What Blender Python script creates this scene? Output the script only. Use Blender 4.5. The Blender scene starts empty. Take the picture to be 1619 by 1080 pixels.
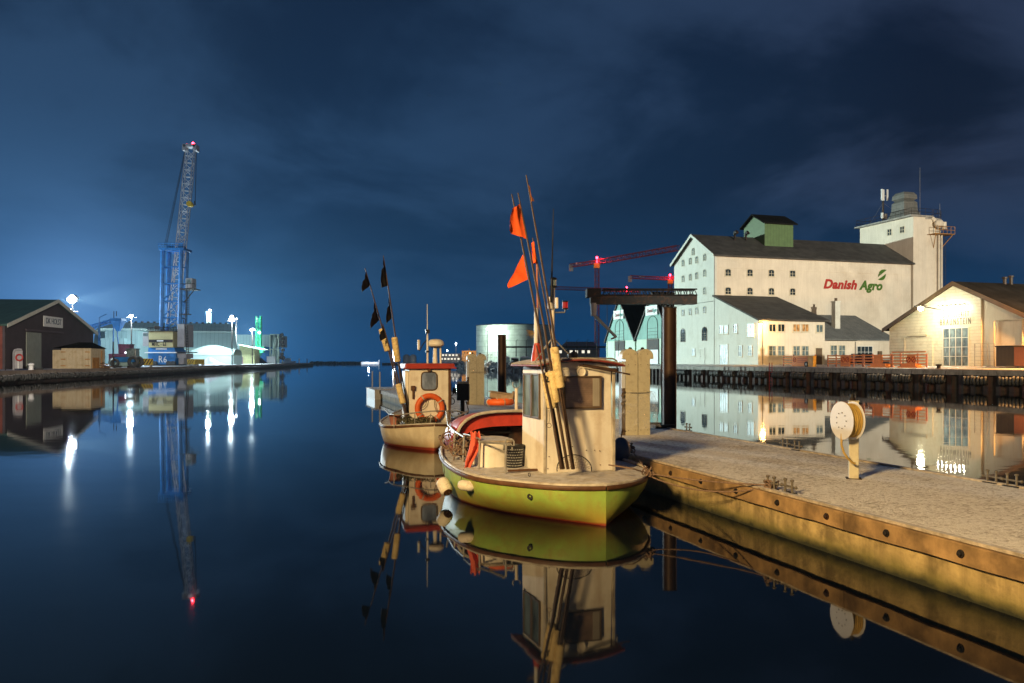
import bpy, bmesh, math, random
from mathutils import Vector, Matrix, noise
random.seed(7)
R = math.radians
SC = bpy.context.scene
COL = SC.collection
# ------------------------------------------------------------------ camera
F, CX, HY, HW = 1259.0, 809.5, 571.0, 2.4
cam_d = bpy.data.cameras.new("camera"); cam = bpy.data.objects.new("camera", cam_d); COL.objects.link(cam)
cam_d.sensor_width = 36; cam_d.lens = 36 * F / 1619; cam_d.shift_y = 31 / 1619.0
cam_d.clip_start = .1; cam_d.clip_end = 6000
cam.location = (0, 0, HW); cam.rotation_euler = (R(90), 0, 0)
SC.camera = cam
SC.view_settings.view_transform = 'Standard'; SC.view_settings.look = 'None'
SC.view_settings.exposure = 0; SC.view_settings.gamma = 1
SC.render.resolution_x = 1619; SC.render.resolution_y = 1080
SC.cycles.max_bounces = 5; SC.cycles.diffuse_bounces = 2; SC.cycles.glossy_bounces = 4
SC.cycles.transmission_bounces = 4; SC.cycles.transparent_max_bounces = 8
SC.cycles.sample_clamp_indirect = 4; SC.cycles.caustics_reflective = False; SC.cycles.caustics_refractive = False
SC.cycles.volume_bounces = 0
SC.cycles.use_denoising = True
# ------------------------------------------------------------------ world: night sky with cloud deck lit by the town
W = bpy.data.worlds.new("World"); SC.world = W; W.use_nodes = True
nt = W.node_tree; nt.nodes.clear()
def N(t, **k):
    n = nt.nodes.new(t)
    for a, b in k.items(): setattr(n, a, b)
    return n
def L(a, b): nt.links.new(a, b)
def math_(op, a, b=None, c=None, clamp=False):
    n = N('ShaderNodeMath', operation=op); n.use_clamp = clamp
    for i, v in enumerate((a, b, c)):
        if v is None: continue
        if isinstance(v, (int, float)): n.inputs[i].default_value = v
        else: L(v, n.inputs[i])
    return n.outputs[0]
def mixc(f, a, b, bt='MIX'):
    n = N('ShaderNodeMix', data_type='RGBA', blend_type=bt)
    for s, v in ((0, f), (6, a), (7, b)):
        if isinstance(v, (int, float)): n.inputs[s].default_value = v
        elif isinstance(v, tuple): n.inputs[s].default_value = v + (1,)
        else: L(v, n.inputs[s])
    return n.outputs[2]
def ramp(f, stops, interp='LINEAR'):
    n = N('ShaderNodeValToRGB'); n.color_ramp.interpolation = interp
    e = n.color_ramp.elements
    while len(e) < len(stops): e.new(.5)
    for x, (p, c) in zip(e, stops):
        x.position = p; x.color = (c if isinstance(c, tuple) else (c, c, c)) + (1,)
    L(f, n.inputs[0]); return n.outputs[0]
def build_world():
    tc = N('ShaderNodeTexCoord'); sp = N('ShaderNodeSeparateXYZ'); L(tc.outputs['Generated'], sp.inputs[0])
    x, y, z = sp.outputs
    az = math_('MAXIMUM', z, 0.0)
    base = ramp(az, [(0, (.003, .047, .145)), (.06, (.004, .045, .128)), (.16, (.008, .048, .124)), (.30, (.012, .042, .104)), (.45, (.010, .024, .058)), (.8, (.005, .010, .022))])
    den = math_('ADD', az, .16)
    cv = N('ShaderNodeCombineXYZ'); L(math_('DIVIDE', x, den), cv.inputs[0]); L(math_('DIVIDE', y, den), cv.inputs[1])
    n1 = N('ShaderNodeTexNoise'); n1.inputs['Scale'].default_value = 1.15; n1.inputs['Detail'].default_value = 7; n1.inputs['Roughness'].default_value = .56
    n1.inputs['Distortion'].default_value = .35
    mp = N('ShaderNodeMapping'); mp.inputs['Location'].default_value = (3.1, 1.7, 0); mp.inputs['Rotation'].default_value = (0, 0, R(-35)); mp.inputs['Scale'].default_value = (1.0, .8, 1)
    L(cv.outputs[0], mp.inputs[0]); L(mp.outputs[0], n1.inputs[0])
    cl = ramp(n1.outputs[0], [(.38, 0.0), (.62, 1.0)], 'EASE')
    # cloud cover: greyer and more violet than the blue air behind, fading towards the horizon
    w = math_('MULTIPLY', ramp(az, [(.03, 0.0), (.20, 1.0)]), .95)
    right = ramp(math_('MULTIPLY_ADD', x, .5, .5), [(.42, .25), (.72, 1.0)])
    cc = mixc(cl, (.0042, .0105, .028), (.023, .038, .081))
    c = mixc(math_('MULTIPLY', w, right), base, cc)
    c2 = mixc(math_('MULTIPLY', w, .85), c, mixc(cl, (.0055, .019, .050), (.022, .061, .134)))
    c = mixc(math_('SUBTRACT', 1.0, right), c, c2)
    # glow of the floodlit terminal on the low cloud, then lamp halos painted in
    dn = N('ShaderNodeVectorMath', operation='DOT_PRODUCT'); dn.inputs[1].default_value = Vector((-.55, .86, .06)).normalized()
    L(tc.outputs['Generated'], dn.inputs[0])
    g = math_('POWER', math_('MAXIMUM', dn.outputs['Value'], 0), 22)
    c = mixc(math_('MULTIPLY', g, ramp(az, [(.0, 1.0), (.12, .75), (.28, .22), (.5, 0.0)])), c, (.028, .085, .185), 'ADD')
    dn2 = N('ShaderNodeVectorMath', operation='DOT_PRODUCT'); dn2.inputs[1].default_value = Vector((-.55, 1, .065)).normalized()  # tight halo of the brightest floodlights, painted into the sky colour
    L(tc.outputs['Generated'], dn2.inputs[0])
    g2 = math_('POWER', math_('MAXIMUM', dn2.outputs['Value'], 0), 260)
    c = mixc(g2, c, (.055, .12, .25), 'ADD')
    dn3 = N('ShaderNodeVectorMath', operation='DOT_PRODUCT'); dn3.inputs[1].default_value = Vector((-.34, 1, .03)).normalized()  # second, fainter lamp halo painted into the sky farther right
    L(tc.outputs['Generated'], dn3.inputs[0])
    c = mixc(math_('POWER', math_('MAXIMUM', dn3.outputs['Value'], 0), 320), c, (.012, .055, .12), 'ADD')
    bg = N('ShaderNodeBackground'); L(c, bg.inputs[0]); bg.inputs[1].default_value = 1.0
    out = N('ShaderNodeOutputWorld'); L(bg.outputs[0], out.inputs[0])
build_world()
# ------------------------------------------------------------------ frames
TH = R(17)                                    # the harbour's own axes: s runs away along the quays, t to the right
ST, CT = math.sin(TH), math.cos(TH)
def H(t, s, z=0): return Vector((CT * t - ST * s, ST * t + CT * s, z))
def Yd(t, s): return ST * t + CT * s
def px_s(x, t):
    r = (x - CX) / F; return (CT * t - r * ST * t) / (r * CT + ST)
def px_t(x, s):
    r = (x - CX) / F; return (r * CT * s + ST * s) / (CT - r * ST)
def hz(y, Y): return HW + (HY - y) / F * Y
def P(x, y, Y): return Vector(((x - CX) / F * Y, Y, hz(y, Y)))
# ------------------------------------------------------------------ things, parts, labels
OFS = {}
def tag(o, label=None, cat=None, group=None, kind=None):
    if label: o['label'] = label
    if cat: o['category'] = cat
    if group: o['group'] = group
    if kind: o['kind'] = kind
    return o
def thing(name, label, cat, loc=(0, 0, 0), rot=0.0, group=None, ofs=(0, 0, 0)):
    o = bpy.data.objects.new(name, None); COL.objects.link(o)
    o.location = loc; o.rotation_euler = (0, 0, rot); o.empty_display_size = .3
    OFS[o.name] = Vector(ofs)
    return tag(o, label, cat, group)
def hthing(name, label, cat, t, s, z=0, group=None):
    return thing(name, label, cat, H(t, s, z), TH, group, (t, s, z))
def copy_tree(o, parent=None):
    c = o.copy(); COL.objects.link(c)
    if parent: c.parent = parent
    OFS[c.name] = OFS.get(o.name, Vector((0, 0, 0)))
    for ch in list(o.children): copy_tree(ch, c)
    return c
class MB:
    def __init__(s): s.V = []; s.Fc = []; s.M = None
    def add(s, vs, fs):
        b = len(s.V)
        s.V += [(s.M @ Vector(v)) if s.M else Vector(v) for v in vs]
        s.Fc += [tuple(i + b for i in f) for f in fs]; return s
    def bx(s, x0, x1, y0, y1, z0, z1):
        return s.add([(x0,y0,z0),(x1,y0,z0),(x1,y1,z0),(x0,y1,z0),(x0,y0,z1),(x1,y0,z1),(x1,y1,z1),(x0,y1,z1)],
              [(0,3,2,1),(4,5,6,7),(0,1,5,4),(1,2,6,5),(2,3,7,6),(3,0,4,7)])
    def box(s, c, d, rz=0.0, rx=0.0, ry=0.0):
        m = Matrix.Translation(Vector(c)) @ Matrix.Rotation(rz, 4, 'Z') @ Matrix.Rotation(rx, 4, 'X') @ Matrix.Rotation(ry, 4, 'Y')
        vs = [m @ Vector((a*d[0]/2, b*d[1]/2, e*d[2]/2)) for e in (-1,1) for a,b in ((-1,-1),(1,-1),(1,1),(-1,1))]
        return s.add(vs, [(0,3,2,1),(4,5,6,7),(0,1,5,4),(1,2,6,5),(2,3,7,6),(3,0,4,7)])
    def rod(s, a, b, r, n=6):                  # cheap straight bar
        return s.tube(a, b, r, r, n)
    def tube(s, a, b, r0, r1=None, n=10, cap=True):
        a, b = Vector(a), Vector(b); r1 = r0 if r1 is None else r1
        d = b - a
        if d.length < 1e-6: return s
        q = d.to_track_quat('Z', 'Y').to_matrix()
        vs = []
        for p, r in ((a, r0), (b, r1)):
            for k in range(n):
                t = 2*math.pi*k/n; vs.append(p + q @ Vector((r*math.cos(t), r*math.sin(t), 0)))
        fs = [(k, (k+1)%n, n+(k+1)%n, n+k) for k in range(n)]
        if cap: fs += [tuple(range(n-1,-1,-1)), tuple(range(n, 2*n))]
        return s.add(vs, fs)
    def path(s, pts, r, n=7, close=False, flat=1.0):
        pts = [Vector(p) for p in pts]; m = len(pts); vs = []; prev = None
        for i, p in enumerate(pts):
            a = pts[(i-1) % m] if (close or i > 0) else p
            b = pts[(i+1) % m] if (close or i < m-1) else p
            d = (b - a).normalized() if (b-a).length > 1e-9 else Vector((0,0,1))
            up = Vector((0,0,1)) if abs(d.z) < .95 else Vector((0,1,0))
            if prev is not None: up = prev
            u = (up - d * up.dot(d))
            if u.length < 1e-5: u = d.orthogonal()
            u.normalize(); v = d.cross(u); prev = u
            rr = r[i] if isinstance(r, (list, tuple)) else r
            for k in range(n):
                t = 2*math.pi*k/n; vs.append(p + u*(rr*flat*math.cos(t)) + v*(rr*math.sin(t)))
        fs = []
        for i in range(m if close else m-1):
            j = (i+1) % m
            fs += [(i*n+k, i*n+(k+1)%n, j*n+(k+1)%n, j*n+k) for k in range(n)]
        if not close: fs += [tuple(range(n-1,-1,-1)), tuple(range((m-1)*n, m*n))]
        return s.add(vs, fs)
    def lathe(s, prof, c=(0,0,0), n=20, axis=None, a0=0.0, a1=None):
        q = Vector(axis).to_track_quat('Z', 'Y').to_matrix() if axis is not None else Matrix.Identity(3)
        c = Vector(c); vs = []; full = a1 is None; a1 = a0 + 2*math.pi if full else a1
        m = n if full else n+1
        for r, z in prof:
            for k in range(m):
                t = a0 + (a1-a0)*k/n; vs.append(c + q @ Vector((r*math.cos(t), r*math.sin(t), z)))
        fs = []
        for i in range(len(prof)-1):
            for k in range(n):
                k2 = (k+1) % m; fs.append((i*m+k, i*m+k2, (i+1)*m+k2, (i+1)*m+k))
        if full:
            if prof[0][0] > 1e-6: fs.append(tuple(range(m-1,-1,-1)))
            if prof[-1][0] > 1e-6: fs.append(tuple(range((len(prof)-1)*m, len(prof)*m)))
        return s.add(vs, fs)
    def torus(s, c, Rr, r, axis=(0,0,1), n=24, k=8, flat=1.0):
        q = Vector(axis).to_track_quat('Z', 'Y').to_matrix(); c = Vector(c); vs = []
        for i in range(n):
            a = 2*math.pi*i/n
            for j in range(k):
                b = 2*math.pi*j/k; rr = Rr + r*math.cos(b)
                vs.append(c + q @ Vector((rr*math.cos(a), rr*math.sin(a), r*flat*math.sin(b))))
        return s.add(vs, [(i*k+j, ((i+1)%n)*k+j, ((i+1)%n)*k+(j+1)%k, i*k+(j+1)%k) for i in range(n) for j in range(k)])
    def ball(s, c, r, n=14, m=8, rz=None):
        r = r if isinstance(r, tuple) else (r, r, r); c = Vector(c); vs = []; fs = []
        for i in range(1, m):
            a = math.pi*i/m
            for k in range(n):
                b = 2*math.pi*k/n; vs.append(c + Vector((r[0]*math.sin(a)*math.cos(b), r[1]*math.sin(a)*math.sin(b), r[2]*math.cos(a))))
        vs += [c + Vector((0,0,r[2])), c - Vector((0,0,r[2]))]; t = len(vs)-2
        for i in range(m-2):
            fs += [(i*n+k, (i+1)*n+k, (i+1)*n+(k+1)%n, i*n+(k+1)%n) for k in range(n)]
        fs += [(t, k, (k+1)%n) for k in range(n)] + [(t+1, (m-2)*n+(k+1)%n, (m-2)*n+k) for k in range(n)]
        return s.add(vs, fs)
    def prism(s, poly, d0, d1, ax='y'):
        # poly of (a, z); extruded along y (a = x), along x (a = y) or along z (poly = (x, y))
        def v(p, d):
            return (p[0], d, p[1]) if ax == 'y' else (d, p[0], p[1]) if ax == 'x' else (p[0], p[1], d)
        n = len(poly)
        return s.add([v(p, d0) for p in poly] + [v(p, d1) for p in poly],
              [tuple(range(n-1,-1,-1)), tuple(range(n, 2*n))] + [(k, (k+1)%n, n+(k+1)%n, n+k) for k in range(n)])
    def poly(s, pts): return s.add(pts, [tuple(range(len(pts)))])
    def grid(s, f, nu, nv):
        vs = [f(i/nu, j/nv) for i in range(nu+1) for j in range(nv+1)]
        return s.add(vs, [(i*(nv+1)+j, (i+1)*(nv+1)+j, (i+1)*(nv+1)+j+1, i*(nv+1)+j+1) for i in range(nu) for j in range(nv)])
    def truss(s, a, b, w, h, seg, r, up=(0,0,1), sides=True):
        # square lattice beam from a to b, w wide and h high
        a, b = Vector(a), Vector(b); d = (b-a).normalized(); up = Vector(up)
        side = d.cross(up).normalized(); u = side.cross(d).normalized()
        cs = [side*(x*w/2) + u*(z*h/2) for x, z in ((-1,-1),(1,-1),(1,1),(-1,1))]
        for c in cs: s.tube(a+c, b+c, r, n=4, cap=False)
        for i in range(seg):
            p, q = a.lerp(b, i/seg), a.lerp(b, (i+1)/seg)
            for k in range(4):
                c0, c1 = cs[k], cs[(k+1) % 4]
                if i % 2: c0, c1 = c1, c0
                s.tube(p+c0, q+c1, r*.6, n=4, cap=False); s.tube(p+c0, p+c1, r*.6, n=4, cap=False)
        return s
    def build(s, name, mat, parent=None, smooth=False, bevel=0, loc=None, label=None, angle=40):
        me = bpy.data.meshes.new(name)
        of = Vector((0, 0, 0)); p = parent
        if parent is not None: of = OFS.get(parent.name, Vector((0,0,0)))
        if loc is not None and parent is None: of = Vector(loc)
        me.from_pydata([v - of for v in s.V], [], s.Fc)
        bm = bmesh.new(); bm.from_mesh(me); bmesh.ops.recalc_face_normals(bm, faces=bm.faces); 
        if smooth:
            for f in bm.faces: f.smooth = True
            for e in bm.edges:
                if len(e.link_faces) == 2 and e.calc_face_angle(0) > R(angle): e.smooth = False
        bm.to_mesh(me); bm.free()
        if mat is not None: me.materials.append(mat)
        o = bpy.data.objects.new(name, me); COL.objects.link(o)
        if loc is not None and parent is None: o.location = loc
        if parent is not None: o.parent = parent; OFS[o.name] = of
        if bevel:
            b = o.modifiers.new('bevel', 'BEVEL'); b.width = bevel; b.segments = 2; b.limit_method = 'ANGLE'; b.angle_limit = R(40)
        if label: o['label'] = label
        return o
_txt = {}
def text_mb(mb, body, size, to, extrude=.02, offset=0.0, shear=0.0, spacing=1.0, width=None):
    """lettering laid in the local x/z plane and placed by the matrix `to`"""
    cu = bpy.data.curves.new('lettering', 'FONT'); cu.body = body; cu.size = size; cu.extrude = extrude
    cu.offset = offset; cu.shear = shear; cu.space_character = spacing; cu.resolution_u = 3; cu.align_x = 'CENTER'
    ob = bpy.data.objects.new('lettering', cu); COL.objects.link(ob)
    dg = bpy.context.evaluated_depsgraph_get(); dg.update()
    me = ob.evaluated_get(dg).to_mesh()
    vs = [Vector(v.co) for v in me.vertices]; fs = [tuple(p.vertices) for p in me.polygons]
    k = 1.0
    if width and vs:
        xs = [v.x for v in vs]; k = width / (max(xs)-min(xs))
    ob.evaluated_get(dg).to_mesh_clear(); bpy.data.objects.remove(ob); bpy.data.curves.remove(cu)
    mb.add([to @ Vector((v.x*k, -v.z, v.y)) for v in vs], fs)
# ------------------------------------------------------------------ materials
def NM(name):
    global nt
    m = bpy.data.materials.new(name); m.use_nodes = True; nt = m.node_tree; nt.nodes.clear()
    out = N('ShaderNodeOutputMaterial'); b = N('ShaderNodeBsdfPrincipled'); L(b.outputs[0], out.inputs[0])
    return m, b, out
def noisef(vec, scale, detail=3, rough=.55, dist=0):
    n = N('ShaderNodeTexNoise'); n.inputs['Scale'].default_value = scale; n.inputs['Detail'].default_value = detail
    n.inputs['Roughness'].default_value = rough; n.inputs['Distortion'].default_value = dist; L(vec, n.inputs[0]); return n.outputs[0]
def mapv(vec, sc): 
    n = N('ShaderNodeMapping'); n.inputs['Scale'].default_value = sc; L(vec, n.inputs[0]); return n.outputs[0]
def rc(c, k): return tuple(min(.95, x*k) for x in c)
def M(name, col, rough=.7, metal=0.0, var=.18, scale=1.5, bump=.15, bscale=25, dist=.01, streak=0.0, dirt=None, dirt_amt=.5, dirt_scale=2.0,
      lines=None, spec=.4, snow=0.0, lo=None, lo_z=None, lo2=None, lo2_z=None):
    m, b, out = NM(name)
    tc = N('ShaderNodeTexCoord'); v = tc.outputs['Object']
    f = noisef(v, scale, 4)
    c = mixc(ramp(f, [(.3, 0.0), (.7, 1.0)]), rc(col, 1-var), rc(col, 1+var))
    if streak:
        fs = noisef(mapv(v, (3.2, 3.2, .22)), 1.3, 5, .6)
        c = mixc(math_('MULTIPLY', ramp(fs, [(.45, 0.0), (.72, 1.0)]), streak), c, dirt or rc(col, .45))
    if dirt and dirt_amt:
        fd = noisef(v, dirt_scale, 6, .65)
        c = mixc(math_('MULTIPLY', ramp(fd, [(.5, 0.0), (.66, 1.0)]), dirt_amt), c, dirt)
    h = noisef(v, bscale, 4, .6)
    if lines:                                   # (axis, period, depth): boards, seams, courses
        ax, per, dep = lines
        sp = N('ShaderNodeSeparateXYZ'); L(v, sp.inputs[0])
        t = math_('FRACT', math_('DIVIDE', sp.outputs['xyz'.index(ax)], per))
        g = ramp(math_('ABSOLUTE', math_('SUBTRACT', t, .5)), [(0, 1.0), (.42, 1.0), (.5, 0.0)])
        c = mixc(math_('MULTIPLY', math_('SUBTRACT', 1.0, g), .55), c, rc(col, .3))
        h = math_('ADD', math_('MULTIPLY', h, .3), math_('MULTIPLY', g, dep))
    if lo2 is not None:
        sp3 = N('ShaderNodeSeparateXYZ'); L(v, sp3.inputs[0])
        zz = math_('ADD', sp3.outputs[2], math_('MULTIPLY', math_('SUBTRACT', noisef(mapv(v,(1.2,1.2,.5)), 2.2, 4), .5), lo2_z[2]))
        mr = N('ShaderNodeMapRange'); mr.inputs[1].default_value = lo2_z[0]; mr.inputs[2].default_value = lo2_z[1]
        mr.inputs[3].default_value = lo2_z[3]; mr.inputs[4].default_value = 0; L(zz, mr.inputs[0])
        c = mixc(mr.outputs[0], c, lo2)
    if lo is not None:
        sp2 = N('ShaderNodeSeparateXYZ'); L(v, sp2.inputs[0])
        zz = math_('ADD', sp2.outputs[2], math_('MULTIPLY', math_('SUBTRACT', noisef(v, 4, 4), .5), lo_z[2]))
        mr = N('ShaderNodeMapRange'); mr.inputs[1].default_value = lo_z[0]; mr.inputs[2].default_value = lo_z[1]
        mr.inputs[3].default_value = 1; mr.inputs[4].default_value = 0; L(zz, mr.inputs[0])
        c = mixc(mr.outputs[0], c, lo)
    if snow:
        ge = N('ShaderNodeNewGeometry'); sn = N('ShaderNodeSeparateXYZ'); L(ge.outputs['Normal'], sn.inputs[0])
        sf = math_('MULTIPLY', ramp(sn.outputs[2], [(.55, 0.0), (.8, 1.0)]), ramp(noisef(v, 7, 5, .7), [(.5-.25*snow, 0.0), (.62, 1.0)]))
        c = mixc(math_('MULTIPLY', sf, snow), c, (.62, .62, .64))
    L(c, b.inputs['Base Color'])
    b.inputs['Roughness'].default_value = rough; b.inputs['Metallic'].default_value = metal
    b.inputs['Specular IOR Level'].default_value = spec
    if rough < .6:
        L(math_('MULTIPLY_ADD', noisef(v, 6, 4), .3, rough-.12, clamp=True), b.inputs['Roughness'])
    if bump:
        bp = N('ShaderNodeBump'); bp.inputs['Strength'].default_value = bump; bp.inputs['Distance'].default_value = dist
        L(h, bp.inputs['Height']); L(bp.outputs[0], b.inputs['Normal'])
    return m
def emis(name, col, s):
    m, b, out = NM(name); b.inputs['Base Color'].default_value = (.02, .02, .02, 1)
    b.inputs['Emission Color'].default_value = col + (1,); b.inputs['Emission Strength'].default_value = s
    m.cycles.emission_sampling = 'NONE'
    return m
def glassy(name, col=(.02,.03,.035), rough=.06, var=1.0, light=None):
    m, b, out = NM(name); tc = N('ShaderNodeTexCoord')
    f = noisef(mapv(tc.outputs['Object'], (2.3, 2.3, 1.1)), 1.2, 3)
    c = mixc(ramp(f, [(.35, 0.0), (.7, 1.0)]), rc(col, .5), rc(col, 1+var)); L(c, b.inputs['Base Color'])
    b.inputs['Roughness'].default_value = rough; b.inputs['Specular IOR Level'].default_value = .7
    if light:
        L(mixc(ramp(f, [(.4, 0.0), (.6, 1.0)]), rc(light, .35), light), b.inputs['Emission Color']); b.inputs['Emission Strength'].default_value = 1
        m.cycles.emission_sampling = 'NONE'
    return m
K = {}
K['white_boat'] = M('cream boat paint', (.78,.74,.64), .5, var=.08, streak=.42, dirt=(.40,.27,.14), dirt_amt=.35, dirt_scale=2.2, bump=.05)
K['white_paint'] = M('white paint', (.70,.71,.70), .5, var=.06, streak=.25, dirt=(.35,.3,.24), dirt_amt=.2)
K['hull_green'] = M('weathered lime hull paint', (.30,.45,.085), .42, var=.14, scale=2.5, bump=.06, bscale=9, streak=.5, dirt=(.30,.20,.05), dirt_amt=.5, dirt_scale=3.2, lo=(.22,.035,.015), lo_z=(.015,.05,.05), lo2=(.34,.19,.03), lo2_z=(.05,.36,.22,.75))
K['hull_cream'] = M('weathered cream hull paint', (.62,.55,.40), .4, var=.12, scale=2.5, bump=.05, bscale=9, streak=.35, dirt=(.36,.24,.12), dirt_amt=.25, lo=(.26,.04,.02), lo_z=(.06,.10,.04), lo2=(.42,.25,.09), lo2_z=(.08,.34,.2,.6))
K['wood_dark'] = M('varnished dark wood', (.10,.045,.02), .5, var=.35, scale=6, bump=.2)
K['rail_white'] = M('worn white rubbing strake', (.50,.46,.38), .5, var=.2, scale=7, dirt=(.12,.07,.04), dirt_amt=.6)
K['red_paint'] = M('red brown paint', (.36,.035,.02), .45, var=.25, scale=5, snow=.35)
K['red_inner'] = M('red painted inner panel', (.50,.05,.03), .5, var=.25, scale=4)
K['deck_snow'] = M('frosted boat deck', (.40,.34,.26), .85, var=.4, scale=9, bump=.8, bscale=45, dist=.02, snow=.85)
K['cleat'] = M('dull galvanised cleat', (.16,.14,.11), .6, .3, var=.3, scale=20)
K['metal'] = M('galvanised pipe', (.30,.29,.27), .5, .4, var=.2, scale=8)
K['steel_dark'] = M('dark rusty steel', (.013,.012,.012), .65, .2, var=.4, scale=5, dirt=(.13,.05,.02))
K['black'] = M('black plastic', (.014,.014,.016), .45, var=.4, scale=9)
K['rubber'] = M('tyre rubber', (.045,.048,.052), .6, var=.5, scale=7, bump=.6, bscale=20, dist=.02, snow=.55)
K['orange'] = M('orange plastic', (.72,.12,.02), .5, var=.15, scale=6, dirt=(.30,.08,.03), dirt_amt=.4, dirt_scale=6)
K['flag_red'] = M('orange red flag cloth', (.92,.12,.02), .8, var=.12, scale=14, bump=.4, bscale=60)
K['flag_black'] = M('black flag cloth', (.007,.007,.009), .9, var=.4, scale=14, bump=.4, bscale=60)
K['float'] = M('cream foam float', (.70,.55,.27), .85, var=.16, scale=9, dirt=(.16,.09,.04), dirt_amt=.55, dirt_scale=16, bump=.5, bscale=40)
K['roof_red'] = M('faded red roof edge', (.20,.030,.022), .55, var=.3, scale=6, dirt=(.4,.3,.25), dirt_amt=.35, dirt_scale=8, snow=.7)
K['fender'] = M('scuffed cream fender', (.68,.62,.50), .6, var=.16, scale=8, dirt=(.16,.09,.05), dirt_amt=.5, dirt_scale=9)
K['bamboo'] = M('dark pole', (.050,.026,.014), .6, var=.5, scale=12)
K['rope'] = M('weathered mooring rope', (.20,.13,.09), .9, var=.35, scale=40, bump=.8, bscale=130, dist=.01)
K['rope_dark'] = M('thin dark line', (.06,.035,.02), .9, var=.3, scale=30)
K['net'] = M('piled net', (.14,.13,.075), .95, var=.6, scale=18, bump=.9, bscale=60, dist=.04)
K['plastic_wrap'] = None
K['cabinet'] = M('beige power pedestal enamel', (.56,.51,.35), .42, var=.05, scale=3, dirt=(.22,.14,.07), dirt_amt=.25, dirt_scale=9, bump=.04)
K['panel_white'] = M('pale plastic panel', (.6,.62,.62), .4, var=.08)
K['concrete_pontoon'] = M('stained pontoon concrete', (.40,.30,.13), .85, var=.3, scale=2.2, bump=.6, bscale=18, dist=.02, streak=.75, dirt=(.09,.065,.028), dirt_amt=.7, dirt_scale=2.0, lo=(.020,.022,.009), lo_z=(.02,.13,.16), lo2=(.13,.12,.03), lo2_z=(.08,.24,.22,.8))
K['concrete'] = M('quay concrete', (.30,.29,.27), .85, var=.25, scale=1.2, bump=.5, bscale=9, dist=.03, streak=.4, dirt=(.12,.10,.08), snow=.55)
K['asphalt'] = M('quay surface with trodden snow', (.16,.16,.165), .85, var=.35, scale=.35, bump=.4, bscale=3, dist=.05, snow=.9)
K['timber'] = M('weathered timber waler', (.31,.195,.085), .75, var=.4, scale=4, bump=.5, bscale=12, streak=.45, dirt=(.07,.042,.02), dirt_amt=.65, dirt_scale=1.6)
K['pile'] = M('rusted brown steel pile', (.055,.028,.014), .5, .3, var=.4, scale=3, streak=.5, dirt=(.03,.016,.01))
K['sheet_pile'] = M('dark sheet piling', (.030,.030,.032), .8, var=.5, scale=1.5, streak=.5, dirt=(.10,.02,.012), dirt_amt=.35, dirt_scale=.9)
K['render_white'] = M('white rendered wall', (.66,.66,.60), .85, var=.10, scale=.35, bump=.25, bscale=7, dist=.03, streak=.22, dirt=(.42,.40,.34), dirt_amt=.5, dirt_scale=.35)
K['render_warm'] = M('cream rendered wall', (.66,.60,.50), .85, var=.12, scale=.25, bump=.25, bscale=7, dist=.03, streak=.30, dirt=(.44,.37,.28), dirt_amt=.6, dirt_scale=.13)
K['render_dist'] = M('white painted brick', (.66,.62,.50), .85, var=.06, scale=.5, bump=.3, lines=('z', .30, .5), dist=.02, streak=.12, dirt=(.45,.38,.26))
K['roof_dark'] = M('dark sheet roof', (.012,.0115,.011), .85, var=.35, scale=.6, lines=('x', 1.15, .6), dist=.05, bump=.4, spec=0)
K['roof_slate'] = M('dark slate roof', (.055,.052,.048), .8, var=.4, scale=.8, lines=('z', .35, .6), dist=.05, bump=.4)
K['roof_grey'] = M('frosted grey roof', (.11,.12,.12), .8, var=.25, scale=.8, lines=('x', .9, .6), dist=.05, bump=.4, snow=.12)
K['green_clad'] = M('green cladding', (.085,.15,.06), .6, var=.12, lines=('x', .5, .5), bump=.4, dist=.03)
K['teal_board'] = M('teal painted boards', (.20,.38,.34), .7, var=.14, scale=.6, lines=('y', .55, .6), bump=.4, dist=.03, streak=.4)
K['shed_wall'] = M('pale green shed wall', (.48,.60,.50), .75, var=.08, scale=.5)
K['barge'] = M('pale barge board', (.55,.56,.50), .6, var=.1)
K['frame_white'] = M('white window frame', (.62,.62,.58), .5, var=.08)
K['frame_dark'] = M('dark window frame', (.10,.065,.035), .55, var=.2)
K['sill'] = M('window surround', (.55,.50,.38), .7, var=.1)
K['glass'] = glassy('dark window glass')
K['glass_cool'] = glassy('grey window glass', (.11,.15,.16), .22)
K['glass_lit'] = glassy('window with a lit room behind', (.1,.12,.12), .3, light=(.34,.50,.54))
K['glass_warm'] = glassy('window with warm light behind', (.2,.12,.05), .2, light=(.40,.16,.045))
K['glass_blind'] = M('cabin window with blind', (.20,.14,.10), .18, var=.3, scale=6, lines=('z', .035, .6), bump=.15, spec=.8)
K['brick'] = M('dark red brick wall', (.22,.07,.055), .85, var=.3, scale=.6, lines=('z', .25, .5), bump=.4, dist=.02)
K['brick_blue'] = M('dark grey gable cladding', (.085,.07,.085), .8, var=.2, scale=.6, lines=('y', .6, .5), bump=.3)
K['roof_teal'] = M('green sheet roof', (.05,.12,.11), .6, var=.2, scale=.6, lines=('y', .8, .5), bump=.3)
K['shed_cream'] = M('cream steel shed', (.52,.44,.30), .6, var=.10, scale=.8, streak=.4, dirt=(.26,.16,.05), dirt_amt=.35)
K['rust_hinge'] = M('rusty hinge', (.36,.17,.04), .7, var=.3)
K['hall'] = M('pale blue green hall cladding', (.30,.44,.45), .7, var=.10, scale=.15, lines=('x', 1.3, .3), bump=.2)
K['hall_low'] = M('pale hall base wall', (.42,.55,.52), .7, var=.10, scale=.2)
K['crane_blue'] = M('blue crane steel', (.015,.15,.44), .5, var=.25, scale=1)
K['crane_white'] = M('pale grey crane steel', (.50,.49,.52), .5, var=.15, scale=1)
K['crane_grey'] = M('grey crane housing', (.30,.30,.33), .6, var=.15, scale=.6)
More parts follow.
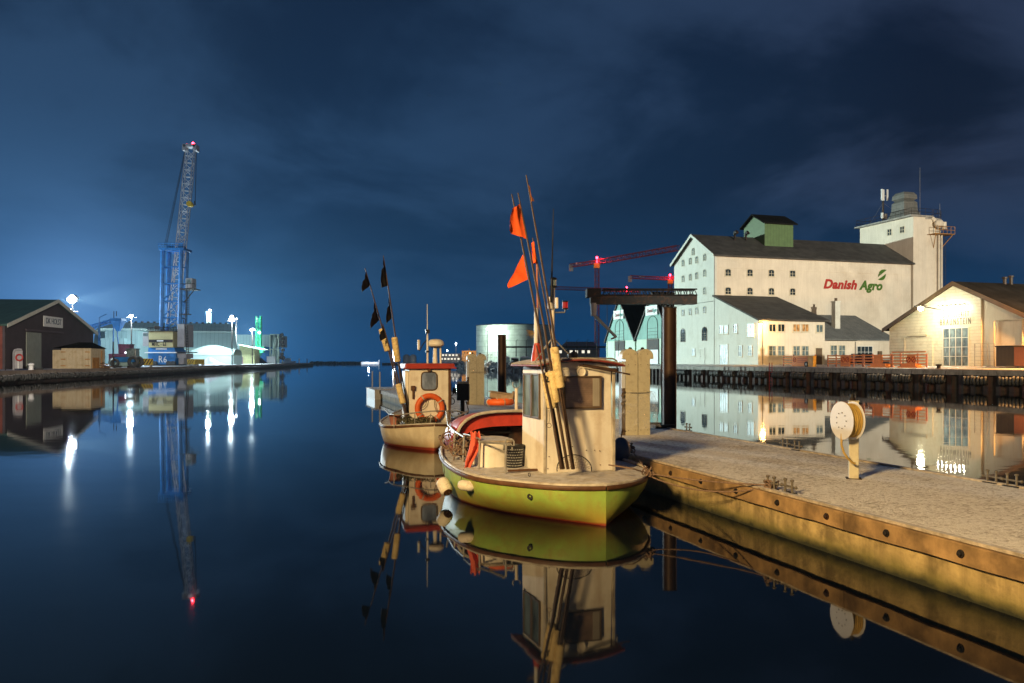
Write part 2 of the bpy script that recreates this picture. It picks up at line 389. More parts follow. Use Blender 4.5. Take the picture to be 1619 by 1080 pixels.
K['vent_grey'] = M('weathered grey vent cladding', (.13,.13,.12), .7, var=.2, scale=1.5, streak=.4, lines=('z', .62, .5))
K['crane_yellow'] = M('pale yellow machinery house', (.42,.38,.20), .6, var=.12, scale=.8)
K['yellow'] = M('yellow steel', (.62,.40,.03), .5, var=.2, scale=2)
K['tower_red'] = M('red tower crane steel', (.30,.035,.045), .5, var=.2, scale=1)
K['crane_cwt'] = M('concrete counterweight', (.45,.42,.36), .8, var=.15)
K['tank_conc'] = M('mottled concrete tank', (.44,.52,.47), .9, var=.22, scale=.45, bump=.5, bscale=2.5, dist=.05, lines=('z', 1.5, .2), streak=.3, dirt=(.22,.28,.26), dirt_amt=.4, dirt_scale=.8)
K['rock'] = M('armour stone', (.11,.12,.13), .85, var=.5, scale=1.2, bump=.7, bscale=4, dist=.08, snow=.55)
K['snow'] = M('snow', (.78,.80,.84), .8, var=.04, scale=1.5, bump=.4, bscale=3, dist=.06)
K['salt'] = K['snow']
K['green_steel'] = M('green crane steel', (.02,.30,.14), .5, var=.2, scale=1)
K['barrier'] = M('orange barrier board', (.85,.27,.055), .6, var=.12, scale=3, dirt=(.4,.2,.1), dirt_amt=.25)
K['barrier_post'] = M('faded red fence timber', (.42,.17,.12), .7, var=.25, scale=3)
K['red_text'] = M('dark red lettering', (.36,.018,.012), .6, var=.08)
K['green_text'] = M('green lettering', (.05,.13,.012), .6, var=.08)
K['bronze_text'] = M('dark bronze lettering', (.035,.018,.008), .5, var=.1)
K['white_text'] = M('white lettering', (.72,.74,.76), .5, var=.05)
K['teal_text'] = M('teal lettering', (.05,.25,.22), .5, var=.05)
K['sign_white'] = M('white sign board', (.66,.68,.68), .5, var=.06)
K['container'] = M('dark brown steel container', (.075,.055,.03), .6, var=.2, scale=.8, lines=('y', .35, .5), bump=.4)
K['container_end'] = M('rust orange container end', (.40,.15,.07), .6, var=.2, scale=.8)
K['hose'] = M('yellow ochre hose', (.40,.26,.06), .45, var=.15, scale=9)
K['disc'] = M('pale reel disc', (.62,.62,.64), .35, var=.05)
K['purple'] = M('dull purple machine', (.13,.05,.10), .6, var=.3)
K['yellow_stripe'] = M('yellow hazard board', (.42,.30,.03), .6, var=.3, scale=3)
K['far_wall'] = M('far grey wall', (.20,.20,.22), .8, var=.15)
K['far_orange'] = M('far ochre wall', (.55,.30,.10), .8, var=.1)
K['L_cool'] = emis('cool flood lamp lens', (.75,.88,1.0), 16)
K['L_cool_small'] = emis('small cool lamp lens', (.8,.92,1.0), 14)
K['L_yel'] = emis('yellow white flood lamp lens', (1,.93,.55), 60)
K['L_sod'] = emis('sodium lamp lens', (1,.55,.16), 40)
K['L_red'] = emis('red warning lamp lens', (1,.02,.04), 30)
K['L_red_dim'] = emis('dim red navigation lens', (.35,.0,.005), 1)
K['L_win'] = emis('lit window far off', (1,.93,.75), 1.1)
K['L_tube'] = emis('sign spot lamp lens', (1,.97,.85), 9)
def wrap_mat():
    m, b, out = NM('clear plastic wrap'); tc = N('ShaderNodeTexCoord')
    b.inputs['Base Color'].default_value = (.8,.8,.8,1); b.inputs['Roughness'].default_value = .18
    f = noisef(tc.outputs['Object'], 6, 2, .5, 2.0)
    L(ramp(noisef(tc.outputs['Object'], 5, 2, .5, 2.5), [(.42, .04), (.6, .13), (.75,.40)]), b.inputs['Alpha'])
    bp = N('ShaderNodeBump'); bp.inputs['Strength'].default_value = .5; bp.inputs['Distance'].default_value = .02; L(f, bp.inputs['Height']); L(bp.outputs[0], b.inputs['Normal'])
    return m
K['plastic_wrap'] = wrap_mat()
def deck_mat():
    m, b, out = NM('pontoon deck under trodden frost'); tc = N('ShaderNodeTexCoord'); v = tc.outputs['Object']
    f1 = noisef(mapv(v, (1, 1.5, 1)), 13, 5, .62, .8); f2 = noisef(v, .9, 4); f3 = noisef(v, 70, 2)
    k = math_('ADD', math_('MULTIPLY', f1, .8), math_('MULTIPLY', f2, .35))
    c = ramp(k, [(.42, (.28,.24,.20)), (.52, (.58,.54,.49)), (.62, (.86,.84,.80))])
    L(c, b.inputs['Base Color']); b.inputs['Roughness'].default_value = .8
    bp = N('ShaderNodeBump'); bp.inputs['Strength'].default_value = 1.0; bp.inputs['Distance'].default_value = .055
    L(math_('ADD', f1, math_('MULTIPLY', f3, .2)), bp.inputs['Height']); L(bp.outputs[0], b.inputs['Normal'])
    return m
K['deck'] = deck_mat()
def water_mat():
    m, b, out = NM('calm harbour water'); ge = N('ShaderNodeNewGeometry'); v = ge.outputs['Position']
    b.inputs['Base Color'].default_value = (.0015, .0035, .008, 1); b.inputs['Roughness'].default_value = .03
    b.inputs['IOR'].default_value = 1.33; b.inputs['Specular IOR Level'].default_value = .5
    f = noisef(mapv(v, (.55, 1.0, 1)), 1.1, 3, .5); g = noisef(mapv(v, (.05, .05, 1)), 1, 2)
    L(ramp(noisef(mapv(v, (.035, .09, 1)), 1, 4, .6, 1.0), [(.40, .018), (.62, .042)]), b.inputs['Roughness'])
    bp = N('ShaderNodeBump'); bp.inputs['Strength'].default_value = .26; bp.inputs['Distance'].default_value = .012
    L(math_('MULTIPLY', f, ramp(g, [(.35, .25), (.65, 1.0)])), bp.inputs['Height']); L(bp.outputs[0], b.inputs['Normal'])
    return m
K['water'] = water_mat()
# ------------------------------------------------------------------ lights
def light(kind, name, parent, loc, power, col, size=.3, **k):
    d = bpy.data.lights.new(name, kind); d.energy = power; d.color = col; d.shadow_soft_size = size
    o = bpy.data.objects.new(name, d); COL.objects.link(o)
    if parent is not None: o.parent = parent; loc = Vector(loc) - OFS.get(parent.name, Vector((0,0,0)))
    o.location = loc
    for a, b in k.items(): setattr(d, a, b)
    return o
# ================================================================== THE SETTING
def struct(name, mb, mat, **k): return tag(mb.build(name, mat, **k), kind='structure')
w = MB(); w.poly([(-2500,-60,0),(2500,-60,0),(2500,4000,0),(-2500,4000,0)]); struct('water', w, K['water'])
# right quay ground: capping edge, gentle ramp, yard
TQ, ZQ, ZG = 56.0, 1.72, 1.93
g = MB()
SN, SF = -30, 150
for (t0, z0, t1, z1) in ((TQ-.05, ZQ, 59.5, ZG), (59.5, ZG, 190, ZG+.1)):
    n = 30
    for i in range(n):
        a, b2 = SN+(SF-SN)*i/n, SN+(SF-SN)*(i+1)/n
        g.add([H(t0,a,z0),H(t1,a,z1),H(t1,b2,z1),H(t0,b2,z0)], [(0,1,2,3)])
struct('quay_ground', g, K['asphalt'])
g = MB()
def hbx(mb, t0, t1, s0, s1, z0, z1):
    c = [H(t0,s0),H(t1,s0),H(t1,s1),H(t0,s1)]
    mb.add([(p.x,p.y,z0) for p in c]+[(p.x,p.y,z1) for p in c], [(0,3,2,1),(4,5,6,7),(0,1,5,4),(1,2,6,5),(2,3,7,6),(3,0,4,7)])
# quay walls are walls: things of their own
qw = hthing('quay_wall', 'long sheet piled quay wall with pale concrete capping under the white mill buildings', 'quay wall', TQ, 60, 0)
m_ = MB(); m_.bx(TQ-.35, TQ+.6, SN, 150, 1.22, ZQ-.02)
m_.build('capping_beam', K['concrete'], qw, bevel=.03)
m_ = MB(); pts = []
s_ = SN; i = 0
while s_ < 150:
    d = .0 if (i // 1) % 2 else .32
    pts += [(TQ+.0-d+.1, s_+.06), (TQ+.0-d+.1, s_+.52)]; s_ += .6; i += 1
pts = [(t, s) for t, s in pts]
n = len(pts)
m_.add([(t, s, -1.0) for t, s in pts] + [(t, s, 1.22) for t, s in pts], [(k, k+1, n+k+1, n+k) for k in range(n-1)])
m_.build('sheet_piling', K['sheet_pile'], qw)
m_ = MB()
for s_ in [-10+9.5*i for i in range(17)]: m_.bx(TQ-.42, TQ-.23, s_, s_+.22, -.8, 1.25)
m_.build('steel_post_row', M('red stained quay posts', (.045,.012,.011), .7, var=.4), qw)
# tyre fenders along the right quay: one thing per string of tyres
xs = [1078,1104,1130,1152,1176,1202,1231,1262,1300,1342,1385,1425,1477,1542,1598]
tyre = MB()
tyre.torus((0,0,0), .27, .105, (0,1,0), 16, 7, 1.15)
tyre_me = None
for i, x in enumerate(xs):
    s0 = px_s(x, TQ-.5)
    last = len(xs)-1
    names = ['leftmost', 'second', 'third', 'fourth', 'fifth', 'sixth', 'seventh', 'eighth', 'ninth', 'tenth', 'eleventh', 'twelfth', 'thirteenth', 'fourteenth', 'rightmost']
    o = hthing('tyre_fender', f'string of old black tyres hanging on the right quay wall, {names[i]} from the left' if 0 < i < last else f'string of old black tyres hanging on the right quay wall, {names[i]} of all', 'tyre fender', TQ-.5, s0, .82, 'tyre fenders along the right quay')
    r_ = random.Random(i)
    nty = 7
    for k in range(nty):
        if tyre_me is None:
            to = tyre.build('tyre', K['rubber'], None, smooth=True); tyre_me = to.data; to.parent = o
        else:
            to = bpy.data.objects.new('tyre', tyre_me); COL.objects.link(to); to.parent = o
        to.location = (r_.uniform(-.03,.03), (k-3)*.33, r_.uniform(-.04,.04)); to.rotation_euler = (R(r_.uniform(-6,6)), 0, R(28+r_.uniform(-10,10)))
        to.scale = (1.0, 1.0, r_.uniform(.95,1.1))
    c = MB(); OFS[o.name] = Vector((0,0,0))
    c.path([(0,-1.25,.75),(0,-1.15,.1),(0,0,.0),(0,1.15,.1),(0,1.25,.75)], .018, 5); c.build('chain', K['steel_dark'], o)

# ---------------- windows and doors on harbour-frame walls
def win(root, face, off, a, z, w_, h_, glass=None, frame=None, nx=2, nz=2, arch=0.0, name='window', sill=True, lab=None):
    """face 'S': wall in plane s=off looking to -s (a along t); face 'T': wall in plane t=off looking to -t (a along s)"""
    fr = MB(); pa = MB(); e = .09
    def q(a0, a1, z0, z1, d0, d1, mb):
        if face == 'S': mb.bx(a0, a1, off-d1, off-d0, z0, z1)
        else: mb.bx(off-d1, off-d0, a0, a1, z0, z1)
    x0, x1 = a-w_/2, a+w_/2
    q(x0-e, x0, z-e, z+h_, .0, .07, fr); q(x1, x1+e, z-e, z+h_, .0, .07, fr); q(x0, x1, z-e, z, .0, .07, fr)
    if arch:
        n = 7; prev = None
        for k in range(n+1):
            t = math.pi*k/n; pt = (a - (w_/2+e/2)*math.cos(t), z+h_ + arch*math.sin(t))
            if prev:
                p3 = [(off-.04, *p) for p in (prev, pt)] if face == 'T' else [(p[0], off-.04, p[1]) for p in (prev, pt)]
                fr.tube(p3[0], p3[1], .05, n=4)
            prev = pt
        pl = [(x0, z)] + [(a - w_/2*math.cos(math.pi*k/n), z+h_+arch*math.sin(math.pi*k/n)) for k in range(n+1)] + [(x1, z)]
        pa.prism(pl, off-.02, off-.003, 'y' if face == 'S' else 'x')
    else:
        q(x0-e, x1+e, z+h_, z+h_+e, .0, .07, fr); q(x0, x1, z, z+h_, .003, .02, pa)
    for i in range(1, nx): q(x0+w_*i/nx-.03, x0+w_*i/nx+.03, z, z+h_, .02, .05, fr)
    for i in range(1, nz): q(x0, x1, z+h_*i/nz-.025, z+h_*i/nz+.025, .02, .055, fr)
    f = fr.build(name, frame or K['frame_white'], root, label=lab)
    pa.build('pane', glass or K['glass'], f)
    if sill:
        s2 = MB(); q(x0-.15, x1+.15, z-e-.07, z-e-.003, .0, .13, s2); s2.build('sill', K['sill'], f)
    return f
def gable_roof(root, t0, t1, s0, s1, ze, zr, axis, mat, name='roof', th=.22, oh=.45, barge=None):
    """ridge along `axis` ('t' or 's'); eaves at ze, ridge zr; slabs with real thickness"""
    m = MB()
    if axis == 't':
        sm = (s0+s1)/2; sl = (zr-ze)/(sm-s0)
        for sg in (-1, 1):
            e = s0-oh if sg < 0 else s1+oh; z0 = ze - oh*sl
            m.prism([(e, z0), (sm, zr), (sm, zr+th), (e, z0+th)], t0-oh, t1+oh, 'x')
    else:
        tm = (t0+t1)/2; sl = (zr-ze)/(tm-t0)
        for sg in (-1, 1):
            e = t0-oh if sg < 0 else t1+oh; z0 = ze - oh*sl
            m.prism([(e, z0), (tm, zr), (tm, zr+th), (e, z0+th)], s0-oh, s1+oh, 'y')
    r = m.build(name, mat, root)
    if barge:
        b = MB()
        if axis == 't':
            for sg in (-1, 1):
                e = s0-oh if sg < 0 else s1+oh; z0 = ze-oh*sl
                b.prism([(e, z0-.16), (sm, zr-.16), (sm, zr+th+.02), (e, z0+th+.02)], t0-oh-.06, t0-oh-.002, 'x')
        b.build('barge_board', barge, r)
    return r
# ================================================================== THE MILL
T0, S0 = 61.0, 100.4
S1 = px_s(1066, T0); T1 = px_t(1440, S0)
ZE = 17.65; ZR = 21.2; Z0 = ZG-.05
mill = hthing('grain_mill', 'tall white mill with dark pitched roof and red and green company lettering on its side', 'mill building', T0, S0, Z0)
m_ = MB(); sm = (S0+S1)/2
m_.prism([(S0,Z0),(S1,Z0),(S1,ZE),(sm,ZR),(S0,ZE)], T0, T0+.35, 'x'); m_.build('gable_wall', K['render_white'], mill)
m_ = MB(); m_.bx(T0+.36, T1, S0, S0+.4, Z0, ZE); m_.build('long_wall', K['render_warm'], mill)
m_ = MB(); m_.bx(T0+.36, T1, S1-.4, S1, Z0, ZE); m_.prism([(S0+.41,Z0),(S1-.41,Z0),(S1-.41,ZE),(sm,ZR-.3),(S0+.41,ZE)], T1-.4, T1, 'x'); m_.build('rear_wall', K['render_warm'], mill)
gable_roof(mill, T0, T1, S0, S1, ZE, ZR, 't', K['roof_slate'], barge=K['barge'])
m_ = MB(); m_.bx(T0+.8, T1, S0-.06, S0-.003, ZE-1.9, ZE-1.8); m_.build('cornice_band', K['render_warm'], mill)
# gable windows
for xx, yy in ((1096,398),(1080,416),(1091.5,413),(1101.5,411),(1114,407),(1080,441),(1091.5,438.5),(1101.5,436),(1114,432),(1114,460),(1080,494.5),(1091.5,493),(1101.5,491.5),(1114,490)):
    s_ = px_s(xx, T0); z_ = hz(yy, Yd(T0, s_)); win(mill, 'T', T0, s_, z_-.45, .62, .75, K['glass_cool'], K['sill'], 2, 3, arch=.2, sill=False)
for xx, y0, y1 in ((1080,540,520),(1114,538,517)):
    s_ = px_s(xx, T0); Y = Yd(T0, s_); win(mill, 'T', T0, s_, hz(y0,Y), 1.25, hz(y1,Y)-hz(y0,Y)-.6, K['glass'], K['frame_dark'], 2, 4, arch=.6, sill=False, lab='tall arched brown window')
s_ = px_s(1096.5, T0); Y = Yd(T0,s_); win(mill, 'T', T0, s_, hz(562,Y), .8, 1.0, K['glass_lit'], K['frame_white'], 1, 2)
def door(root, face, off, a, z, w_, h_, mat, frame=None, lab=None):
    fr = MB(); dr = MB(); hd = MB()
    def q(a0, a1, z0, z1, d0, d1, mb):
        if face == 'S': mb.bx(a0, a1, off-d1, off-d0, z0, z1)
        else: mb.bx(off-d1, off-d0, a0, a1, z0, z1)
    q(a-w_/2-.1, a-w_/2, z, z+h_+.1, 0, .06, fr); q(a+w_/2, a+w_/2+.1, z, z+h_+.1, 0, .06, fr); q(a-w_/2, a+w_/2, z+h_, z+h_+.1, 0, .06, fr)
    f = fr.build('door_frame', frame or K['frame_white'], root, label=lab)
    q(a-w_/2, a+w_/2, z, z+h_, .003, .03, dr); d = dr.build('door', mat, root)
    q(a+w_/2-.25, a+w_/2-.12, z+h_*.48, z+h_*.52, .031, .08, hd); hd.build('handle', K['metal'], d)
s_ = px_s(1110.5, T0); door(mill, 'T', T0, s_, ZG, 1.2, 2.3, K['render_white'])
# long wall windows
for xx in (1151, 1185.5, 1219.5, 1253):
    for yy in (436, 465):
        t_ = px_t(xx, S0); Y = Yd(t_, S0); z_ = hz(yy + (xx-1151)*.012, Y)
        win(mill, 'S', S0, t_, z_, .85, .75, K['glass'], K['sill'], 2, 2, arch=.22)
m_ = MB(); tt = px_t(1131, S0); m_.tube((T0-.08, S0-.08, Z0), (T0-.08, S0-.08, ZE-.2), .09, n=6); m_.build('drainpipe', K['metal'], mill)
m_ = MB(); m_.tube((T0-.08, S0+.3, hz(476, Yd(T0,S0))), (T0-.08, S1, hz(476, Yd(T0,S0))), .03, n=5); m_.build('cable_line', K['steel_dark'], mill)
# lettering on the long wall
def lett(root, face, off, a, z, size, body, mat, name='lettering', **k):
    mb = MB()
    if face == 'S': to = Matrix.Translation((a, off-.04, z))
    else: to = Matrix(((0,1,0,off-.018),(-1,0,0,a),(0,0,1,z),(0,0,0,1)))
    text_mb(mb, body, size, to, **k); return mb.build(name, mat, root)
ta, tb = px_t(1301, S0), px_t(1354, S0); Y = Yd(ta, S0)
zb = hz(455.5, Y); hh = hz(441.5, Y)-zb
lett(mill, 'S', S0, (ta+tb)/2, zb, hh*1.42, 'Danish', K['red_text'], offset=.085, shear=.28, spacing=1.06, width=tb-ta)
ta2, tb2 = px_t(1358, S0), px_t(1395, S0)
lett(mill, 'S', S0, (ta2+tb2)/2, zb-.02, hh*1.42, 'Agro', K['green_text'], offset=.085, shear=.28, spacing=1.06, width=tb2-ta2)
m_ = MB()
def leaf(x0, z0, x1, z1, bul1, bul2):
    n = 10; d = Vector((x1-x0, z1-z0)); nn = Vector((-d.y, d.x)).normalized(); up = []; dn = []
    for k in range(n+1):
        u = k/n; c = Vector((x0, z0)) + d*u; s = math.sin(math.pi*u)
        up.append(c + nn*bul1*s**.8); dn.append(c + nn*bul2*s**.8)
    m_.prism([tuple(p) for p in up] + [tuple(p) for p in reversed(dn[1:-1])], S0-.06, S0-.02, 'y')
def tz(x, y): t = px_t(x, S0); return t, hz(y, Yd(t, S0))
a0 = tz(1388, 438); a1 = tz(1401.5, 427); leaf(a0[0], a0[1], a1[0], a1[1], .55, .0)
a0 = tz(1388, 442); a1 = tz(1400.5, 432.5); leaf(a0[0], a0[1], a1[0], a1[1], -.05, -.55)
m_.build('leaf_emblem', K['green_text'], mill)
# roof turret and cowls
tx0, tx1 = px_t(1204, S0+4), px_t(1249, S0+4)
cup = MB(); zt = ZR+2.1
cup.bx(tx0, tx1, S0+3.2, S1-3.2, ZE+1.2, zt); cu_ = cup.build('roof_turret', K['green_clad'], mill)
smt = (S0+S1)/2
m_ = MB()
m_.prism([(S0+3.2, zt),(S1-3.2, zt),(smt, zt+1.5)], tx0+.003, tx1-.003, 'x'); m_.build('turret_gable', K['green_clad'], cu_)
m_ = MB()
for sg in (-1, 1):
    e = smt + sg*(smt-S0-3.2+.45); m_.prism([(e, zt-.22), (smt, zt+1.5), (smt, zt+1.7), (e, zt-.02)], tx0-.5, tx1+.5, 'x')
m_.build('turret_roof', K['roof_dark'], cu_)
for xx in (1163.5, 1181):
    t_ = px_t(xx, smt-1.5); m_ = MB(); zb_ = ZE+2.4
    m_.tube((t_, smt-1.2, zb_), (t_, smt-1.2, zb_+1.5), .15, n=12); m_.path([(t_, smt-1.2, zb_+1.4), (t_-.05, smt-1.35, zb_+1.75), (t_-.1, smt-1.75, zb_+1.8), (t_-.1, smt-2.0, zb_+1.6)], .24, 12)
    m_.build('vent_cowl', K['steel_dark'], mill, smooth=True)
# silo block and round silo at the far right end
silo = hthing('silo_tower', 'tall cream silo tower with rounded corner and railing at the mill right end', 'silo tower', T1, S0, Z0)
zs = 24.9; tA = T1+.3; tB = px_t(1476, S0-.6)
m_ = MB(); m_.bx(tA, tB, S0-.2, S0+11.5, Z0, zs); m_.build('tower_wall', K['render_warm'], silo)
cxs, rs = tB+.2, 3.6
m_ = MB(); m_.lathe([(rs, Z0), (rs, zs-.3)], (cxs, S0+3.2, 0), 40); m_.build('round_silo', K['render_warm'], silo, smooth=True)
m_ = MB(); m_.lathe([(rs+.1, 0), (rs+.1, .25)], (cxs, S0+3.2, zs-.3), 40); m_.bx(tA-.7, tB+.1, S0-.5, S0+12, zs+.003, zs+.25); m_.build('roof_slab', K['concrete'], silo)
m_ = MB()
for (p, q) in (((tA-.5,S0-.35),(tB,S0-.35)), ((tA-.5,S0-.35),(tA-.5,S0+11.8)), ((tA-.5,S0+11.8),(tB,S0+11.8))):
    n = int(math.hypot(q[0]-p[0], q[1]-p[1])/1.1)
    for k in range(n+1):
        a = p[0]+(q[0]-p[0])*k/n; b = p[1]+(q[1]-p[1])*k/n; m_.rod((a,b,zs+.2),(a,b,zs+1.3),.03,4)
    for z_ in (.75, 1.3): m_.rod((*p, zs+z_), (*q, zs+z_), .03, 4)
for k in range(14):
    a = -math.pi/2 + math.pi*k/13; m_.rod((cxs+rs*math.cos(a), S0+3.2+rs*math.sin(a), zs-.1), (cxs+rs*math.cos(a), S0+3.2+rs*math.sin(a), zs+1.3), .03, 4)
    if k:
        a2 = -math.pi/2 + math.pi*(k-1)/13
        for z_ in (.7, 1.3): m_.rod((cxs+rs*math.cos(a), S0+3.2+rs*math.sin(a), zs+z_), (cxs+rs*math.cos(a2), S0+3.2+rs*math.sin(a2), zs+z_), .03, 4)
m_.build('railing', K['steel_dark'], silo)
for xx, yy in ((1406.5, 372), (1426.5, 368)):
    s_ = px_s(xx, tA); win(silo, 'T', tA, s_, hz(yy, Yd(tA, s_)), .85, .95, K['glass'], K['sill'], 2, 2, sill=False)
vt = px_t(1430, S0+3); v_ = MB()
def frust(mb, c, w0, d0, w1, d1, z0, z1):
    mb.add([(c[0]+a*w0, c[1]+b*d0, z0) for a,b in ((-1,-1),(1,-1),(1,1),(-1,1))] + [(c[0]+a*w1, c[1]+b*d1, z1) for a,b in ((-1,-1),(1,-1),(1,1),(-1,1))], [(0,3,2,1),(4,5,6,7),(0,1,5,4),(1,2,6,5),(2,3,7,6),(3,0,4,7)])
vc = (vt, S0+3.0)
frust(v_, vc, 1.75, 1.75, 1.35, 1.35, zs+.25, zs+1.5); frust(v_, vc, 1.35, 1.35, 1.3, 1.3, zs+1.5, zs+2.7); frust(v_, vc, 1.3,1.3, .95,.95, zs+2.7, zs+3.1)
vh = v_.build('vent_housing', K['vent_grey'], silo)
v_ = MB(); frust(v_, vc, 1.0,1.0,1.3,1.3, zs+3.1, zs+3.3); frust(v_, vc, 1.3,1.3,1.25,1.25, zs+3.3, zs+3.9); frust(v_, vc, 1.25,1.25,.95,.95, zs+3.9, zs+4.35); v_.build('vent_cap', K['vent_grey'], vh)
# platform, ladder and pipes on the round silo
px_ = px_t(1487, S0-1.0); zp = hz(372, Yd(px_, S0)); m_ = MB()
m_.bx(px_-1.9, px_+1.9, S0-1.9, S0-.35, zp-.1, zp)
for z_ in (.55, 1.1): m_.rod((px_-1.9,S0-1.9,zp+z_),(px_+1.9,S0-1.9,zp+z_),.04,4)
for k in range(6): m_.rod((px_-1.9+.76*k,S0-1.9,zp),(px_-1.9+.76*k,S0-1.9,zp+1.1),.04,4)
for sg in (-1,1): m_.rod((px_+sg*1.7,S0-1.8,zp),(px_+sg*.7,S0-.3,zp-2.2),.06,4)
m_.build('service_platform', K['rust_hinge'], silo)
m_ = MB(); m_.ball((px_-.4,S0-1.1,zp+1.6),(.8,.6,.7)); m_.tube((px_-.4,S0-1.1,zp+1.4),(px_-1.0,S0-.4,zp+2.6),.3); m_.tube((px_+.6,S0-1.1,zp+.8),(px_+.6,S0-1.1,zp+1.9),.35); m_.build('elevator_head', K['render_warm'], silo, smooth=True)
for d in (-.05, .5):
    m_ = MB(); m_.tube((px_+d,S0-.75,ZG),(px_+d,S0-.75,zp),.13,n=8); m_.build('drop_pipe', K['render_warm'], silo, smooth=True)
m_ = MB()
for d in (1.0, 1.45): m_.rod((px_+d,S0-.55,ZG),(px_+d,S0-.55,zp),.035,4)
for k in range(36): m_.rod((px_+1.0,S0-.55,ZG+.6*k+.3),(px_+1.45,S0-.55,ZG+.6*k+.3),.025,4)
m_.build('ladder', K['steel_dark'], silo)
# antenna mast and whips on the roof
am = hthing('cell_antenna_mast', 'slim dark antenna mast with pale panels on the silo roof, left of the vent housing', 'antenna mast', px_t(1396, S0+6), S0+6, zs+.25)
at = px_t(1396, S0+6); m_ = MB(); m_.tube((at,S0+6,zs+.25),(at,S0+6,zs+5.0),.16,n=8); m_.build('pole', K['steel_dark'], am)
for d in (-.55, .5, -.1):
    m_ = MB(); m_.bx(at+d-.13, at+d+.13, S0+6-.5+(.4 if d==-.1 else 0), S0+6-.3, zs+3.6, zs+5.4); m_.rod((at,S0+6,zs+4.4),(at+d,S0+5.6,zs+4.4),.04,4); m_.build('antenna_panel', K['panel_white'], am)
m_ = MB(); m_.bx(at-.5,at-.25,S0+5.6,S0+5.9,zs+.7,zs+1.6); m_.bx(at+.2,at+.6,S0+5.7,S0+6.2,zs+.6,zs+1.5); m_.build('radio_box', K['panel_white'], am)
m_ = MB()
for a,b in ((-3,-3),(3,-2),(0,3)): m_.rod((at,S0+6,zs+3.3),(at+a,S0+6+b,zs+.3),.015,4)
m_.build('guy_wire', K['metal'], am)
for nm, xx, y1 in (('tall thin whip antenna on the silo roof, right of the vent housing', 1454.5, 265), ('short whip antenna near the right edge of the silo roof', 1486, 322)):
    t_ = px_t(xx, S0+3); mb = MB(); mb.tube((t_,S0+3,zs+.25),(t_,S0+3,hz(y1, Yd(t_,S0+3))),.035,.02,n=5)
    tag(mb.build('whip_antenna', K['metal'], None), nm, 'antenna'); o = bpy.data.objects['whip_antenna'] if nm[0]=='t' else bpy.data.objects['whip_antenna.001']; o.rotation_euler = (0,0,TH)
# ---------------- office wing in front of the mill (mono-pitch roof)
SW = px_s(1200, T0); TW = px_t(1304, SW); TWt = px_t(1228, S0)
wing = hthing('office_wing', 'two storey cream office wing with sloping dark roof in front of the mill', 'office building', T0, SW, Z0)
zl, zh = 7.75, 11.6
m_ = MB(); m_.prism([(SW,Z0),(S0-.003,Z0),(S0-.003,zh),(SW,zl)], T0-.12, T0+.25, 'x'); m_.build('side_wall', K['render_white'], wing)
m_ = MB(); m_.bx(T0+.26, TW, SW, SW+.35, Z0, zl); m_.build('front_wall', K['render_warm'], wing)
m_ = MB(); m_.bx(TW-.35, TW, SW+.36, S0-.1, Z0, zl-.1); m_.build('end_wall', K['render_warm'], wing)
m_ = MB(); e = .35; zsl = (zh-zl)/(S0-SW)
P4 = [(T0-.4, SW-e, zl-e*zsl), (TW+.5, SW-e, zl-e*zsl), (TWt, S0-.01, zh), (T0-.4, S0-.01, zh)]
m_.add([(a,b,c+.03) for a,b,c in P4]+[(a,b,c+.25) for a,b,c in P4], [(0,3,2,1),(4,5,6,7),(0,1,5,4),(1,2,6,5),(2,3,7,6),(3,0,4,7)])
P3 = [(TW+.5, SW-e, zl-e*zsl), (TW+.5, S0-.01, zl-e*zsl), (TWt, S0-.01, zh)]
m_.add([(a,b,c+.03) for a,b,c in P3]+[(a,b,c+.25) for a,b,c in P3], [(0,2,1),(3,4,5),(0,1,4,3),(1,2,5,4),(2,0,3,5)])
rf = m_.build('roof', K['roof_slate'], wing)
for xx, y0, y1, gl in ((1181,524,512,'c'),(1221,524,513,'g'),(1235,524,513,'g'),(1259,524,513,'w'),(1273,524,513,'w'),(1295.5,525,514,'c')):
    if xx < 1200: continue
    t_ = px_t(xx, SW); Y = Yd(t_, SW); win(wing, 'S', SW, t_, hz(y0,Y), .95, hz(y1,Y)-hz(y0,Y), {'g':K['glass'],'w':K['glass_warm'],'c':K['glass_cool']}[gl], K['sill'], 2, 1, lab='upper window with orange light behind' if gl=='w' else None)
for xx in (1221, 1235, 1259, 1273):
    t_ = px_t(xx, SW); Y = Yd(t_, SW); win(wing, 'S', SW, t_, hz(562,Y), .98, hz(547.5,Y)-hz(562,Y), K['glass_cool'], K['sill'], 2, 2)
t_ = px_t(1294.5, SW); door(wing, 'S', SW, t_, ZG, 1.0, 2.2, K['frame_dark'], K['sill'])
for xx, y0, y1, w_, lit in ((1140.5,527,515,.9,1),(1148,527,515,.9,1),(1163,526,513,.9,0),(1187,532,512,1.6,2),(1170.5,563,547,.85,0),(1186,562,547,.85,2)):
    s_ = px_s(xx, T0-.12); Y = Yd(T0-.12, s_); win(wing, 'T', T0-.12, s_, hz(y0,Y), w_, hz(y1,Y)-hz(y0,Y), (K['glass_lit'] if lit==1 else K['glass_cool']), K['frame_white'], 2, 2 if lit<2 else 3)
s_ = px_s(1144.5, T0-.12); win(wing, 'T', T0-.12, s_, ZG+.05, 2.0, hz(546, Yd(T0,s_))-ZG, K['glass_lit'], K['frame_white'], 4, 3, name='glazed_entrance', sill=False, lab='brightly lit glazed entrance')
m_ = MB(); m_.tube((T0+.5,SW-.1,Z0),(T0+.5,SW-.1,zl-.3),.06,n=6); m_.build('drainpipe', K['metal'], wing)
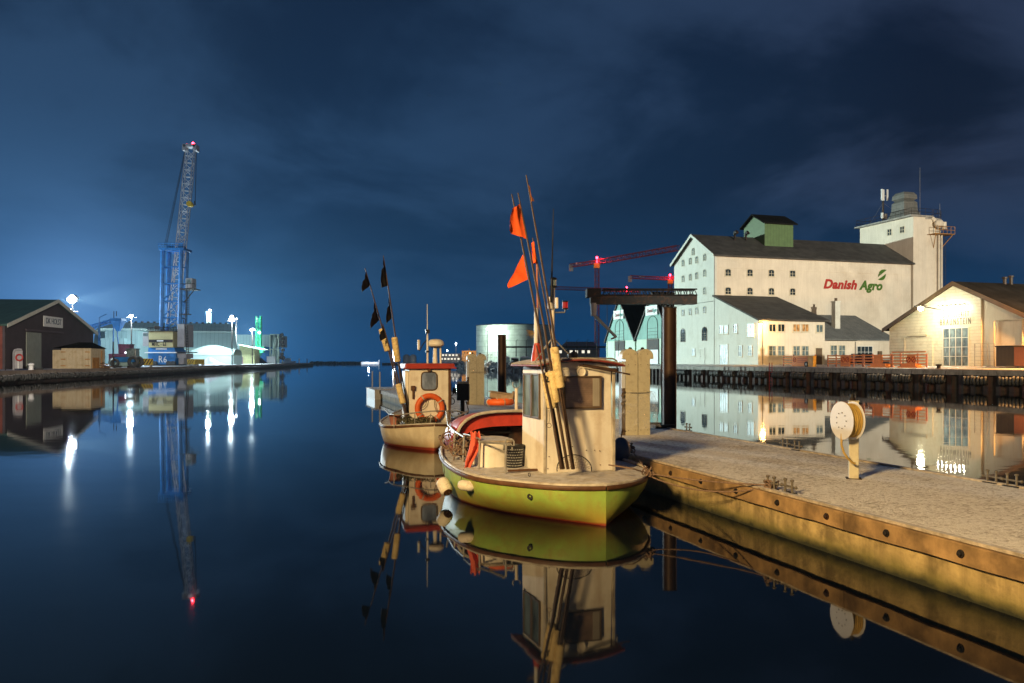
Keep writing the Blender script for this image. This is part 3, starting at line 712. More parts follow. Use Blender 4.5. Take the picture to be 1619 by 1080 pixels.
# corner sodium light
sl = hthing('wall_lamp', 'orange glowing sodium lamp on the corner of the office wing', 'lamp', T0+.1, SW, zl-.5)
m_ = MB(); m_.rod((T0+.05,SW,zl-.35),(T0-.25,SW-.75,zl-.25),.05); m_.lathe([(.05,.2),(.22,.1),(.28,-.05)], (T0-.25,SW-.75,zl-.4), 12); m_.build('bracket', K['steel_dark'], sl)
m_ = MB(); m_.ball((T0-.25,SW-.75,zl-.5),.17); m_.build('bulb', K['L_sod'], sl, smooth=True)
light('POINT', 'sodium_light', sl, (T0-.2,SW-1.15,zl-.75), 1150, (1,.52,.13), .25)
# ---------------- low wing with grey roof and chimney
SL = 92.0; TL1 = px_t(1412, SL)
low = hthing('low_wing', 'low cream wing with grey sloping roof and white chimney between the office and the distillery', 'low building', TW, SL, Z0)
m_ = MB(); m_.bx(TW+.06, TL1, SL, SL+.35, Z0, 5.2); m_.build('front_wall', K['render_warm'], low)
m_ = MB(); P4 = [(TW+.06,SL-.4,5.05),(TL1+.4,SL-.4,5.05),(TL1+.4,S0-.3,8.9),(TW+.06,S0-.3,8.9)]
m_.add([(a,b,c+.2) for a,b,c in P4]+[(a,b,c+.4) for a,b,c in P4], [(0,3,2,1),(4,5,6,7),(0,1,5,4),(1,2,6,5),(2,3,7,6),(3,0,4,7)]); lr = m_.build('roof', K['roof_grey'], low)
tc_ = px_t(1321.5, 95.5); zc = hz(478, Yd(tc_,95.5)); m_ = MB(); m_.bx(tc_-.42,tc_+.42,95.1,95.9,6.3,zc); m_.bx(tc_-.5,tc_+.5,95.0,96.0,zc,zc+.15); ch = m_.build('chimney', K['render_white'], lr)
m_ = MB(); m_.tube((tc_,95.5,zc+.15),(tc_,95.5,zc+.6),.2,n=10); m_.build('chimney_pot', K['frame_dark'], ch)
for xx in (1318, 1331): t_ = px_t(xx, SL); win(low, 'S', SL, t_, hz(562,Yd(t_,SL)), .95, 1.35, K['glass_cool'], K['sill'], 2, 2)
t_ = px_t(1367, SL); win(low, 'S', SL, t_, ZG+.2, 2.5, 2.3, K['glass'], K['frame_white'], 4, 3, name='loading_door', sill=False, lab='wide glazed loading door')
m_ = MB(); t_ = px_t(1352, SL); m_.tube((t_,SL-.08,Z0),(t_,SL-.08,5.1),.06,n=6); m_.build('drainpipe', K['metal'], low)
m_ = MB(); t_ = px_t(1390, SL); m_.bx(t_-.3,t_+.3,SL-.25,SL-.003,3.2,3.8); m_.build('meter_box', K['frame_dark'], low)
# ================================================================== DISTILLERY
DT = 61.0; DS1 = px_s(1408, DT); DSr = px_s(1513, DT); DS0 = 2*DSr-DS1; DSd = px_s(1553, DT)
dist = hthing('distillery', 'cream gabled distillery hall with dark roof, tall glazed door and bronze lettering under spotlights', 'distillery building', DT, DSr, Z0)
dze, dzr = 5.75, 9.55
def gz(s): return dzr - abs(s-DSr)*(dzr-dze)/(DS1-DSr)
m_ = MB(); m_.prism([(DSd,Z0),(DS1,Z0),(DS1,dze),(DSr,dzr),(DSd,gz(DSd))], DT-.14, DT+.3, 'x'); m_.build('gable_wall', K['render_dist'], dist)
m_ = MB(); m_.prism([(DS0,Z0),(DSd-.003,Z0),(DSd-.003,gz(DSd)),(DS0,dze)], DT, DT+.3, 'x'); m_.build('gable_wall', K['render_warm'], dist, label='plainer right part of the gable wall, lit orange')
m_ = MB(); m_.bx(DT+.31, DT+40, DS0, DS0+.3, Z0, dze); m_.bx(DT+.31, DT+40, DS1-.3, DS1, Z0, dze); m_.build('side_wall', K['render_warm'], dist)
gable_roof(dist, DT, DT+40, DS0, DS1, dze, dzr, 't', K['roof_dark'], barge=K['frame_dark'], oh=.55)
m_ = MB(); s_ = DSr-5; m_.box((DT+5.2, s_, gz(s_)+.33), (1.2,.8,.06), rx=math.atan2(dzr-dze, DS1-DSr)); m_.build('roof_light', K['glass_warm'], dist)
for t_, d_ in ((px_t(1587, DSr), -.3), (px_t(1597, DSr), -.15)):
    m_ = MB(); m_.tube((t_,DSr-.1,dzr),(t_,DSr-.1,dzr+.95+d_),.16,n=8); m_.tube((t_,DSr-.1,dzr+.95+d_),(t_,DSr-.1,dzr+1.1+d_),.25,n=8); m_.build('roof_vent', K['steel_dark'], dist)
# big glazed door
sa, sb = px_s(1492, DT-.14), px_s(1531, DT-.14); zt = hz(519.5, Yd(DT, sa))
win(dist, 'T', DT-.14, (sa+sb)/2, ZG+.05, abs(sa-sb), zt-ZG-.1, K['glass_cool'], K['frame_white'], 4, 4, name='glazed_door', sill=False)
win(dist, 'T', DT-.14, px_s(1454, DT), ZG+.02, 3.4, hz(532.5, Yd(DT, px_s(1454,DT)))-ZG-.1, K['render_dist'], K['render_dist'], 1, 1, name='bricked_doorway', sill=False)
m_ = MB(); sa2, sb2 = px_s(1440.5, DT), px_s(1468, DT); zz = hz(532, Yd(DT, sa2)); m_.bx(DT-.32, DT-.143, sb2, sa2, zz, zz+.18); m_.build('lintel', K['sill'], dist)
sl0, sl1 = px_s(1487, DT-.14), px_s(1535, DT-.14); sc_ = (sl0+sl1)/2
zb_ = hz(513.5, Yd(DT, sc_))
lett(dist, 'T', DT-.14, sc_, zb_, .85, 'BRAUNSTEIN', K['bronze_text'], extrude=.012, offset=-.006, spacing=1.6, width=abs(sl0-sl1))
zb2 = hz(501.5, Yd(DT, sc_)); sl0b, sl1b = px_s(1491, DT-.14), px_s(1532, DT-.14)
lett(dist, 'T', DT-.14, (sl0b+sl1b)/2, zb2, .7, 'DESTILLERIET', K['bronze_text'], extrude=.012, offset=-.006, spacing=1.6, width=abs(sl0b-sl1b))
# row of sign spots
for k in range(7):
    s_ = sl0b + (sl1b-sl0b)*(k/6); zz = zb2+1.05
    m_ = MB(); m_.rod((DT-.145,s_,zz),(DT-.7,s_,zz+.1),.02,4); m_.lathe([(.05,.1),(.11,-.06)],(DT-.7,s_,zz+.02),8); sp_ = m_.build('sign_lamp', K['steel_dark'], dist)
    m_ = MB(); m_.ball((DT-.7,s_,zz-.05),.055,8,6); m_.build('bulb', K['L_tube'], sp_)
    light('POINT', 'sign_light', sp_, (DT-.72,s_,zz-.14), 30, (1,.95,.78), .06)
# floodlight on a bracket at the eaves
FD = 2.9; fs = px_s(1455.5, DT-FD); fz = hz(488, Yd(DT-FD, fs))
fl = hthing('floodlight', 'dazzling yellow white floodlight on the left roof slope of the distillery gable', 'floodlight', DT-.2, fs, fz-.4)
m_ = MB(); m_.rod((DT-.15,fs,fz-.1),(DT-FD+.1,fs,fz+.22),.05); m_.bx(DT-FD-.4,DT-FD+.4,fs-.4,fs+.4,fz+.2,fz+.28); m_.build('bracket', K['steel_dark'], fl)
m_ = MB(); m_.ball((DT-FD,fs,fz),(.24,.24,.2)); m_.build('lens', K['L_yel'], fl, smooth=True)
light('POINT', 'flood_light', fl, (DT-FD,fs,fz-.3), 1250, (1,.97,.66), .3)
ld = hthing('quay_ladder', 'dark red steel ladder fixed to the right quay wall between the tyres', 'ladder', TQ-.5, px_s(1219,TQ-.5), .8)
m_ = MB(); ls_ = px_s(1219,TQ-.5)
for d in (-.25,.25): m_.rod((TQ-.55,ls_+d,-.3),(TQ-.55,ls_+d,ZQ+.5),.04,5)
for k in range(7): m_.rod((TQ-.55,ls_-.25,-.1+.3*k),(TQ-.55,ls_+.25,-.1+.3*k),.025,4)
m_.build('rails', M('dark red ladder steel', (.30,.03,.025), .6), ld)
# quay things in front of it
def hgroup_box(): pass
ct = hthing('dumpster', 'dark brown steel container with rust orange end at the right end of the distillery', 'container', DT-2.6, px_s(1592, DT-2.6), ZG)
c0, c1 = px_s(1603, DT-2.8), px_s(1575, DT-2.8)
m_ = MB(); m_.bx(DT-2.8, DT-2.7, c0, c1, ZG+.05, ZG+1.65); m_.bx(DT-2.7, DT-.6, c1-.1, c1, ZG+.05, ZG+1.65); m_.bx(DT-2.7, DT-.6, c0, c0+.1, ZG+.05, ZG+1.65); m_.bx(DT-2.7,DT-.6,c0+.1,c1-.1,ZG+.05,ZG+.2); m_.bx(DT-.7,DT-.6,c0+.1,c1-.1,ZG+.2,ZG+1.65); m_.build('body', K['container'], ct)
m_ = MB(); m_.bx(DT-2.9, DT-.5, c0-.05, c1+.05, ZG+1.655, ZG+1.75); m_.build('lid', K['steel_dark'], ct)
m_ = MB(); m_.bx(DT-2.85, DT-.55, c0-1.9, c0-.06, ZG+.05, ZG+1.6); m_.build('end_box', K['container_end'], ct)
pf = hthing('pipe_frame', 'thin orange lit pipe frame around the closed gate beside the brown container', 'frame', DT-.05, px_s(1592, DT), ZG)
p0, p1 = px_s(1572, DT-.2), px_s(1617, DT-.2); m_ = MB()
m_.path([(DT-.2,p0,ZG),(DT-.2,p0,ZG+4.0),(DT-.2,p1,ZG+4.0),(DT-.2,p1,ZG)], .08, 6); m_.build('pipe', K['sill'], pf)
fe = hthing('wire_fence', 'low wire mesh fence on thin posts to the right of the glazed distillery door', 'fence', DT-1.5, px_s(1555, DT-1.5), ZG)
f0, f1 = px_s(1541, DT-1.5), px_s(1572, DT-1.5); m_ = MB()
for k in range(4): s_ = f0+(f1-f0)*k/3; m_.rod((DT-1.5,s_,ZG),(DT-1.5,s_,ZG+2.0),.04,5)
for z_ in (.1,.5,.9,1.3,1.7,2.0): m_.rod((DT-1.5,f0,ZG+z_),(DT-1.5,f1,ZG+z_),.012,3)
m_.build('mesh_panel', K['metal'], fe)
for i, xx in enumerate((1482, 1602)):
    pass
# sodium lamp lighting the right end from outside the frame
s2 = hthing('street_lamp', 'tall sodium street lamp on the right quay just beyond the right edge of the view', 'street lamp', 57.5, 44.5, ZQ)
m_ = MB(); m_.tube((57.5,44.5,ZQ),(57.5,44.5,9.2),.1,.07,n=8); m_.path([(57.5,44.5,9.1),(57.8,44.8,9.5),(58.8,45.6,9.6)],.05); m_.build('pole', K['metal'], s2)
m_ = MB(); m_.box((59.0,45.7,9.58),(.7,.35,.16)); m_.build('lamp_head', K['steel_dark'], s2)
m_ = MB(); m_.box((59.0,45.7,9.48),(.5,.25,.03)); m_.build('lens', K['L_sod'], s2)
light('POINT', 'street_light', s2, (59.0,45.7,9.2), 15000, (1,.45,.12), .25)
s3 = hthing('floodlight_mast', 'tall twin headed floodlight mast in the yard beyond the right edge of the view', 'floodlight mast', 76, 0, ZG)
m_ = MB(); m_.tube((76,0,ZG),(76,0,22.5),.2,.1,n=8); m_.rod((74.6,0,22.4),(77.4,0,22.4),.06); m_.build('pole', K['metal'], s3)
for dx in (-1.2,1.2): m_ = MB(); m_.box((76+dx,.2,22.5),(.8,.5,.4)); hd_ = m_.build('lamp_head', K['steel_dark'], s3); m_ = MB(); m_.box((76+dx,.47,22.45),(.6,.03,.3)); m_.build('lens', K['L_sod'], hd_)
fl3 = light('SPOT', 'flood_beam', s3, (76,.7,22.0), 380000, (1,.93,.74), .4, spot_size=R(48), spot_blend=.4)
fl3.rotation_euler = Vector((.05, 1, -.13)).to_track_quat('-Z','Y').to_euler()
# bollard and debris on the quay edge
bl = hthing('mooring_bollard', 'low dark mooring bollard on the quay edge in front of the glazed distillery door', 'bollard', TQ+.4, px_s(1484,TQ+.4), ZQ)
m_ = MB(); m_.lathe([(.2,0),(.16,.1),(.15,.25),(.26,.32),(.24,.4),(.05,.43)], (TQ+.4, px_s(1484,TQ+.4), ZQ), 14); m_.build('bollard_post', K['steel_dark'], bl, smooth=True)
# ---------------- orange barriers and rail fences along the quay
def barrier(x0, x1, tt, lab, tilt=0.0, board=None, gaps=(), text=False, grp='orange barriers on the right quay', rails=4, posts=5, base=None):
    s0, s1 = px_s(x0, tt), px_s(x1, tt); o = hthing('barrier_fence', lab, 'barrier', tt, (s0+s1)/2, ZQ+.1, grp); zb0 = ZQ+.1
    for k in range(posts): m_ = MB(); s_ = s0+(s1-s0)*k/(posts-1); m_.bx(tt-.05,tt+.05,s_-.06,s_+.06,zb0,zb0+1.25+.1*math.sin(k*2.3)); m_.build('post', K['barrier_post'], o)
    m_ = MB()
    for k in range(rails): z_ = zb0+.25+.28*k; m_.add([(tt-.09,s0,z_),(tt-.051,s0,z_),(tt-.051,s1,z_+tilt),(tt-.09,s1,z_+tilt),(tt-.09,s0,z_+.12),(tt-.051,s0,z_+.12),(tt-.051,s1,z_+.12+tilt),(tt-.09,s1,z_+.12+tilt)], [(0,3,2,1),(4,5,6,7),(0,1,5,4),(1,2,6,5),(2,3,7,6),(3,0,4,7)])
    m_.build('rails', K['barrier'], o)
    if board:
        b0, b1 = px_s(board[0], tt-.15), px_s(board[1], tt-.15)
        m_ = MB(); m_.bx(tt-.16, tt-.10, b1, b0, zb0+.02, zb0+1.15); bo = m_.build('sign_board', K['barrier'], o)
        w2 = abs(b0-b1)
        if text:
            m_ = MB(); cs = ((b0+b1)/2,) if text == 1 else ((b0+b1)/2-.32, (b0+b1)/2+.32)
            if text == 1: cs = (b0-.5,)
            for c_ in cs: m_.torus((tt-.17, c_, zb0+.72), .24, .035, (1,0,0), 18, 4); m_.box((tt-.17,c_,zb0+.72),(.02,.05,.42),rx=R(45))
            m_.build('prohibition_mark', K['red_text'], bo)
            m_ = MB()
            for q in range(3): m_.bx(tt-.175,tt-.163,b1+.2,b0-(1.0 if text==1 else .2),zb0+.2+q*.13,zb0+.225+q*.13) if text==2 and q<2 else (m_.bx(tt-.175,tt-.163,b1+.3,b0-1.0,zb0+.45+q*.18,zb0+.5+q*.18) if text==1 else None)
            m_.build('small_print', K['red_text'], bo)
    if base:
        b0, b1 = px_s(base[0], tt-.2), px_s(base[1], tt-.2); m_ = MB(); m_.bx(tt-.5,tt+.4,b1,b0,zb0-.08,zb0+.1); m_.bx(tt-.4,tt+.3,b1+.3,b0-.3,zb0+.1,zb0+.35); m_.build('foot_block', K['barrier'], o)
barrier(1239, 1289, 57.2, 'leaning orange barrier with one round prohibition sign and a wheel, leftmost on the right quay', tilt=-.15, board=(1252,1278), text=1, posts=4)
barrier(1309, 1364, 57.4, 'orange rail fence with a two ring sign board near its left end', board=(1329,1344), text=2)
barrier(1366, 1409, 57.4, 'orange rail fence with a blank orange board and stacked foot block', board=(1381,1395), base=(1375,1406), posts=4)
barrier(1411, 1465, 57.4, 'orange rail fence with a two ring sign board on a foot block by the distillery', board=(1434,1447), text=2, base=(1423,1454), rails=5)
tr = hthing('trailer_wheel', 'small dark wheel standing by the leftmost orange barrier', 'wheel', 56.9, px_s(1275,56.9), ZQ)
m_ = MB(); ws = px_s(1275,56.9); m_.torus((56.9,ws,ZQ+.33),.24,.09,(1,0,0),18,8); to = m_.build('tyre', K['rubber'], tr, smooth=True); m_ = MB(); m_.tube((56.85,ws,ZQ+.33),(56.95,ws,ZQ+.33),.17,n=14); m_.build('rim', K['metal'], tr)
gs = hthing('orange_cabinet', 'small bright orange box at the right end of the leftmost barrier', 'cabinet', 57.0, px_s(1284,57.0), ZQ)
m_ = MB(); cs_ = px_s(1284,57.0); m_.bx(56.8,57.2,cs_-.45,cs_+.45,ZQ+.05,ZQ+1.2); m_.bx(56.78,57.22,cs_-.5,cs_+.5,ZQ+1.2,ZQ+1.26); m_.build('body', M('ochre orange board', (.80,.42,.06), .5), gs, bevel=.02)
# red parked car behind the fence
car = hthing('parked_car', 'small dark red car parked behind the orange fence in front of the low wing', 'car', px_t(1366,86), 86, ZG)
ca = px_t(1366, 86); m_ = MB()
m_.prism([(ca-2.1,ZG+.35),(ca+2.1,ZG+.35),(ca+2.15,ZG+.8),(ca+1.3,ZG+.92),(ca-1.9,ZG+.98),(ca-2.12,ZG+.75)], 85.2, 86.8, 'y'); cb = m_.build('body', K['red_paint'], car, bevel=.08)
m_ = MB(); m_.prism([(ca-1.85,ZG+.981),(ca+.95,ZG+.94),(ca+.35,ZG+1.42),(ca-1.4,ZG+1.45)], 85.3, 86.7, 'y'); m_.build('cabin', K['glass'], car, bevel=.05)
for dx in (-1.35, 1.35):
    for dy in (85.25, 86.6):
        m_ = MB(); m_.lathe([(.1,-.1),(.31,-.1),(.31,.1),(.1,.1)], (ca+dx,dy+.05,ZG+.31), 16, axis=(0,1,0)); m_.build('wheel', K['rubber'], car)
# ================================================================== TWO STEEP GABLED STORES
def store(sa_, sb_, lab, sign):
    o = hthing('gabled_store', lab, 'storage building', T0, (sa_+sb_)/2, Z0); sm_ = (sa_+sb_)/2; ze_, zr_ = 6.2, 13.7
    m_ = MB(); m_.bx(T0, T0+.3, sa_+.15, sb_-.15, Z0, ze_-.1); m_.build('lower_wall', K['shed_wall'], o)
    m_ = MB(); m_.prism([(sa_+.1,ze_-.1),(sb_-.1,ze_-.1),(sm_,zr_)], T0-.08, T0+.3, 'x'); m_.build('gable_boards', K['teal_board'], o)
    m_ = MB(); m_.bx(T0+.31, T0+32, sa_+.15, sa_+.4, Z0, ze_); m_.bx(T0+.31, T0+32, sb_-.4, sb_-.15, Z0, ze_); m_.build('side_wall', K['shed_wall'], o)
    gable_roof(o, T0, T0+32, sa_+.1, sb_-.1, ze_, zr_, 't', K['roof_dark'], barge=K['steel_dark'], oh=.28)
    # arched louvred opening with dark band and pale roller door below
    w_ = 2.1
    win(o, 'T', T0-.08, sm_, ze_, w_*2-.6, 2.2, K['teal_board'], K['steel_dark'], 1, 4, arch=1.5, name='arched_hatch', sill=False)
    m_ = MB(); m_.bx(T0-.11, T0-.083, sm_-1.9, sm_+1.9, 4.3, ze_-.15); m_.build('dark_panel', K['steel_dark'], o)
    m_ = MB(); m_.bx(T0-.06, T0-.003, sm_-1.9, sm_+1.9, ZG, 4.29); d = m_.build('roller_door', K['panel_white'], o)
    m_ = MB(); m_.bx(T0-.1, T0-.003, sm_-2.15, sm_-1.91, ZG, ze_-.12); m_.bx(T0-.1,T0-.003,sm_+1.91,sm_+2.15,ZG,ze_-.12); m_.build('door_frame', K['steel_dark'], o)
    m_ = MB(); zs_ = 10.0; m_.bx(T0-.35, T0-.30, sm_-2.1, sm_+2.1, zs_, zs_+1.6); sg = m_.build('sign', K['sign_white'], o)
    mb = MB(); to_ = Matrix(((0,1,0,T0-.37),(-1,0,0,sm_+.45),(0,0,1,zs_+.5),(0,0,0,1))); text_mb(mb, 'Danish', .9, to_, offset=.02, shear=.25, width=2.1); mb.build('lettering', M('sign red', (.25,.10,.10), .6), sg)
    mb = MB(); to_ = Matrix(((0,1,0,T0-.37),(-1,0,0,sm_-1.2),(0,0,1,zs_+.5),(0,0,0,1))); text_mb(mb, 'Agro', .9, to_, offset=.02, shear=.25, width=1.4); mb.build('lettering', K['teal_text'], sg)
    return o
sX = px_s(1005, T0)
store(S1+.8, sX-.15, 'steep dark roofed store with teal gable, right of its twin and beside the mill', 1)
store(sX+.15, px_s(958, T0), 'steep dark roofed store with teal gable, left of its twin', 1)
# ================================================================== SHIP LOADER GANTRY
GY = 104.0
gt = thing('ship_loader', 'dark lattice conveyor gantry reaching over the water in front of the mill gable', 'ship loader', P(1015,571,GY)*1.0)
gt.location = (17, GY, 0); OFS[gt.name] = Vector((17, GY, 0))
z0g, z1g, z2g = hz(482,GY), hz(468,GY), hz(458,GY)
xa, xb = P(933,0,GY).x, P(1100,0,GY).x
m_ = MB(); m_.bx(xa, xb, GY-.8, GY+.8, z0g+.05, z1g); m_.build('conveyor_casing', K['steel_dark'], gt)
m_ = MB()
for yy in (GY-.85, GY+.85):
    m_.rod((xa+1.6,yy,z2g),(xb,yy,z2g),.09,4); m_.rod((xa,yy,z1g+.05),(xb,yy,z1g+.05),.09,4); n = 16
    for k in range(n):
        a = xa+1.6+(xb-xa-1.6)*k/n; b = xa+1.6+(xb-xa-1.6)*(k+.5)/n; c = xa+1.6+(xb-xa-1.6)*(k+1)/n
        m_.rod((a,yy,z1g),(b,yy,z2g),.05,4); m_.rod((b,yy,z2g),(c,yy,z1g),.05,4)
m_.build('truss', K['steel_dark'], gt)
m_ = MB(); m_.bx(xa-.5,xa+1.3,GY-1.2,GY+1.2,z1g-.2,z1g+.9); m_.build('head_drum', K['steel_dark'], gt)
m_ = MB(); xs_ = P(938,0,GY).x; m_.tube((xs_,GY-.5,z0g+.2),(xs_,GY-.5,hz(500,GY)),.45,.35,n=12); sp = m_.build('loading_spout', K['crane_grey'], gt, smooth=True)
m_ = MB(); m_.tube((xs_+.1,GY-.5,hz(499,GY)),P(974,533,GY-2),.22,.2,n=8); m_.tube(P(974,533,GY-2),P(966,536,GY-2),.12,n=6); m_.build('chute', K['metal'], gt)
m_ = MB()
for dx in (.1,1.2,2.4): m_.rod((xs_+dx*1.5,GY,z0g),(xs_+dx*1.2+.5,GY+1,3),.035,4)
m_.build('hoist_cable', K['steel_dark'], gt)
m_ = MB(); xl = P(1056,0,GY).x
for dx in (-1,1):
    for dy in (-1,1): m_.rod((xl+dx*.5,GY+dy*1.0,z0g),(xl+dx*.55,GY+dy*1.5,-1),.14,4)
for k in range(4): m_.rod((xl-.5,GY-1.1,1+2*k),(xl+.5,GY-1.1,3+2*k),.07,4)
m_.build('support_leg', K['steel_dark'], gt)
# ================================================================== LEFT QUAY
QL = [(-38,20),(-47,60),(-54.6,88),(-59.2,120),(-68.5,180),(-84.5,280),(-112,447)]
ZL = 1.35
def ql(Y):
    for (a, b), (c, d) in zip(QL, QL[1:]):
        if Y <= d: return a + (c-a)*(Y-b)/(d-b)
    return QL[-1][0]
g = MB(); n = len(QL)
V_ = [(x, y, ZL) for x, y in QL] + [(-116, 455, ZL), (-400, 470, ZL), (-400, 20, ZL)]
g.poly(V_); struct('quay_ground', g, M('snowy terminal yard', (.30,.31,.33), .85, var=.35, scale=.12, bump=.3, bscale=2, dist=.05, snow=.85))
lw = thing('quay_wall', 'long dark quay wall with pale brownish concrete coping on the left side of the harbour', 'quay wall', (-54.6, 88, 0))
OFS[lw.name] = Vector((-54.6, 88, 0))
m_ = MB()
for (a, b), (c, d) in zip(QL, QL[1:]):
    dv = Vector((c-a, d-b, 0)).normalized(); nn = Vector((dv.y, -dv.x, 0))
    for off, z0, z1 in ((.25, .95, ZL+.03),):
        p = [Vector((a,b,0))+nn*off, Vector((c,d,0))+nn*off, Vector((c,d,0))-nn*.35, Vector((a,b,0))-nn*.35]
        m_.add([(v.x,v.y,z0) for v in p]+[(v.x,v.y,z1) for v in p], [(0,3,2,1),(4,5,6,7),(0,1,5,4),(1,2,6,5),(2,3,7,6),(3,0,4,7)])
m_.build('coping', M('brownish coping concrete', (.26,.22,.19), .85, var=.3, scale=.8, bump=.4, streak=.4, dirt=(.10,.06,.04), dirt_scale=.4), lw)
m_ = MB()
for (a, b), (c, d) in zip(QL, QL[1:]): m_.add([(a,b,-1),(c,d,-1),(c,d,.95),(a,b,.95)], [(0,1,2,3)])
m_.add([(-112,447,-1),(-116,455,-1),(-400,470,-1),(-400,470,ZL),(-116,455,ZL),(-112,447,ZL)], [(0,1,4,5),(1,2,3,4)])
m_.build('wall_face', K['sheet_pile'], lw)
def qwalk(step, start=60, end=440):
    Y = start; out = []
    while Y < end:
        x = ql(Y); dx = ql(Y+.5)-x; d = Vector((dx, .5, 0)).normalized(); out.append((x, Y, d)); Y += step*d.y
    return out
# tyres: one string per fender thing; past the crane they read as one row of far tyres
sp = [q for q in qwalk(5.2, 74, 212)]
for i, (x, Y, d) in enumerate(sp):
    o = thing('tyre_fender', f'string of dark tyres on the left quay wall, number {i+1} from the left photo edge', 'tyre fender', (x+d.y*.42, Y-d.x*.42, .62), math.atan2(d.y, d.x)-math.pi/2, 'tyre fenders along the left quay')
    r_ = random.Random(50+i)
    for k in range(7):
        to = bpy.data.objects.new('tyre', tyre_me); COL.objects.link(to); to.parent = o
        to.location = (r_.uniform(-.04,.04), (k-3)*.66, r_.uniform(-.06,.06)); to.rotation_euler = (R(r_.uniform(-10,10)), 0, R(-35+r_.uniform(-15,15)))
    c = MB(); c.path([(-.35,-2.4,.55),(0,-2.2,.1),(0,0,0),(0,2.2,.1),(-.35,2.4,.55)], .02, 5); c.build('chain', K['metal'], o)
m_ = MB()
for (x, Y, d) in qwalk(1.1, 214, 446):
    m_.torus((x+d.y*.3, Y-d.x*.3, .55), .33, .13, (d.x*.6+.4*d.y, d.y*.6-.4*d.x, random.uniform(-.1,.1)), 8, 5)
tag(m_.build('tyre_row', K['rubber'], None), 'unbroken far row of small dark tyres along the left quay beyond the crane', 'tyres', kind='stuff')
# ---------------- red brick warehouse
def wface(name, pts, mat, root, **k): m = MB(); m.poly(pts); return m.build(name, mat, root, **k)
A = Vector((-65.9,103.5,0)); B = Vector((-70.3,133.7,0)); dv = (B-A).normalized(); nv = Vector((-dv.y, dv.x, 0))   # nv: away from the water
wr = thing('brick_warehouse', 'red brick warehouse with teal sheet roof and a white name board on its dark gable', 'warehouse', A, math.atan2(dv.y, dv.x), ofs=(0,0,0))
Lw = (B-A).length; ze, zr = 7.1, 11.3
m_ = MB(); m_.prism([(0,1.3),(Lw,1.3),(Lw,ze),(Lw/2,zr),(0,ze)], 0, .3, 'y'); m_.build('gable_wall', K['brick_blue'], wr)
m_ = MB(); m_.bx(0,.3,.31,60,1.3,ze); m_.bx(Lw-.3,Lw,.31,60,1.3,ze); m_.build('brick_wall', K['brick'], wr)
m_ = MB()
for sg in (0, 1):
    e = -.5 if sg == 0 else Lw+.5; z_e = ze-.13
    m_.prism([(e,z_e),(Lw/2,zr),(Lw/2,zr+.25),(e,z_e+.25)], -.5, 60, 'y')
rf = m_.build('roof', K['roof_teal'], wr)
m_ = MB()
for sg in (0, 1):
    e = -.55 if sg == 0 else Lw+.55
    m_.prism([(e,ze-.35),(Lw/2,zr-.2),(Lw/2,zr+.3),(e,ze+.15)], -.6, -.503, 'y')
m_.build('verge_board', K['barge'], wr)
def wx(x):  # along-gable coordinate for a pixel column
    r = (x-CX)/F; return (r*A.y - A.x)/(dv.x - r*dv.y)
def wz(x, y): s = wx(x); return hz(y, A.y+dv.y*s)
m_ = MB(); m_.bx(wx(67),wx(97),-.22,-.1,wz(67,516),wz(67,499)); sg_ = m_.build('sign_board', K['sign_white'], wr)
mb = MB(); text_mb(mb, 'DK HOLST', 1.2, Matrix.Translation(((wx(68)+wx(96))/2, -.24, wz(67,511))), width=(wx(96)-wx(68))*.86, offset=.01); mb.build('lettering', M('dull blue sign lettering', (.10,.13,.17), .6), sg_)
m_ = MB(); m_.bx(wx(41),wx(64),-.12,-.003,1.36,wz(41,525)); m_.build('sliding_door', M('grey green sliding door', (.24,.27,.24), .6, var=.1, lines=('x', .6, .4)), wr)
m_ = MB(); m_.bx(wx(40)-.3,wx(98),-.28,-.13,wz(41,523),wz(41,520)); m_.build('door_rail', K['brick_blue'], wr)
# ---------------- cream steel shed
sh0 = P(97,571,110); sh0.z = 0; sh1 = sh0+Vector((3.9,.35,0)); dv2 = (sh1-sh0).normalized(); Ls = (sh1-sh0).length
sh = thing('steel_shed', 'cream steel shed with double doors and dark hipped roof beside the brick warehouse', 'shed', sh0, math.atan2(dv2.y, dv2.x))
def sx(x): r = (x-CX)/F; return (r*sh0.y - sh0.x)/(dv2.x - r*dv2.y)
hs = hz(550.5, 110); m_ = MB(); m_.bx(-1.2, -.003, .1, 4.4, 1.33, hs-.25); m_.bx(0, Ls, 0, 4.6, 1.33, hs); m_.build('walls', K['shed_cream'], sh)
m_ = MB(); hr = hz(541.5, 113); e = .35
e = .2; b_ = [(-.9-e,-e,hs+.003),(Ls+e,-e,hs+.003),(Ls+e,4.6+e,hs+.003),(-.9-e,4.6+e,hs+.003)]; t_ = [(1.5,1.9,hr),(Ls-.9,2.6,hr)]
m_.add(b_+t_, [(0,3,2,1),(0,1,5,4),(1,2,5),(2,3,4,5),(3,0,4)]); m_.build('roof', K['roof_dark'], sh)
for a, b in ((98,120),(121,141)):
    m_ = MB(); m_.bx(sx(a)+.06, sx(b)-.06, -.08, -.003, 1.4, hs-.15); d_ = m_.build('door', K['shed_cream'], sh)
    m_ = MB(); hx = sx(a)+.2 if a < 110 else sx(b)-.2
    for z_ in (1.7, 2.6, 3.6): m_.bx(hx-.3, hx+.3, -.13, -.081, z_, z_+.12)
    m_.build('hinge', K['rust_hinge'], d_)
m_ = MB(); m_.bx(Ls+.003, Ls+.08, 3.4, 3.55, 1.34, hs-.3); m_.bx(Ls+.003,Ls+.06,.5,2.6,1.34,2.9); m_.build('side_board', K['rust_hinge'], sh)
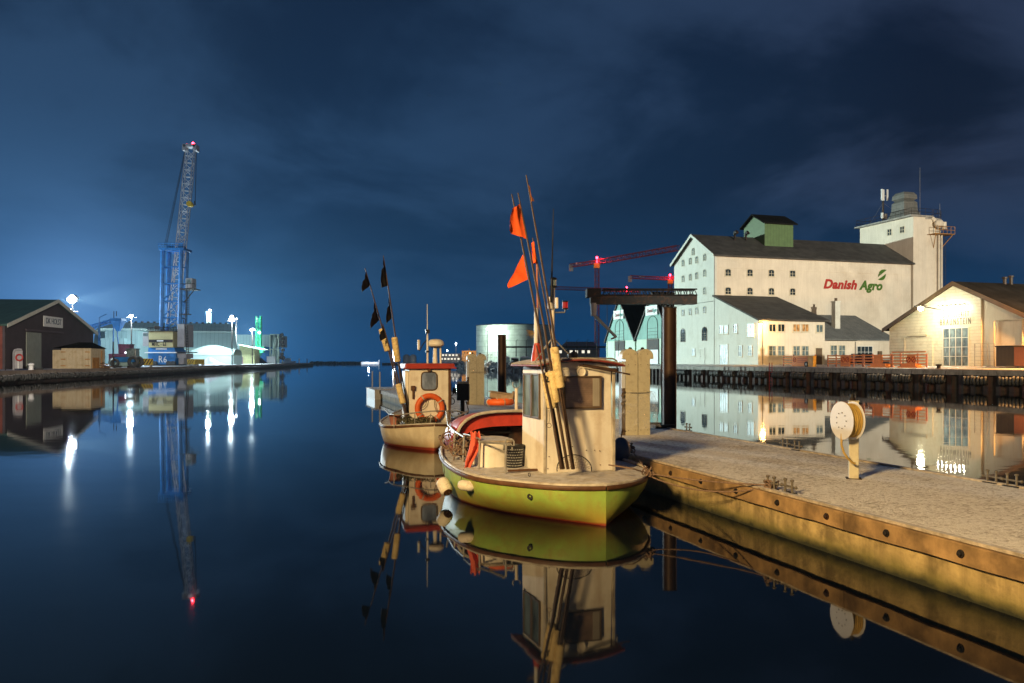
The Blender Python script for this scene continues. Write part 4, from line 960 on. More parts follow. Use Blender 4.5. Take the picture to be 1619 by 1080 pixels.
# ---------------- life buoy stand, bollards, small quay things (left)
def lq(x, off, z=ZL):   # point on the left quay for a pixel column, off metres inland from the edge
    r = (x-CX)/F; Y = 60
    while ql(Y)-off < r*Y and Y < 440: Y += .2
    while ql(Y)-off > r*Y and Y > 30: Y -= .2
    return Vector((r*Y, Y, z))
p = lq(28, 1.2); ls = thing('lifebuoy_stand', 'tall hooded grey stand with a red lifebuoy on the left quay edge', 'lifebuoy stand', p, R(12))
m_ = MB(); m_.bx(-.48,-.40,-.1,.35,0,2.1); m_.path([(-.44,.1,2.05),(-.35,.1,2.3),(0,.1,2.4),(.4,.1,2.35)],.12,6); m_.bx(-.4,.42,.2,.3,.2,2.3); m_.build('post', K['crane_grey'], ls)
m_ = MB(); m_.torus((.18,-.05,1.45),.34,.09,(0,1,.0),20,7); m_.build('lifebuoy', M('dark red ring', (.35,.03,.03), .5), ls, smooth=True)
m_ = MB(); m_.tube((.05,0,.2),(.05,0,1.1),.07,n=8); m_.build('boathook', K['panel_white'], ls)
p = lq(49, .9); o = thing('mooring_bollard', 'white topped mooring bollard on the left quay right of the lifebuoy stand', 'bollard', p)
m_ = MB(); m_.lathe([(.3,0),(.25,.2),(.24,.5),(.36,.6),(.34,.75),(.1,.85)], (0,0,0), 14); m_.build('bollard_post', K['snow'], o, smooth=True)
p = lq(61, .9); o = thing('tyre', 'single old tyre lying flat by the white topped bollard', 'tyre', p)
m_ = MB(); m_.torus((0,0,.14),.4,.14,(0,0,1),18,7); m_.build('tread', K['rubber'], o, smooth=True)
p = lq(92, 2.5)
p = lq(156, .8); o = tag(None or bpy.data.objects.new('timber_pile', None), 'low pile of dark timbers at the right corner of the cream shed', 'timber pile'); COL.objects.link(o); o.location = p; OFS[o.name] = Vector((0,0,0))
m_ = MB()
for k in range(9): m_.box((random.uniform(-.3,.3), random.uniform(-1,1), .1+.09*k), (3.6-.25*k,.25,.12), rz=R(12+random.uniform(-15,15)))
m_.build('timbers', K['wood_dark'], o)
p = lq(181, 1.5); o = thing('tractor', 'dark tractor with big snowy wheels behind the cream shed', 'tractor', p + Vector((0,4,0)))
for dx, rr in ((-1.6,.75),(1.3,.95)):
    for dy in (-.7,.9): m_ = MB(); m_.torus((dx,dy,rr),rr*.7,rr*.3,(0,1,0),18,7); m_.build('wheel', K['rubber'], o, smooth=True)
m_ = MB(); m_.bx(-2.0,1.2,-.4,.6,.9,1.7); m_.build('body', K['crane_blue'], o, bevel=.05)
m_ = MB(); m_.bx(.1,1.6,-.6,.8,1.701,2.9); m_.bx(0,1.7,-.7,.9,2.9,3.05); m_.build('cab', K['glass_cool'], o, bevel=.04)
p = lq(200, 5); o = thing('loader', 'purple wheel loader with a lit lamp, left of the blue crane', 'loader', p + Vector((-4.0,8,0)))
m_ = MB(); m_.bx(-2.6,1.6,-1.2,1.2,1.0,2.4); m_.build('body', K['purple'], o, bevel=.1)
m_ = MB(); m_.bx(-.9,1.1,-1,1,2.403,4.0); m_.bx(-1,1.2,-1.1,1.1,4.0,4.15); m_.build('cab', K['purple'], o, bevel=.05)
for dx in (-1.8,1.0):
    for dy in (-1.2,1.2): m_ = MB(); m_.torus((dx,dy,.8),.55,.27,(0,1,0),16,7); m_.build('wheel', K['rubber'], o, smooth=True)
m_ = MB(); m_.ball((.6,-1.3,2.6),.13); m_.build('headlight', K['L_cool_small'], o)
p = lq(194, 2.0); o = thing('tank', 'pale horizontal cylinder tank lying in front of the purple loader', 'tank', p)
m_ = MB(); m_.lathe([(.1,-1.9),(.7,-1.75),(.75,-1.5),(.75,1.5),(.7,1.75),(.1,1.9)], (0,0,.85), 20, axis=(1,0,0)); m_.build('shell', K['hall'], o, smooth=True)
m_ = MB(); m_.bx(-1.3,-1.0,-.6,.6,0,.3); m_.bx(1,1.3,-.6,.6,0,.3); m_.build('saddle', K['steel_dark'], o)
for i, x in enumerate((205, 208)):
    p = lq(x, .8); o = thing('fender_post', ('left', 'right')[i] + ' one of the dark mooring post pair on the left quay before the blue crane', 'post', p)
    m_ = MB(); m_.lathe([(.28,0),(.26,1.6+.3*(1-i)),(.31,1.75+.3*(1-i)),(.1,1.85+.3*(1-i))], (0,0,0), 12); m_.build('post_shaft', K['steel_dark'], o, smooth=True)
for i, (x, dz, lab) in enumerate(((179, 4.0,'dark slim pole just right of the cream shed'), (8.5, 4.3,'thin grey pole near the left edge of the photo'))):
    p = lq(x, 1.0 if i == 0 else 3); mb = MB(); mb.tube((0,0,0),(0,0,dz),.12 if i == 0 else .05,.09 if i==0 else .04,n=8); q = mb.build('pole', K['steel_dark'], None); q.location = p; tag(q, lab, 'pole')
for i, (x0, x1, lab) in enumerate(((217,240,'yellow hazard striped barrier left of the blue crane'), (296,309,'yellow brown striped barrier just right of the blue crane'), (309,323,'dark yellow striped barrier beside the snow heap'))):
    p0, p1 = lq(x0, 4.5), lq(x1, 4.5); d = p1-p0; o = thing('hazard_barrier', lab, 'barrier', p0, math.atan2(d.y, d.x), 'striped barriers by the crane'); Lb = d.length; Lb = min(Lb, 9)
    o.rotation_euler[2] = R(10 if i == 0 else -5); Lb = (x1-x0)/F*p0.y
    m_ = MB(); m_.bx(0,Lb,0,.3,.35,1.5); b_ = m_.build('board', K['yellow_stripe'], o); m_ = MB()
    for k in range(int(Lb/.5)): m_.box((.3+k*.5,-.02,.92),(.16,.03,1.1),ry=R(30))
    m_.build('stripes', K['steel_dark'], b_); m_ = MB(); m_.bx(.2,.5,-.3,.6,0,.35); m_.bx(Lb-.5,Lb-.2,-.3,.6,0,.35); m_.build('foot', K['concrete'], o)
# snow heap
p = lq(338, 8); m_ = MB(); r_ = random.Random(3)
def heap(u, v):
    a = v*2*math.pi; rr = (1-u); h = (u**1.3)*2.3
    q = 1+.18*noise.noise(Vector((math.cos(a)*1.5, math.sin(a)*1.5, u*3)))
    return (p.x-1.6*u + 4.0*rr*q*math.cos(a), p.y + 3*rr*q*math.sin(a), ZL + h*(1+.15*noise.noise(Vector((a,u*4,0)))))
m_.grid(heap, 8, 28); tag(m_.build('snow_heap', K['snow'], None, smooth=True), 'white heap of ploughed snow to the right of the blue crane', 'snow heap')
# ---------------- halls
h1 = thing('storage_hall', 'huge pale blue green storage hall with a toothed ridge behind the harbour crane', 'storage hall', (P(372,571,262).x, 262, ZL), R(19))
m_ = MB(); m_.bx(-41,0,0,.3,0,hz(551.5,255)-ZL); m_.build('base_wall', K['hall_low'], h1)
zb1, zb2, zb3 = hz(551,255)-ZL, hz(523,255)-ZL, hz(509,262)-ZL
m_ = MB(); m_.add([(-42,-.5,zb1),(.5,-.5,zb1),(0,5,zb2),(-42,5,zb2),(0,16,zb3),(-42,16,zb3),(0,40,zb1),(-42,40,zb1)], [(0,1,2,3),(3,2,4,5),(5,4,6,7),(1,6,4,2),(0,3,5,7)])
hr_ = m_.build('hall_roof', K['hall'], h1)
m_ = MB(); m_.bx(-42,0,4.6,5,zb2-.15,zb2+.12); m_.build('gutter', K['hall_low'], hr_)
for k in range(22):
    x_ = -41+k*1.9; m_ = MB(); m_.box((x_,16,zb3+.2),(.8,.8,.5)); m_.build('ridge_vent', K['steel_dark'], hr_)
m_ = MB()
for k in range(11): m_.rod((-41+k*4.05,-.6,0),(-41+k*4.05,-.6,zb1),.16,4)
for k in range(0,10,3): m_.rod((-41+k*4.05,-.6,.2),(-41+(k+1)*4.05,-.6,zb1-.3),.13,4)
m_.bx(-41,.5,-.75,-.51,zb1-.35,zb1); m_.build('bracing', K['shed_wall'], h1)
h0 = thing('storage_hall', 'lower pale hall with stacked box shapes at the far left behind the cream shed', 'storage hall', (-118, 238, ZL), R(5))
m_ = MB(); m_.bx(-3.5,6,0,20,0,hz(507,240)-ZL-3); m_.bx(-4,2.8,-2,-.003,0,hz(522,238)-ZL-2.5); m_.build('walls', K['hall'], h0)
m_ = MB(); m_.bx(-5,7,-.5,21,hz(507,240)-ZL-2.99,hz(507,240)-ZL-2.4); m_.build('roof', K['hall_low'], h0)
# white dome tent roof
o = thing('dome_tent', 'small pale curved tent roof glowing under the floodlights in front of the hall', 'tent', P(345,575,243), 0); o.location.z = ZL
m_ = MB()
def dome(u, v): a = math.pi*v; return (-7+13*u, 4*math.cos(a), 2.8+3.2*math.sin(a)*(.6+.4*math.sin(math.pi*min(1,u*1.2))))
m_.grid(dome, 6, 12); m_.build('canvas', K['hall_low'], o, smooth=True)
m_ = MB(); m_.bx(-7,6,-3.9,3.9,0,2.79); m_.build('base_wall', K['hall_low'], o)
# second hall, open steel end with tanks
h2 = thing('storage_hall', 'flat topped pale green hall with open steel frame and tanks at its right end', 'storage hall', (-97, 330, ZL), 0)
def e2(x): return (x-CX)/F*330+97
zt = hz(529,330)-ZL; zm = hz(548,330)-ZL
m_ = MB(); m_.bx(e2(373),e2(427),0,25,zm,zt); m_.bx(e2(373),e2(393),.2,25,0,zm-.003); m_.build('walls', K['hall'], h2)
m_ = MB(); m_.bx(e2(405),e2(426),6,6.3,0,zm); m_.build('inner_wall', K['crane_blue'], h2)
m_ = MB()
for x in (427,433,440):
    for y_ in (0,6): m_.rod((e2(x),y_,0),(e2(x),y_,zt),.22,4)
for z_ in (2.0,(zt)*.5,zt): m_.rod((e2(427),0,z_),(e2(440),0,z_),.2,4); m_.rod((e2(440),0,z_),(e2(440),6,z_),.2,4)
m_.rod((e2(427),0,2),(e2(433),0,zt*.5),.12,4); m_.rod((e2(433),0,zt*.5),(e2(440),0,zt),.12,4); m_.build('steel_frame', K['shed_wall'], h2)
for x, z0, z1, r_ in ((431,zt*.55,zt*.92,1.1),(430,.7,zt*.47,.95),(436,.7,zt*.44,.8)):
    m_ = MB(); m_.lathe([(.3,z0-.6),(r_,z0),(r_,z1),(.4,z1+.6)],(e2(x),3,0),14); m_.build('tank', K['hall_low'], h2, smooth=True)
m_ = MB()
for k in range(7): m_.box((e2(443)+random.uniform(-.3,.6),2,zt-1.6*k),(1.2,1.2,1.1),ry=random.uniform(-.5,.5))
m_.tube((e2(441),2,zt-9),(e2(447),2,zt-10),.9,n=8); m_.build('outer_duct', K['steel_dark'], h2)
m_ = MB(); m_.bx(e2(424),e2(437),-2,-1,0,3.0); m_.build('lit_cabin', K['panel_white'], h2)
o = thing('yellow_hut', 'pale yellow gabled hut with a dark door before the green crane', 'hut', P(388,575,300)); o.location.z = ZL
m_ = MB(); zz = hz(546,300)-ZL; m_.prism([(-2.2,0),(3.4,0),(3.4,zz-1.0),(-2.2,zz)],0,6,'y'); m_.build('walls', M('pale yellow wall', (.55,.55,.28), .7), o)
m_ = MB(); m_.prism([(-2.6,zz+.003),(7.0,zz-1.9),(7.0,zz-1.6),(-2.6,zz+.3)],-.4,6.4,'y'); m_.build('roof', K['shed_wall'], o)
m_ = MB(); m_.bx(-1.9,-.9,-.05,-.003,0,2.6); m_.build('door', K['purple'], o)
# green crane mast
o = thing('green_mast_crane', 'bright green slim crane mast on a dark base near the end of the left quay', 'crane', P(408,575,310)); o.location.z = ZL
def g2(x, y): return Vector(((x-408)*310/F, 0, hz(y,310)-ZL))
m_ = MB(); m_.truss(g2(409,562), g2(409,500), 1.7, 1.7, 9, .2, up=(0,1,0)); m_.tube(g2(406.5,560),g2(407,520),.55,n=8); m_.build('mast', K['green_steel'], o)
m_ = MB(); m_.add([(g2(397,0).x,-3,0),(g2(420,0).x,-3,0),(g2(420,0).x,3,0),(g2(397,0).x,3,0),(g2(405,0).x,-1,2.4),(g2(412,0).x,-1,2.4),(g2(412,0).x,1,2.4),(g2(405,0).x,1,2.4)],[(0,3,2,1),(4,5,6,7),(0,1,5,4),(1,2,6,5),(2,3,7,6),(3,0,4,7)]); m_.build('base_skirt', K['steel_dark'], o)
m_ = MB(); m_.box(g2(404,556),(2.6,2,1.6)); m_.box(g2(414,553),(1.8,2,2.4)); m_.build('cab', K['green_steel'], o)
m_ = MB(); m_.box(g2(406,505),(.6,.8,2.0)); m_.build('lamp_box', K['panel_white'], o)
m_ = MB(); m_.ball(g2(412,526)+Vector((0,-1.5,0)),.5); m_.build('lamp', K['L_cool'], o)
# a small workboat at the end of the quay and two beacons
o = thing('workboat', 'small white boat with a short mast moored at the far end of the left quay', 'boat', P(456,574,425)); o.location.z = 1.0
m_ = MB(); m_.prism([(-3.2,.2),(3.4,.2),(4.0,1.4),(-3.6,1.2)],-1,1,'y'); m_.build('hull', K['white_paint'], o); m_ = MB(); m_.bx(-2.0,1.2,-.8,.8,1.3,2.9); m_.build('cabin', K['panel_white'], o)
m_ = MB(); m_.rod((-.6,0,2.9),(-1.4,0,5.4),.09); m_.rod((-.6,0,2.9),(1.6,0,4.4),.07); m_.build('mast', K['metal'], o)
for i, x in enumerate((473, 485.5)):
    p = lq(x, 1.0); mb = MB(); mb.tube((0,0,0),(0,0,1.9),.28,.22,n=8); mb.ball((0,0,2.0),.3); q = mb.build('beacon_post', K['snow'], None); q.location = p; tag(q, ('short white post third from the tip of the left quay', 'short white post nearest the tip of the left quay')[i], 'post')
# ---------------- floodlight masts
def mast(x, ytop, Y, label, heads, power, col, zb=ZL, lattice=False, size=.5, lens='L_cool', reach=None, tint=None):
    b = P(x, ytop, Y); o = thing('floodlight_mast', label, 'floodlight mast', (b.x, Y, zb)); h = b.z - zb
    m = MB()
    if lattice: m.truss((0,0,0),(0,0,h-.6),1.1,1.1,10,.12,up=(0,1,0)); m.build('mast', K['shed_wall'], o)
    else: m.tube((0,0,0),(0,0,h-.2),.22,.12,n=8); m.build('pole', K['steel_dark'], o)
    m = MB(); m.rod((-1.4,0,h-.3),(1.4,0,h-.3),.08); m.build('crossbar', K['steel_dark'], o)
    for dx, dz in heads:
        m = MB(); m.box((dx,0,h+dz+.02),(size*1.5,.35,size*1.1),rx=R(-25)); hd = m.build('lamp_head', K['steel_dark'], o)
        m = MB(); m.ball((dx,-.3,h+dz-.05),size*.62,14,10); m.build('lens', K[lens], hd)
    if power: light('POINT', 'flood_light', o, (0,-.9,h-.1), power, col, .6)
    return o
mt_ = mast(115, 474, 178, 'tallest and brightest floodlight mast rising behind the brick warehouse', ((-.45,.1),(.45,.1),(0,.5),(0,-.25)), 60000, (.70,.92,1.0), size=1.0)
sp_ = light('SPOT', 'flood_beam', mt_, (.8,-1.2,P(115,474,178).z-ZL), 1050000, (.78,1.0,.90), .6, spot_size=R(29), spot_blend=.35)
sp_.rotation_euler = Vector((math.cos(R(-20.5)), math.sin(R(-20.5)), -.03)).to_track_quat('-Z','Y').to_euler()
sp_ = light('SPOT', 'flood_beam', mt_, (-.8,-1.2,P(115,474,178).z-ZL), 620000, (.80,.97,1.0), .6, spot_size=R(20), spot_blend=.6); sp_.rotation_euler = Vector((math.cos(R(-57)), math.sin(R(-57)), -.075)).to_track_quat('-Z','Y').to_euler()
mast(112, 490, 150, 'second white floodlight just below the brightest one behind the warehouse', ((0,0),), 16000, (.75,.88,1.0), size=.4)
mast(208, 500, 215, 'floodlight mast with one white lamp above the pale hall, left of the blue crane', ((0,0),), 50000, (.66,.88,1.0), size=.75)
mast(367, 506, 236, 'dazzling floodlight mast between the hall and the green crane', ((-.3,.1),(.35,.1),(0,.9)), 62000, (.72,.93,1.0), size=.9)
mast(374, 504, 300, 'small floodlight seen just right of the dazzling mast', ((0,0),), 0, None, size=.5)
mast(330, 491, 300, 'lattice tower with a lamp standing above the hall roof right of the crane', ((.6,.1),), 30000, (.7,.9,1.0), lattice=True, size=.7)
mast(399, 521, 300, 'floodlight directly left of the green crane mast', ((-.3,0),(.4,.1)), 110000, (.74,.95,1.0), size=.7)
# dark lamp posts without light
p = lq(157, 12); o = thing('unlit_lamp_post', 'unlit dark lamp post with bent arm behind the cream shed', 'lamp post', p); m_ = MB(); h_ = hz(497,p.y)-ZL
m_.tube((0,0,0),(0,0,h_-2.0),.28,.2,n=8); m_.path([(0,0,h_-2.2),(0,0,h_-.6),(.8,0,h_-.2),(1.3,0,h_)],.08,6); m_.build('pole', K['crane_blue'], o)
# conveyor hopper in the haze
o = thing('conveyor_hopper', 'dark blue conveyor arm and hopper standing out before the pale hall', 'conveyor', (-119, 200, ZL)); 
def g3(x, y): return Vector(((x-CX)*200/F+119, 0, hz(y,200)-ZL))
m_ = MB(); m_.truss(g3(145,517), g3(184,506), .9, .9, 10, .09); m_.build('arm', K['crane_blue'], o)
m_ = MB(); a_, b_ = g3(187,511), g3(186,522)
m_.lathe([(.5,0),(2.0,2.6),(1.9,3.2)], (a_.x,0,b_.z-.3), 4, a0=R(45)); m_.build('hopper', K['crane_blue'], o)
m_ = MB(); m_.rod(g3(180,507),g3(180,492),.1); m_.rod(g3(184,500),g3(184,492),.1); m_.build('post', K['steel_dark'], o)
m_ = MB(); m_.rod(g3(178,573),g3(180,510),.16); m_.rod(g3(190,573),g3(184,510),.16); m_.build('support_leg', K['crane_blue'], o)
# ================================================================== MOBILE HARBOUR CRANE
CY = 185.0; k_ = CY/F
hc = thing('harbour_crane', 'tall blue mobile harbour crane with pale lattice boom and red light at its tip', 'harbour crane', ((266-CX)*k_, CY, ZL))
def c2(x, y, d=0.0): return Vector(((x-266)*k_, d, hz(y,CY)-ZL))
def cb(mb, x0, x1, y0, y1, d0, d1): a, b = c2(x0,y1), c2(x1,y0); mb.bx(a.x, b.x, d0, d1, a.z, b.z)
m_ = MB(); cb(m_, 243,286,553,577,-3,3); un = m_.build('undercarriage', K['crane_blue'], hc, bevel=.15)
mb = MB(); text_mb(mb, 'R', 2.2, Matrix.Translation(Vector((c2(263,0).x,-3.06,c2(0,573).z))), width=.9); text_mb(mb, '6', 2.0, Matrix.Translation(Vector((c2(270,0).x,-3.06,c2(0,573).z))), width=.7); mb.build('marking', K['white_text'], un)
m_ = MB(); cb(m_, 240,300,576.5,578.5,-4,4); m_.build('outrigger_beam', K['steel_dark'], hc)
m_ = MB(); cb(m_, 240,289,557,558.5,-3.6,-3.001); m_.build('walkway', K['snow'], hc)
for x in (247,255,277,284):
    m_ = MB(); m_.lathe([(.2,-.3),(.55,-.3),(.55,.3),(.2,.3)], c2(x,574.5,-3.4), 14, axis=(0,1,0)); m_.build('wheel', K['rubber'], hc)
m_ = MB(); cb(m_, 243,284,550,556,-2.8,2.8); sb_ = m_.build('slew_deck', K['crane_blue'], hc, bevel=.1)
m_ = MB(); cb(m_, 255,272,551,555,-2.87,-2.801); m_.build('name_plate', K['white_text'], sb_)
m_ = MB(); cb(m_, 245,283,525,549.8,-3.2,3.2); mh = m_.build('machinery_house', K['crane_yellow'], hc, bevel=.1)
m_ = MB(); cb(m_, 245.5,282.5,537.5,542,-3.28,-3.201); m_.build('dark_band', K['steel_dark'], mh)
mb = MB(); text_mb(mb, 'MHC - 63', 1.3, Matrix.Translation(Vector((c2(261,0).x,-3.25,c2(0,547.5).z))), width=3.2, offset=.01); mb.build('lettering', K['steel_dark'], mh)
m_ = MB(); cb(m_, 258,268,538.6,540.4,-3.33,-3.281); m_.build('band_plate', K['white_text'], mh)
m_ = MB()
for x in range(243,290,4): m_.rod(c2(x,525,-3),c2(x,519,-3),.05,4)
m_.rod(c2(243,519,-3),c2(288,519,-3),.07,4); m_.rod(c2(243,522,-3),c2(288,522,-3),.05,4); cb(m_, 242,288,523.5,525,-3.5,3.4); m_.build('deck_railing', K['steel_dark'], hc)
m_ = MB(); cb(m_, 250,260,516,521,-2,0); m_.build('winch', K['steel_dark'], hc)
m_ = MB(); cb(m_, 287.5,299,513,549,-2.6,2.6); m_.build('counterweight_house', K['crane_grey'], hc, bevel=.12)
m_ = MB(); cb(m_, 233,242.5,526,548,-2.4,1.5); sc2 = m_.build('side_cabinet', K['crane_grey'], hc, bevel=.1)
m_ = MB(); cb(m_, 234,241,527.5,532,-2.46,-2.401); m_.build('window', K['glass_cool'], sc2)
m_ = MB(); m_.rod(c2(301,517,-2.9),c2(303,558,-2.9),.08,4); m_.rod(c2(304,515,-2.9),c2(306,558,-2.9),.08,4)
for k in range(16): m_.rod(c2(301+k*.13,518+k*2.5,-2.9),c2(304+k*.13,518+k*2.5,-2.9),.06,4)
cb(m_, 287,307,556.5,558,-3.2,2); m_.build('stairs', K['steel_dark'], hc)
m_ = MB(); cb(m_, 286,300,559,566,-2,2); cb(m_, 288,296,566,576,-2,2); m_.build('rear_machinery', K['crane_grey'], hc)
# tower: two main chords with lattice, slightly spread at the foot
m_ = MB(); base = [(259.5,522),(288,522)]; top = [(262,396),(291,396)]
for (bx_, by), (tx_, ty) in zip(base, top):
    for d in (-1.6, 1.6): m_.rod(c2(bx_,by,d), c2(tx_,ty,d), .46, 6)
zz_ = [522,503,477,449,423,399]
for i in range(5):
    for d in (-1.6, 1.6):
        f0, f1 = (522-zz_[i])/126, (522-zz_[i+1])/126
        l0, r0, l1, r1 = 259.5+2.5*f0, 288+3*f0, 259.5+2.5*f1, 288+3*f1
        m_.rod(c2(l0,zz_[i],d), c2(r1,zz_[i+1],d), .12, 4) if i < 3 else None
        m_.rod(c2(r0,zz_[i],d), c2((l1+r1)/2,zz_[i+1],d), .1, 4) if i < 3 else None
        m_.rod(c2(l1,zz_[i+1],d), c2(r1,zz_[i+1],d), .16, 4)
    m_.rod(c2(l0,zz_[i],-1.6), c2(l0,zz_[i],1.6), .14, 4); m_.rod(c2(r0,zz_[i],-1.6), c2(r0,zz_[i],1.6), .14, 4)
m_.rod(c2(271,522,-1.2), c2(274,399,-1.2), .12, 4); m_.build('tower', K['crane_blue'], hc)
m_ = MB(); cb(m_, 258,297,394,397.5,-2.4,2.4)
for x in range(258,299,4): m_.rod(c2(x,394,-2.4),c2(x,387,-2.4),.06,4)
m_.rod(c2(257,387,-2.4),c2(297,387,-2.4),.08,4); m_.rod(c2(257,390.5,-2.4),c2(297,390.5,-2.4),.06,4); cb(m_,266,272,388,394,-1,1); cb(m_,284,292,388,394,-1,1); m_.build('top_platform', K['crane_blue'], hc)
# boom
b0, b1 = c2(281,508,-2.9), c2(305,236,-4.5)
m_ = MB(); m_.truss(c2(271,512,.3), c2(285,400,.1), 1.9, 1.4, 8, .12, up=(0,1,0)); m_.truss(c2(285,400,.1), c2(304.5,238,-1.0), 1.9, 1.4, 15, .12, up=(0,1,0)); m_.build('boom', K['crane_white'], hc)
m_ = MB(); cb(m_, 293.5,298,232,241,-2,0); cb(m_,310,315.5,232,241,-2,0); m_.bx(c2(295,0).x,c2(314,0).x,-2,0,c2(0,235.5).z,c2(0,231).z); bh = m_.build('boom_head', K['crane_white'], hc)
m_ = MB(); m_.ball(c2(308,229,-1),.34); m_.build('warning_lamp', K['L_red'], bh); m_ = MB(); m_.ball(c2(298,230,-1),.14); m_.build('warning_lamp', K['L_red'], bh)
light('POINT', 'warning_light', bh, c2(308,227.5,-1.4), 700, (1,.02,.03), .2)
m_ = MB()
for d in (-.5,.5,1.2): m_.rod(c2(267+d*2,390,-2), c2(296+d,236,-1), .04, 4)
for d in (0,.8): m_.rod(c2(314+d,238,-1.4), c2(312+d,322,-1.4), .035, 4)
m_.build('hoist_rope', K['steel_dark'], hc)
m_ = MB(); m_.lathe([(.1,-.4),(.65,-.4),(.65,.4),(.1,.4)], c2(305,325,-1.9), 10, axis=(0,1,0)); m_.box(c2(308,327,-1.9),(.8,.5,.8)); hk = m_.build('hook_block', K['yellow'], hc)
m_ = MB(); m_.path([c2(312,320,-1.5),c2(312.5,326,-1.5),c2(309,328,-1.5),c2(306,327,-1.5)],.16,6); m_.build('hook', K['steel_dark'], hk)
# operator cab with stair
m_ = MB(); cb(m_, 298,309,441,457,-1.8,.6); cc_ = m_.build('operator_cab', K['crane_grey'], hc, bevel=.15)
m_ = MB(); cb(m_, 299.5,307.5,443,450,-1.9,-1.801); m_.build('window', K['glass_cool'], cc_)
m_ = MB(); cb(m_, 290,314,457.5,459,-2.3,1.2)
for x in (296,302,308,314): m_.rod(c2(x,458,-2.2),c2(x,450,-2.2),.05,4)
m_.rod(c2(291,450,-2.2),c2(314,450,-2.2),.06,4); m_.rod(c2(296,478,-1.5),c2(312,458.5,-1.5),.12,4)
m_.rod(c2(300,459,-1.8),c2(299.5,497,-1.8),.07,4); m_.rod(c2(304,459,-1.8),c2(303.5,497,-1.8),.07,4)
for k in range(13): m_.rod(c2(300,462+k*2.8,-1.8),c2(304,462+k*2.8,-1.8),.05,4)
cb(m_, 291,304,497,498.2,-2.3,-.5); m_.rod(c2(296,498,-1.8),c2(294,520,-1.8),.06,4); m_.rod(c2(299,498,-1.8),c2(297,520,-1.8),.06,4)
m_.build('access_ladder', K['steel_dark'], hc)
# ================================================================== MIDDLE DISTANCE
# rock shore between the quays' far ends
m_ = MB(); r_ = random.Random(11)
shore = [(-22,330),(-17,262),(-10,215),(-2,190),(8,184),(22,182),(34,176)]
def shp(u):
    u *= len(shore)-1; i = min(int(u), len(shore)-2); f = u-i; a, b = shore[i], shore[i+1]; return Vector((a[0]+(b[0]-a[0])*f, a[1]+(b[1]-a[1])*f, 0))
for k in range(900):
    c = shp(r_.random()); w_ = r_.random(); c += Vector((r_.uniform(-.6,.6), w_*3.6, 0)); rr = r_.uniform(.35,.9); z_ = w_*1.9-.15
    vs = []; q = Matrix.Rotation(r_.uniform(0,6), 3, Vector((r_.random(), r_.random(), r_.random()+.1)).normalized())
    for a,b,e in ((-1,-1,-1),(1,-1,-1),(1,1,-1),(-1,1,-1),(-1,-1,1),(1,-1,1),(1,1,1),(-1,1,1)):
        vs.append(Vector((c.x,c.y,z_)) + q @ Vector((a*rr*r_.uniform(.5,.9), b*rr*r_.uniform(.5,.9), e*rr*r_.uniform(.4,.7))))
    m_.add(vs, [(0,3,2,1),(4,5,6,7),(0,1,5,4),(1,2,6,5),(2,3,7,6),(3,0,4,7)])
tag(m_.build('rock_armour', K['rock'], None), 'dark boulders with snowy tops sloping into the water below the big tank', 'rocks', kind='stuff')
m_ = MB(); m_.poly([(x, y+3.0, 1.75) for x, y in shore] + [(200,178,1.75),(260,420,1.75),(-10,420,1.75)])
struct('shore_ground', m_, K['asphalt'])
# quay return wall at the far end of the right quay
# big round tank
TY = 219; tk = thing('concrete_tank', 'big mottled pale green round tank lit by one lamp on its left side', 'tank', ((812.5-CX)/F*TY, TY, 1.75))
rt = (872-753)/2/F*TY*1.0; ztk = hz(514.5, TY-5)-1.75; m_ = MB(); m_.lathe([(rt,0),(rt,ztk)], (0,0,0), 64); m_.build('tank_wall', K['tank_conc'], tk, smooth=True)
m_ = MB(); m_.lathe([(rt+.12,ztk+.003),(rt+.12,ztk+.15),(.1,ztk+.8)], (0,0,0), 64); m_.build('tank_rim', K['steel_dark'], tk, smooth=True)
tl = thing('quay_lamp', 'bright lamp on a slim pole close against the left part of the round tank', 'lamp', P(770.5,575,TY-rt-4)); tl.location.z = 1.75
hh_ = hz(520,TY-rt-4)-1.75; m_ = MB(); m_.tube((0,0,0),(0,0,hh_),.1,.06,n=8); m_.path([(0,0,hh_-.1),(0,.3,hh_+.25),(0,.9,hh_+.3)],.05); m_.build('pole', K['metal'], tl)
m_ = MB(); m_.box((0,1.1,hh_+.27),(.35,.7,.14)); m_.build('lamp_head', K['steel_dark'], tl); m_ = MB(); m_.ball((0,1.1,hh_+.12),.3); m_.build('lens', K['L_cool'], tl)
light('POINT', 'lamp_light', tl, (0,.6,hh_-1.4), 6500, (.86,1.0,.84), .25)
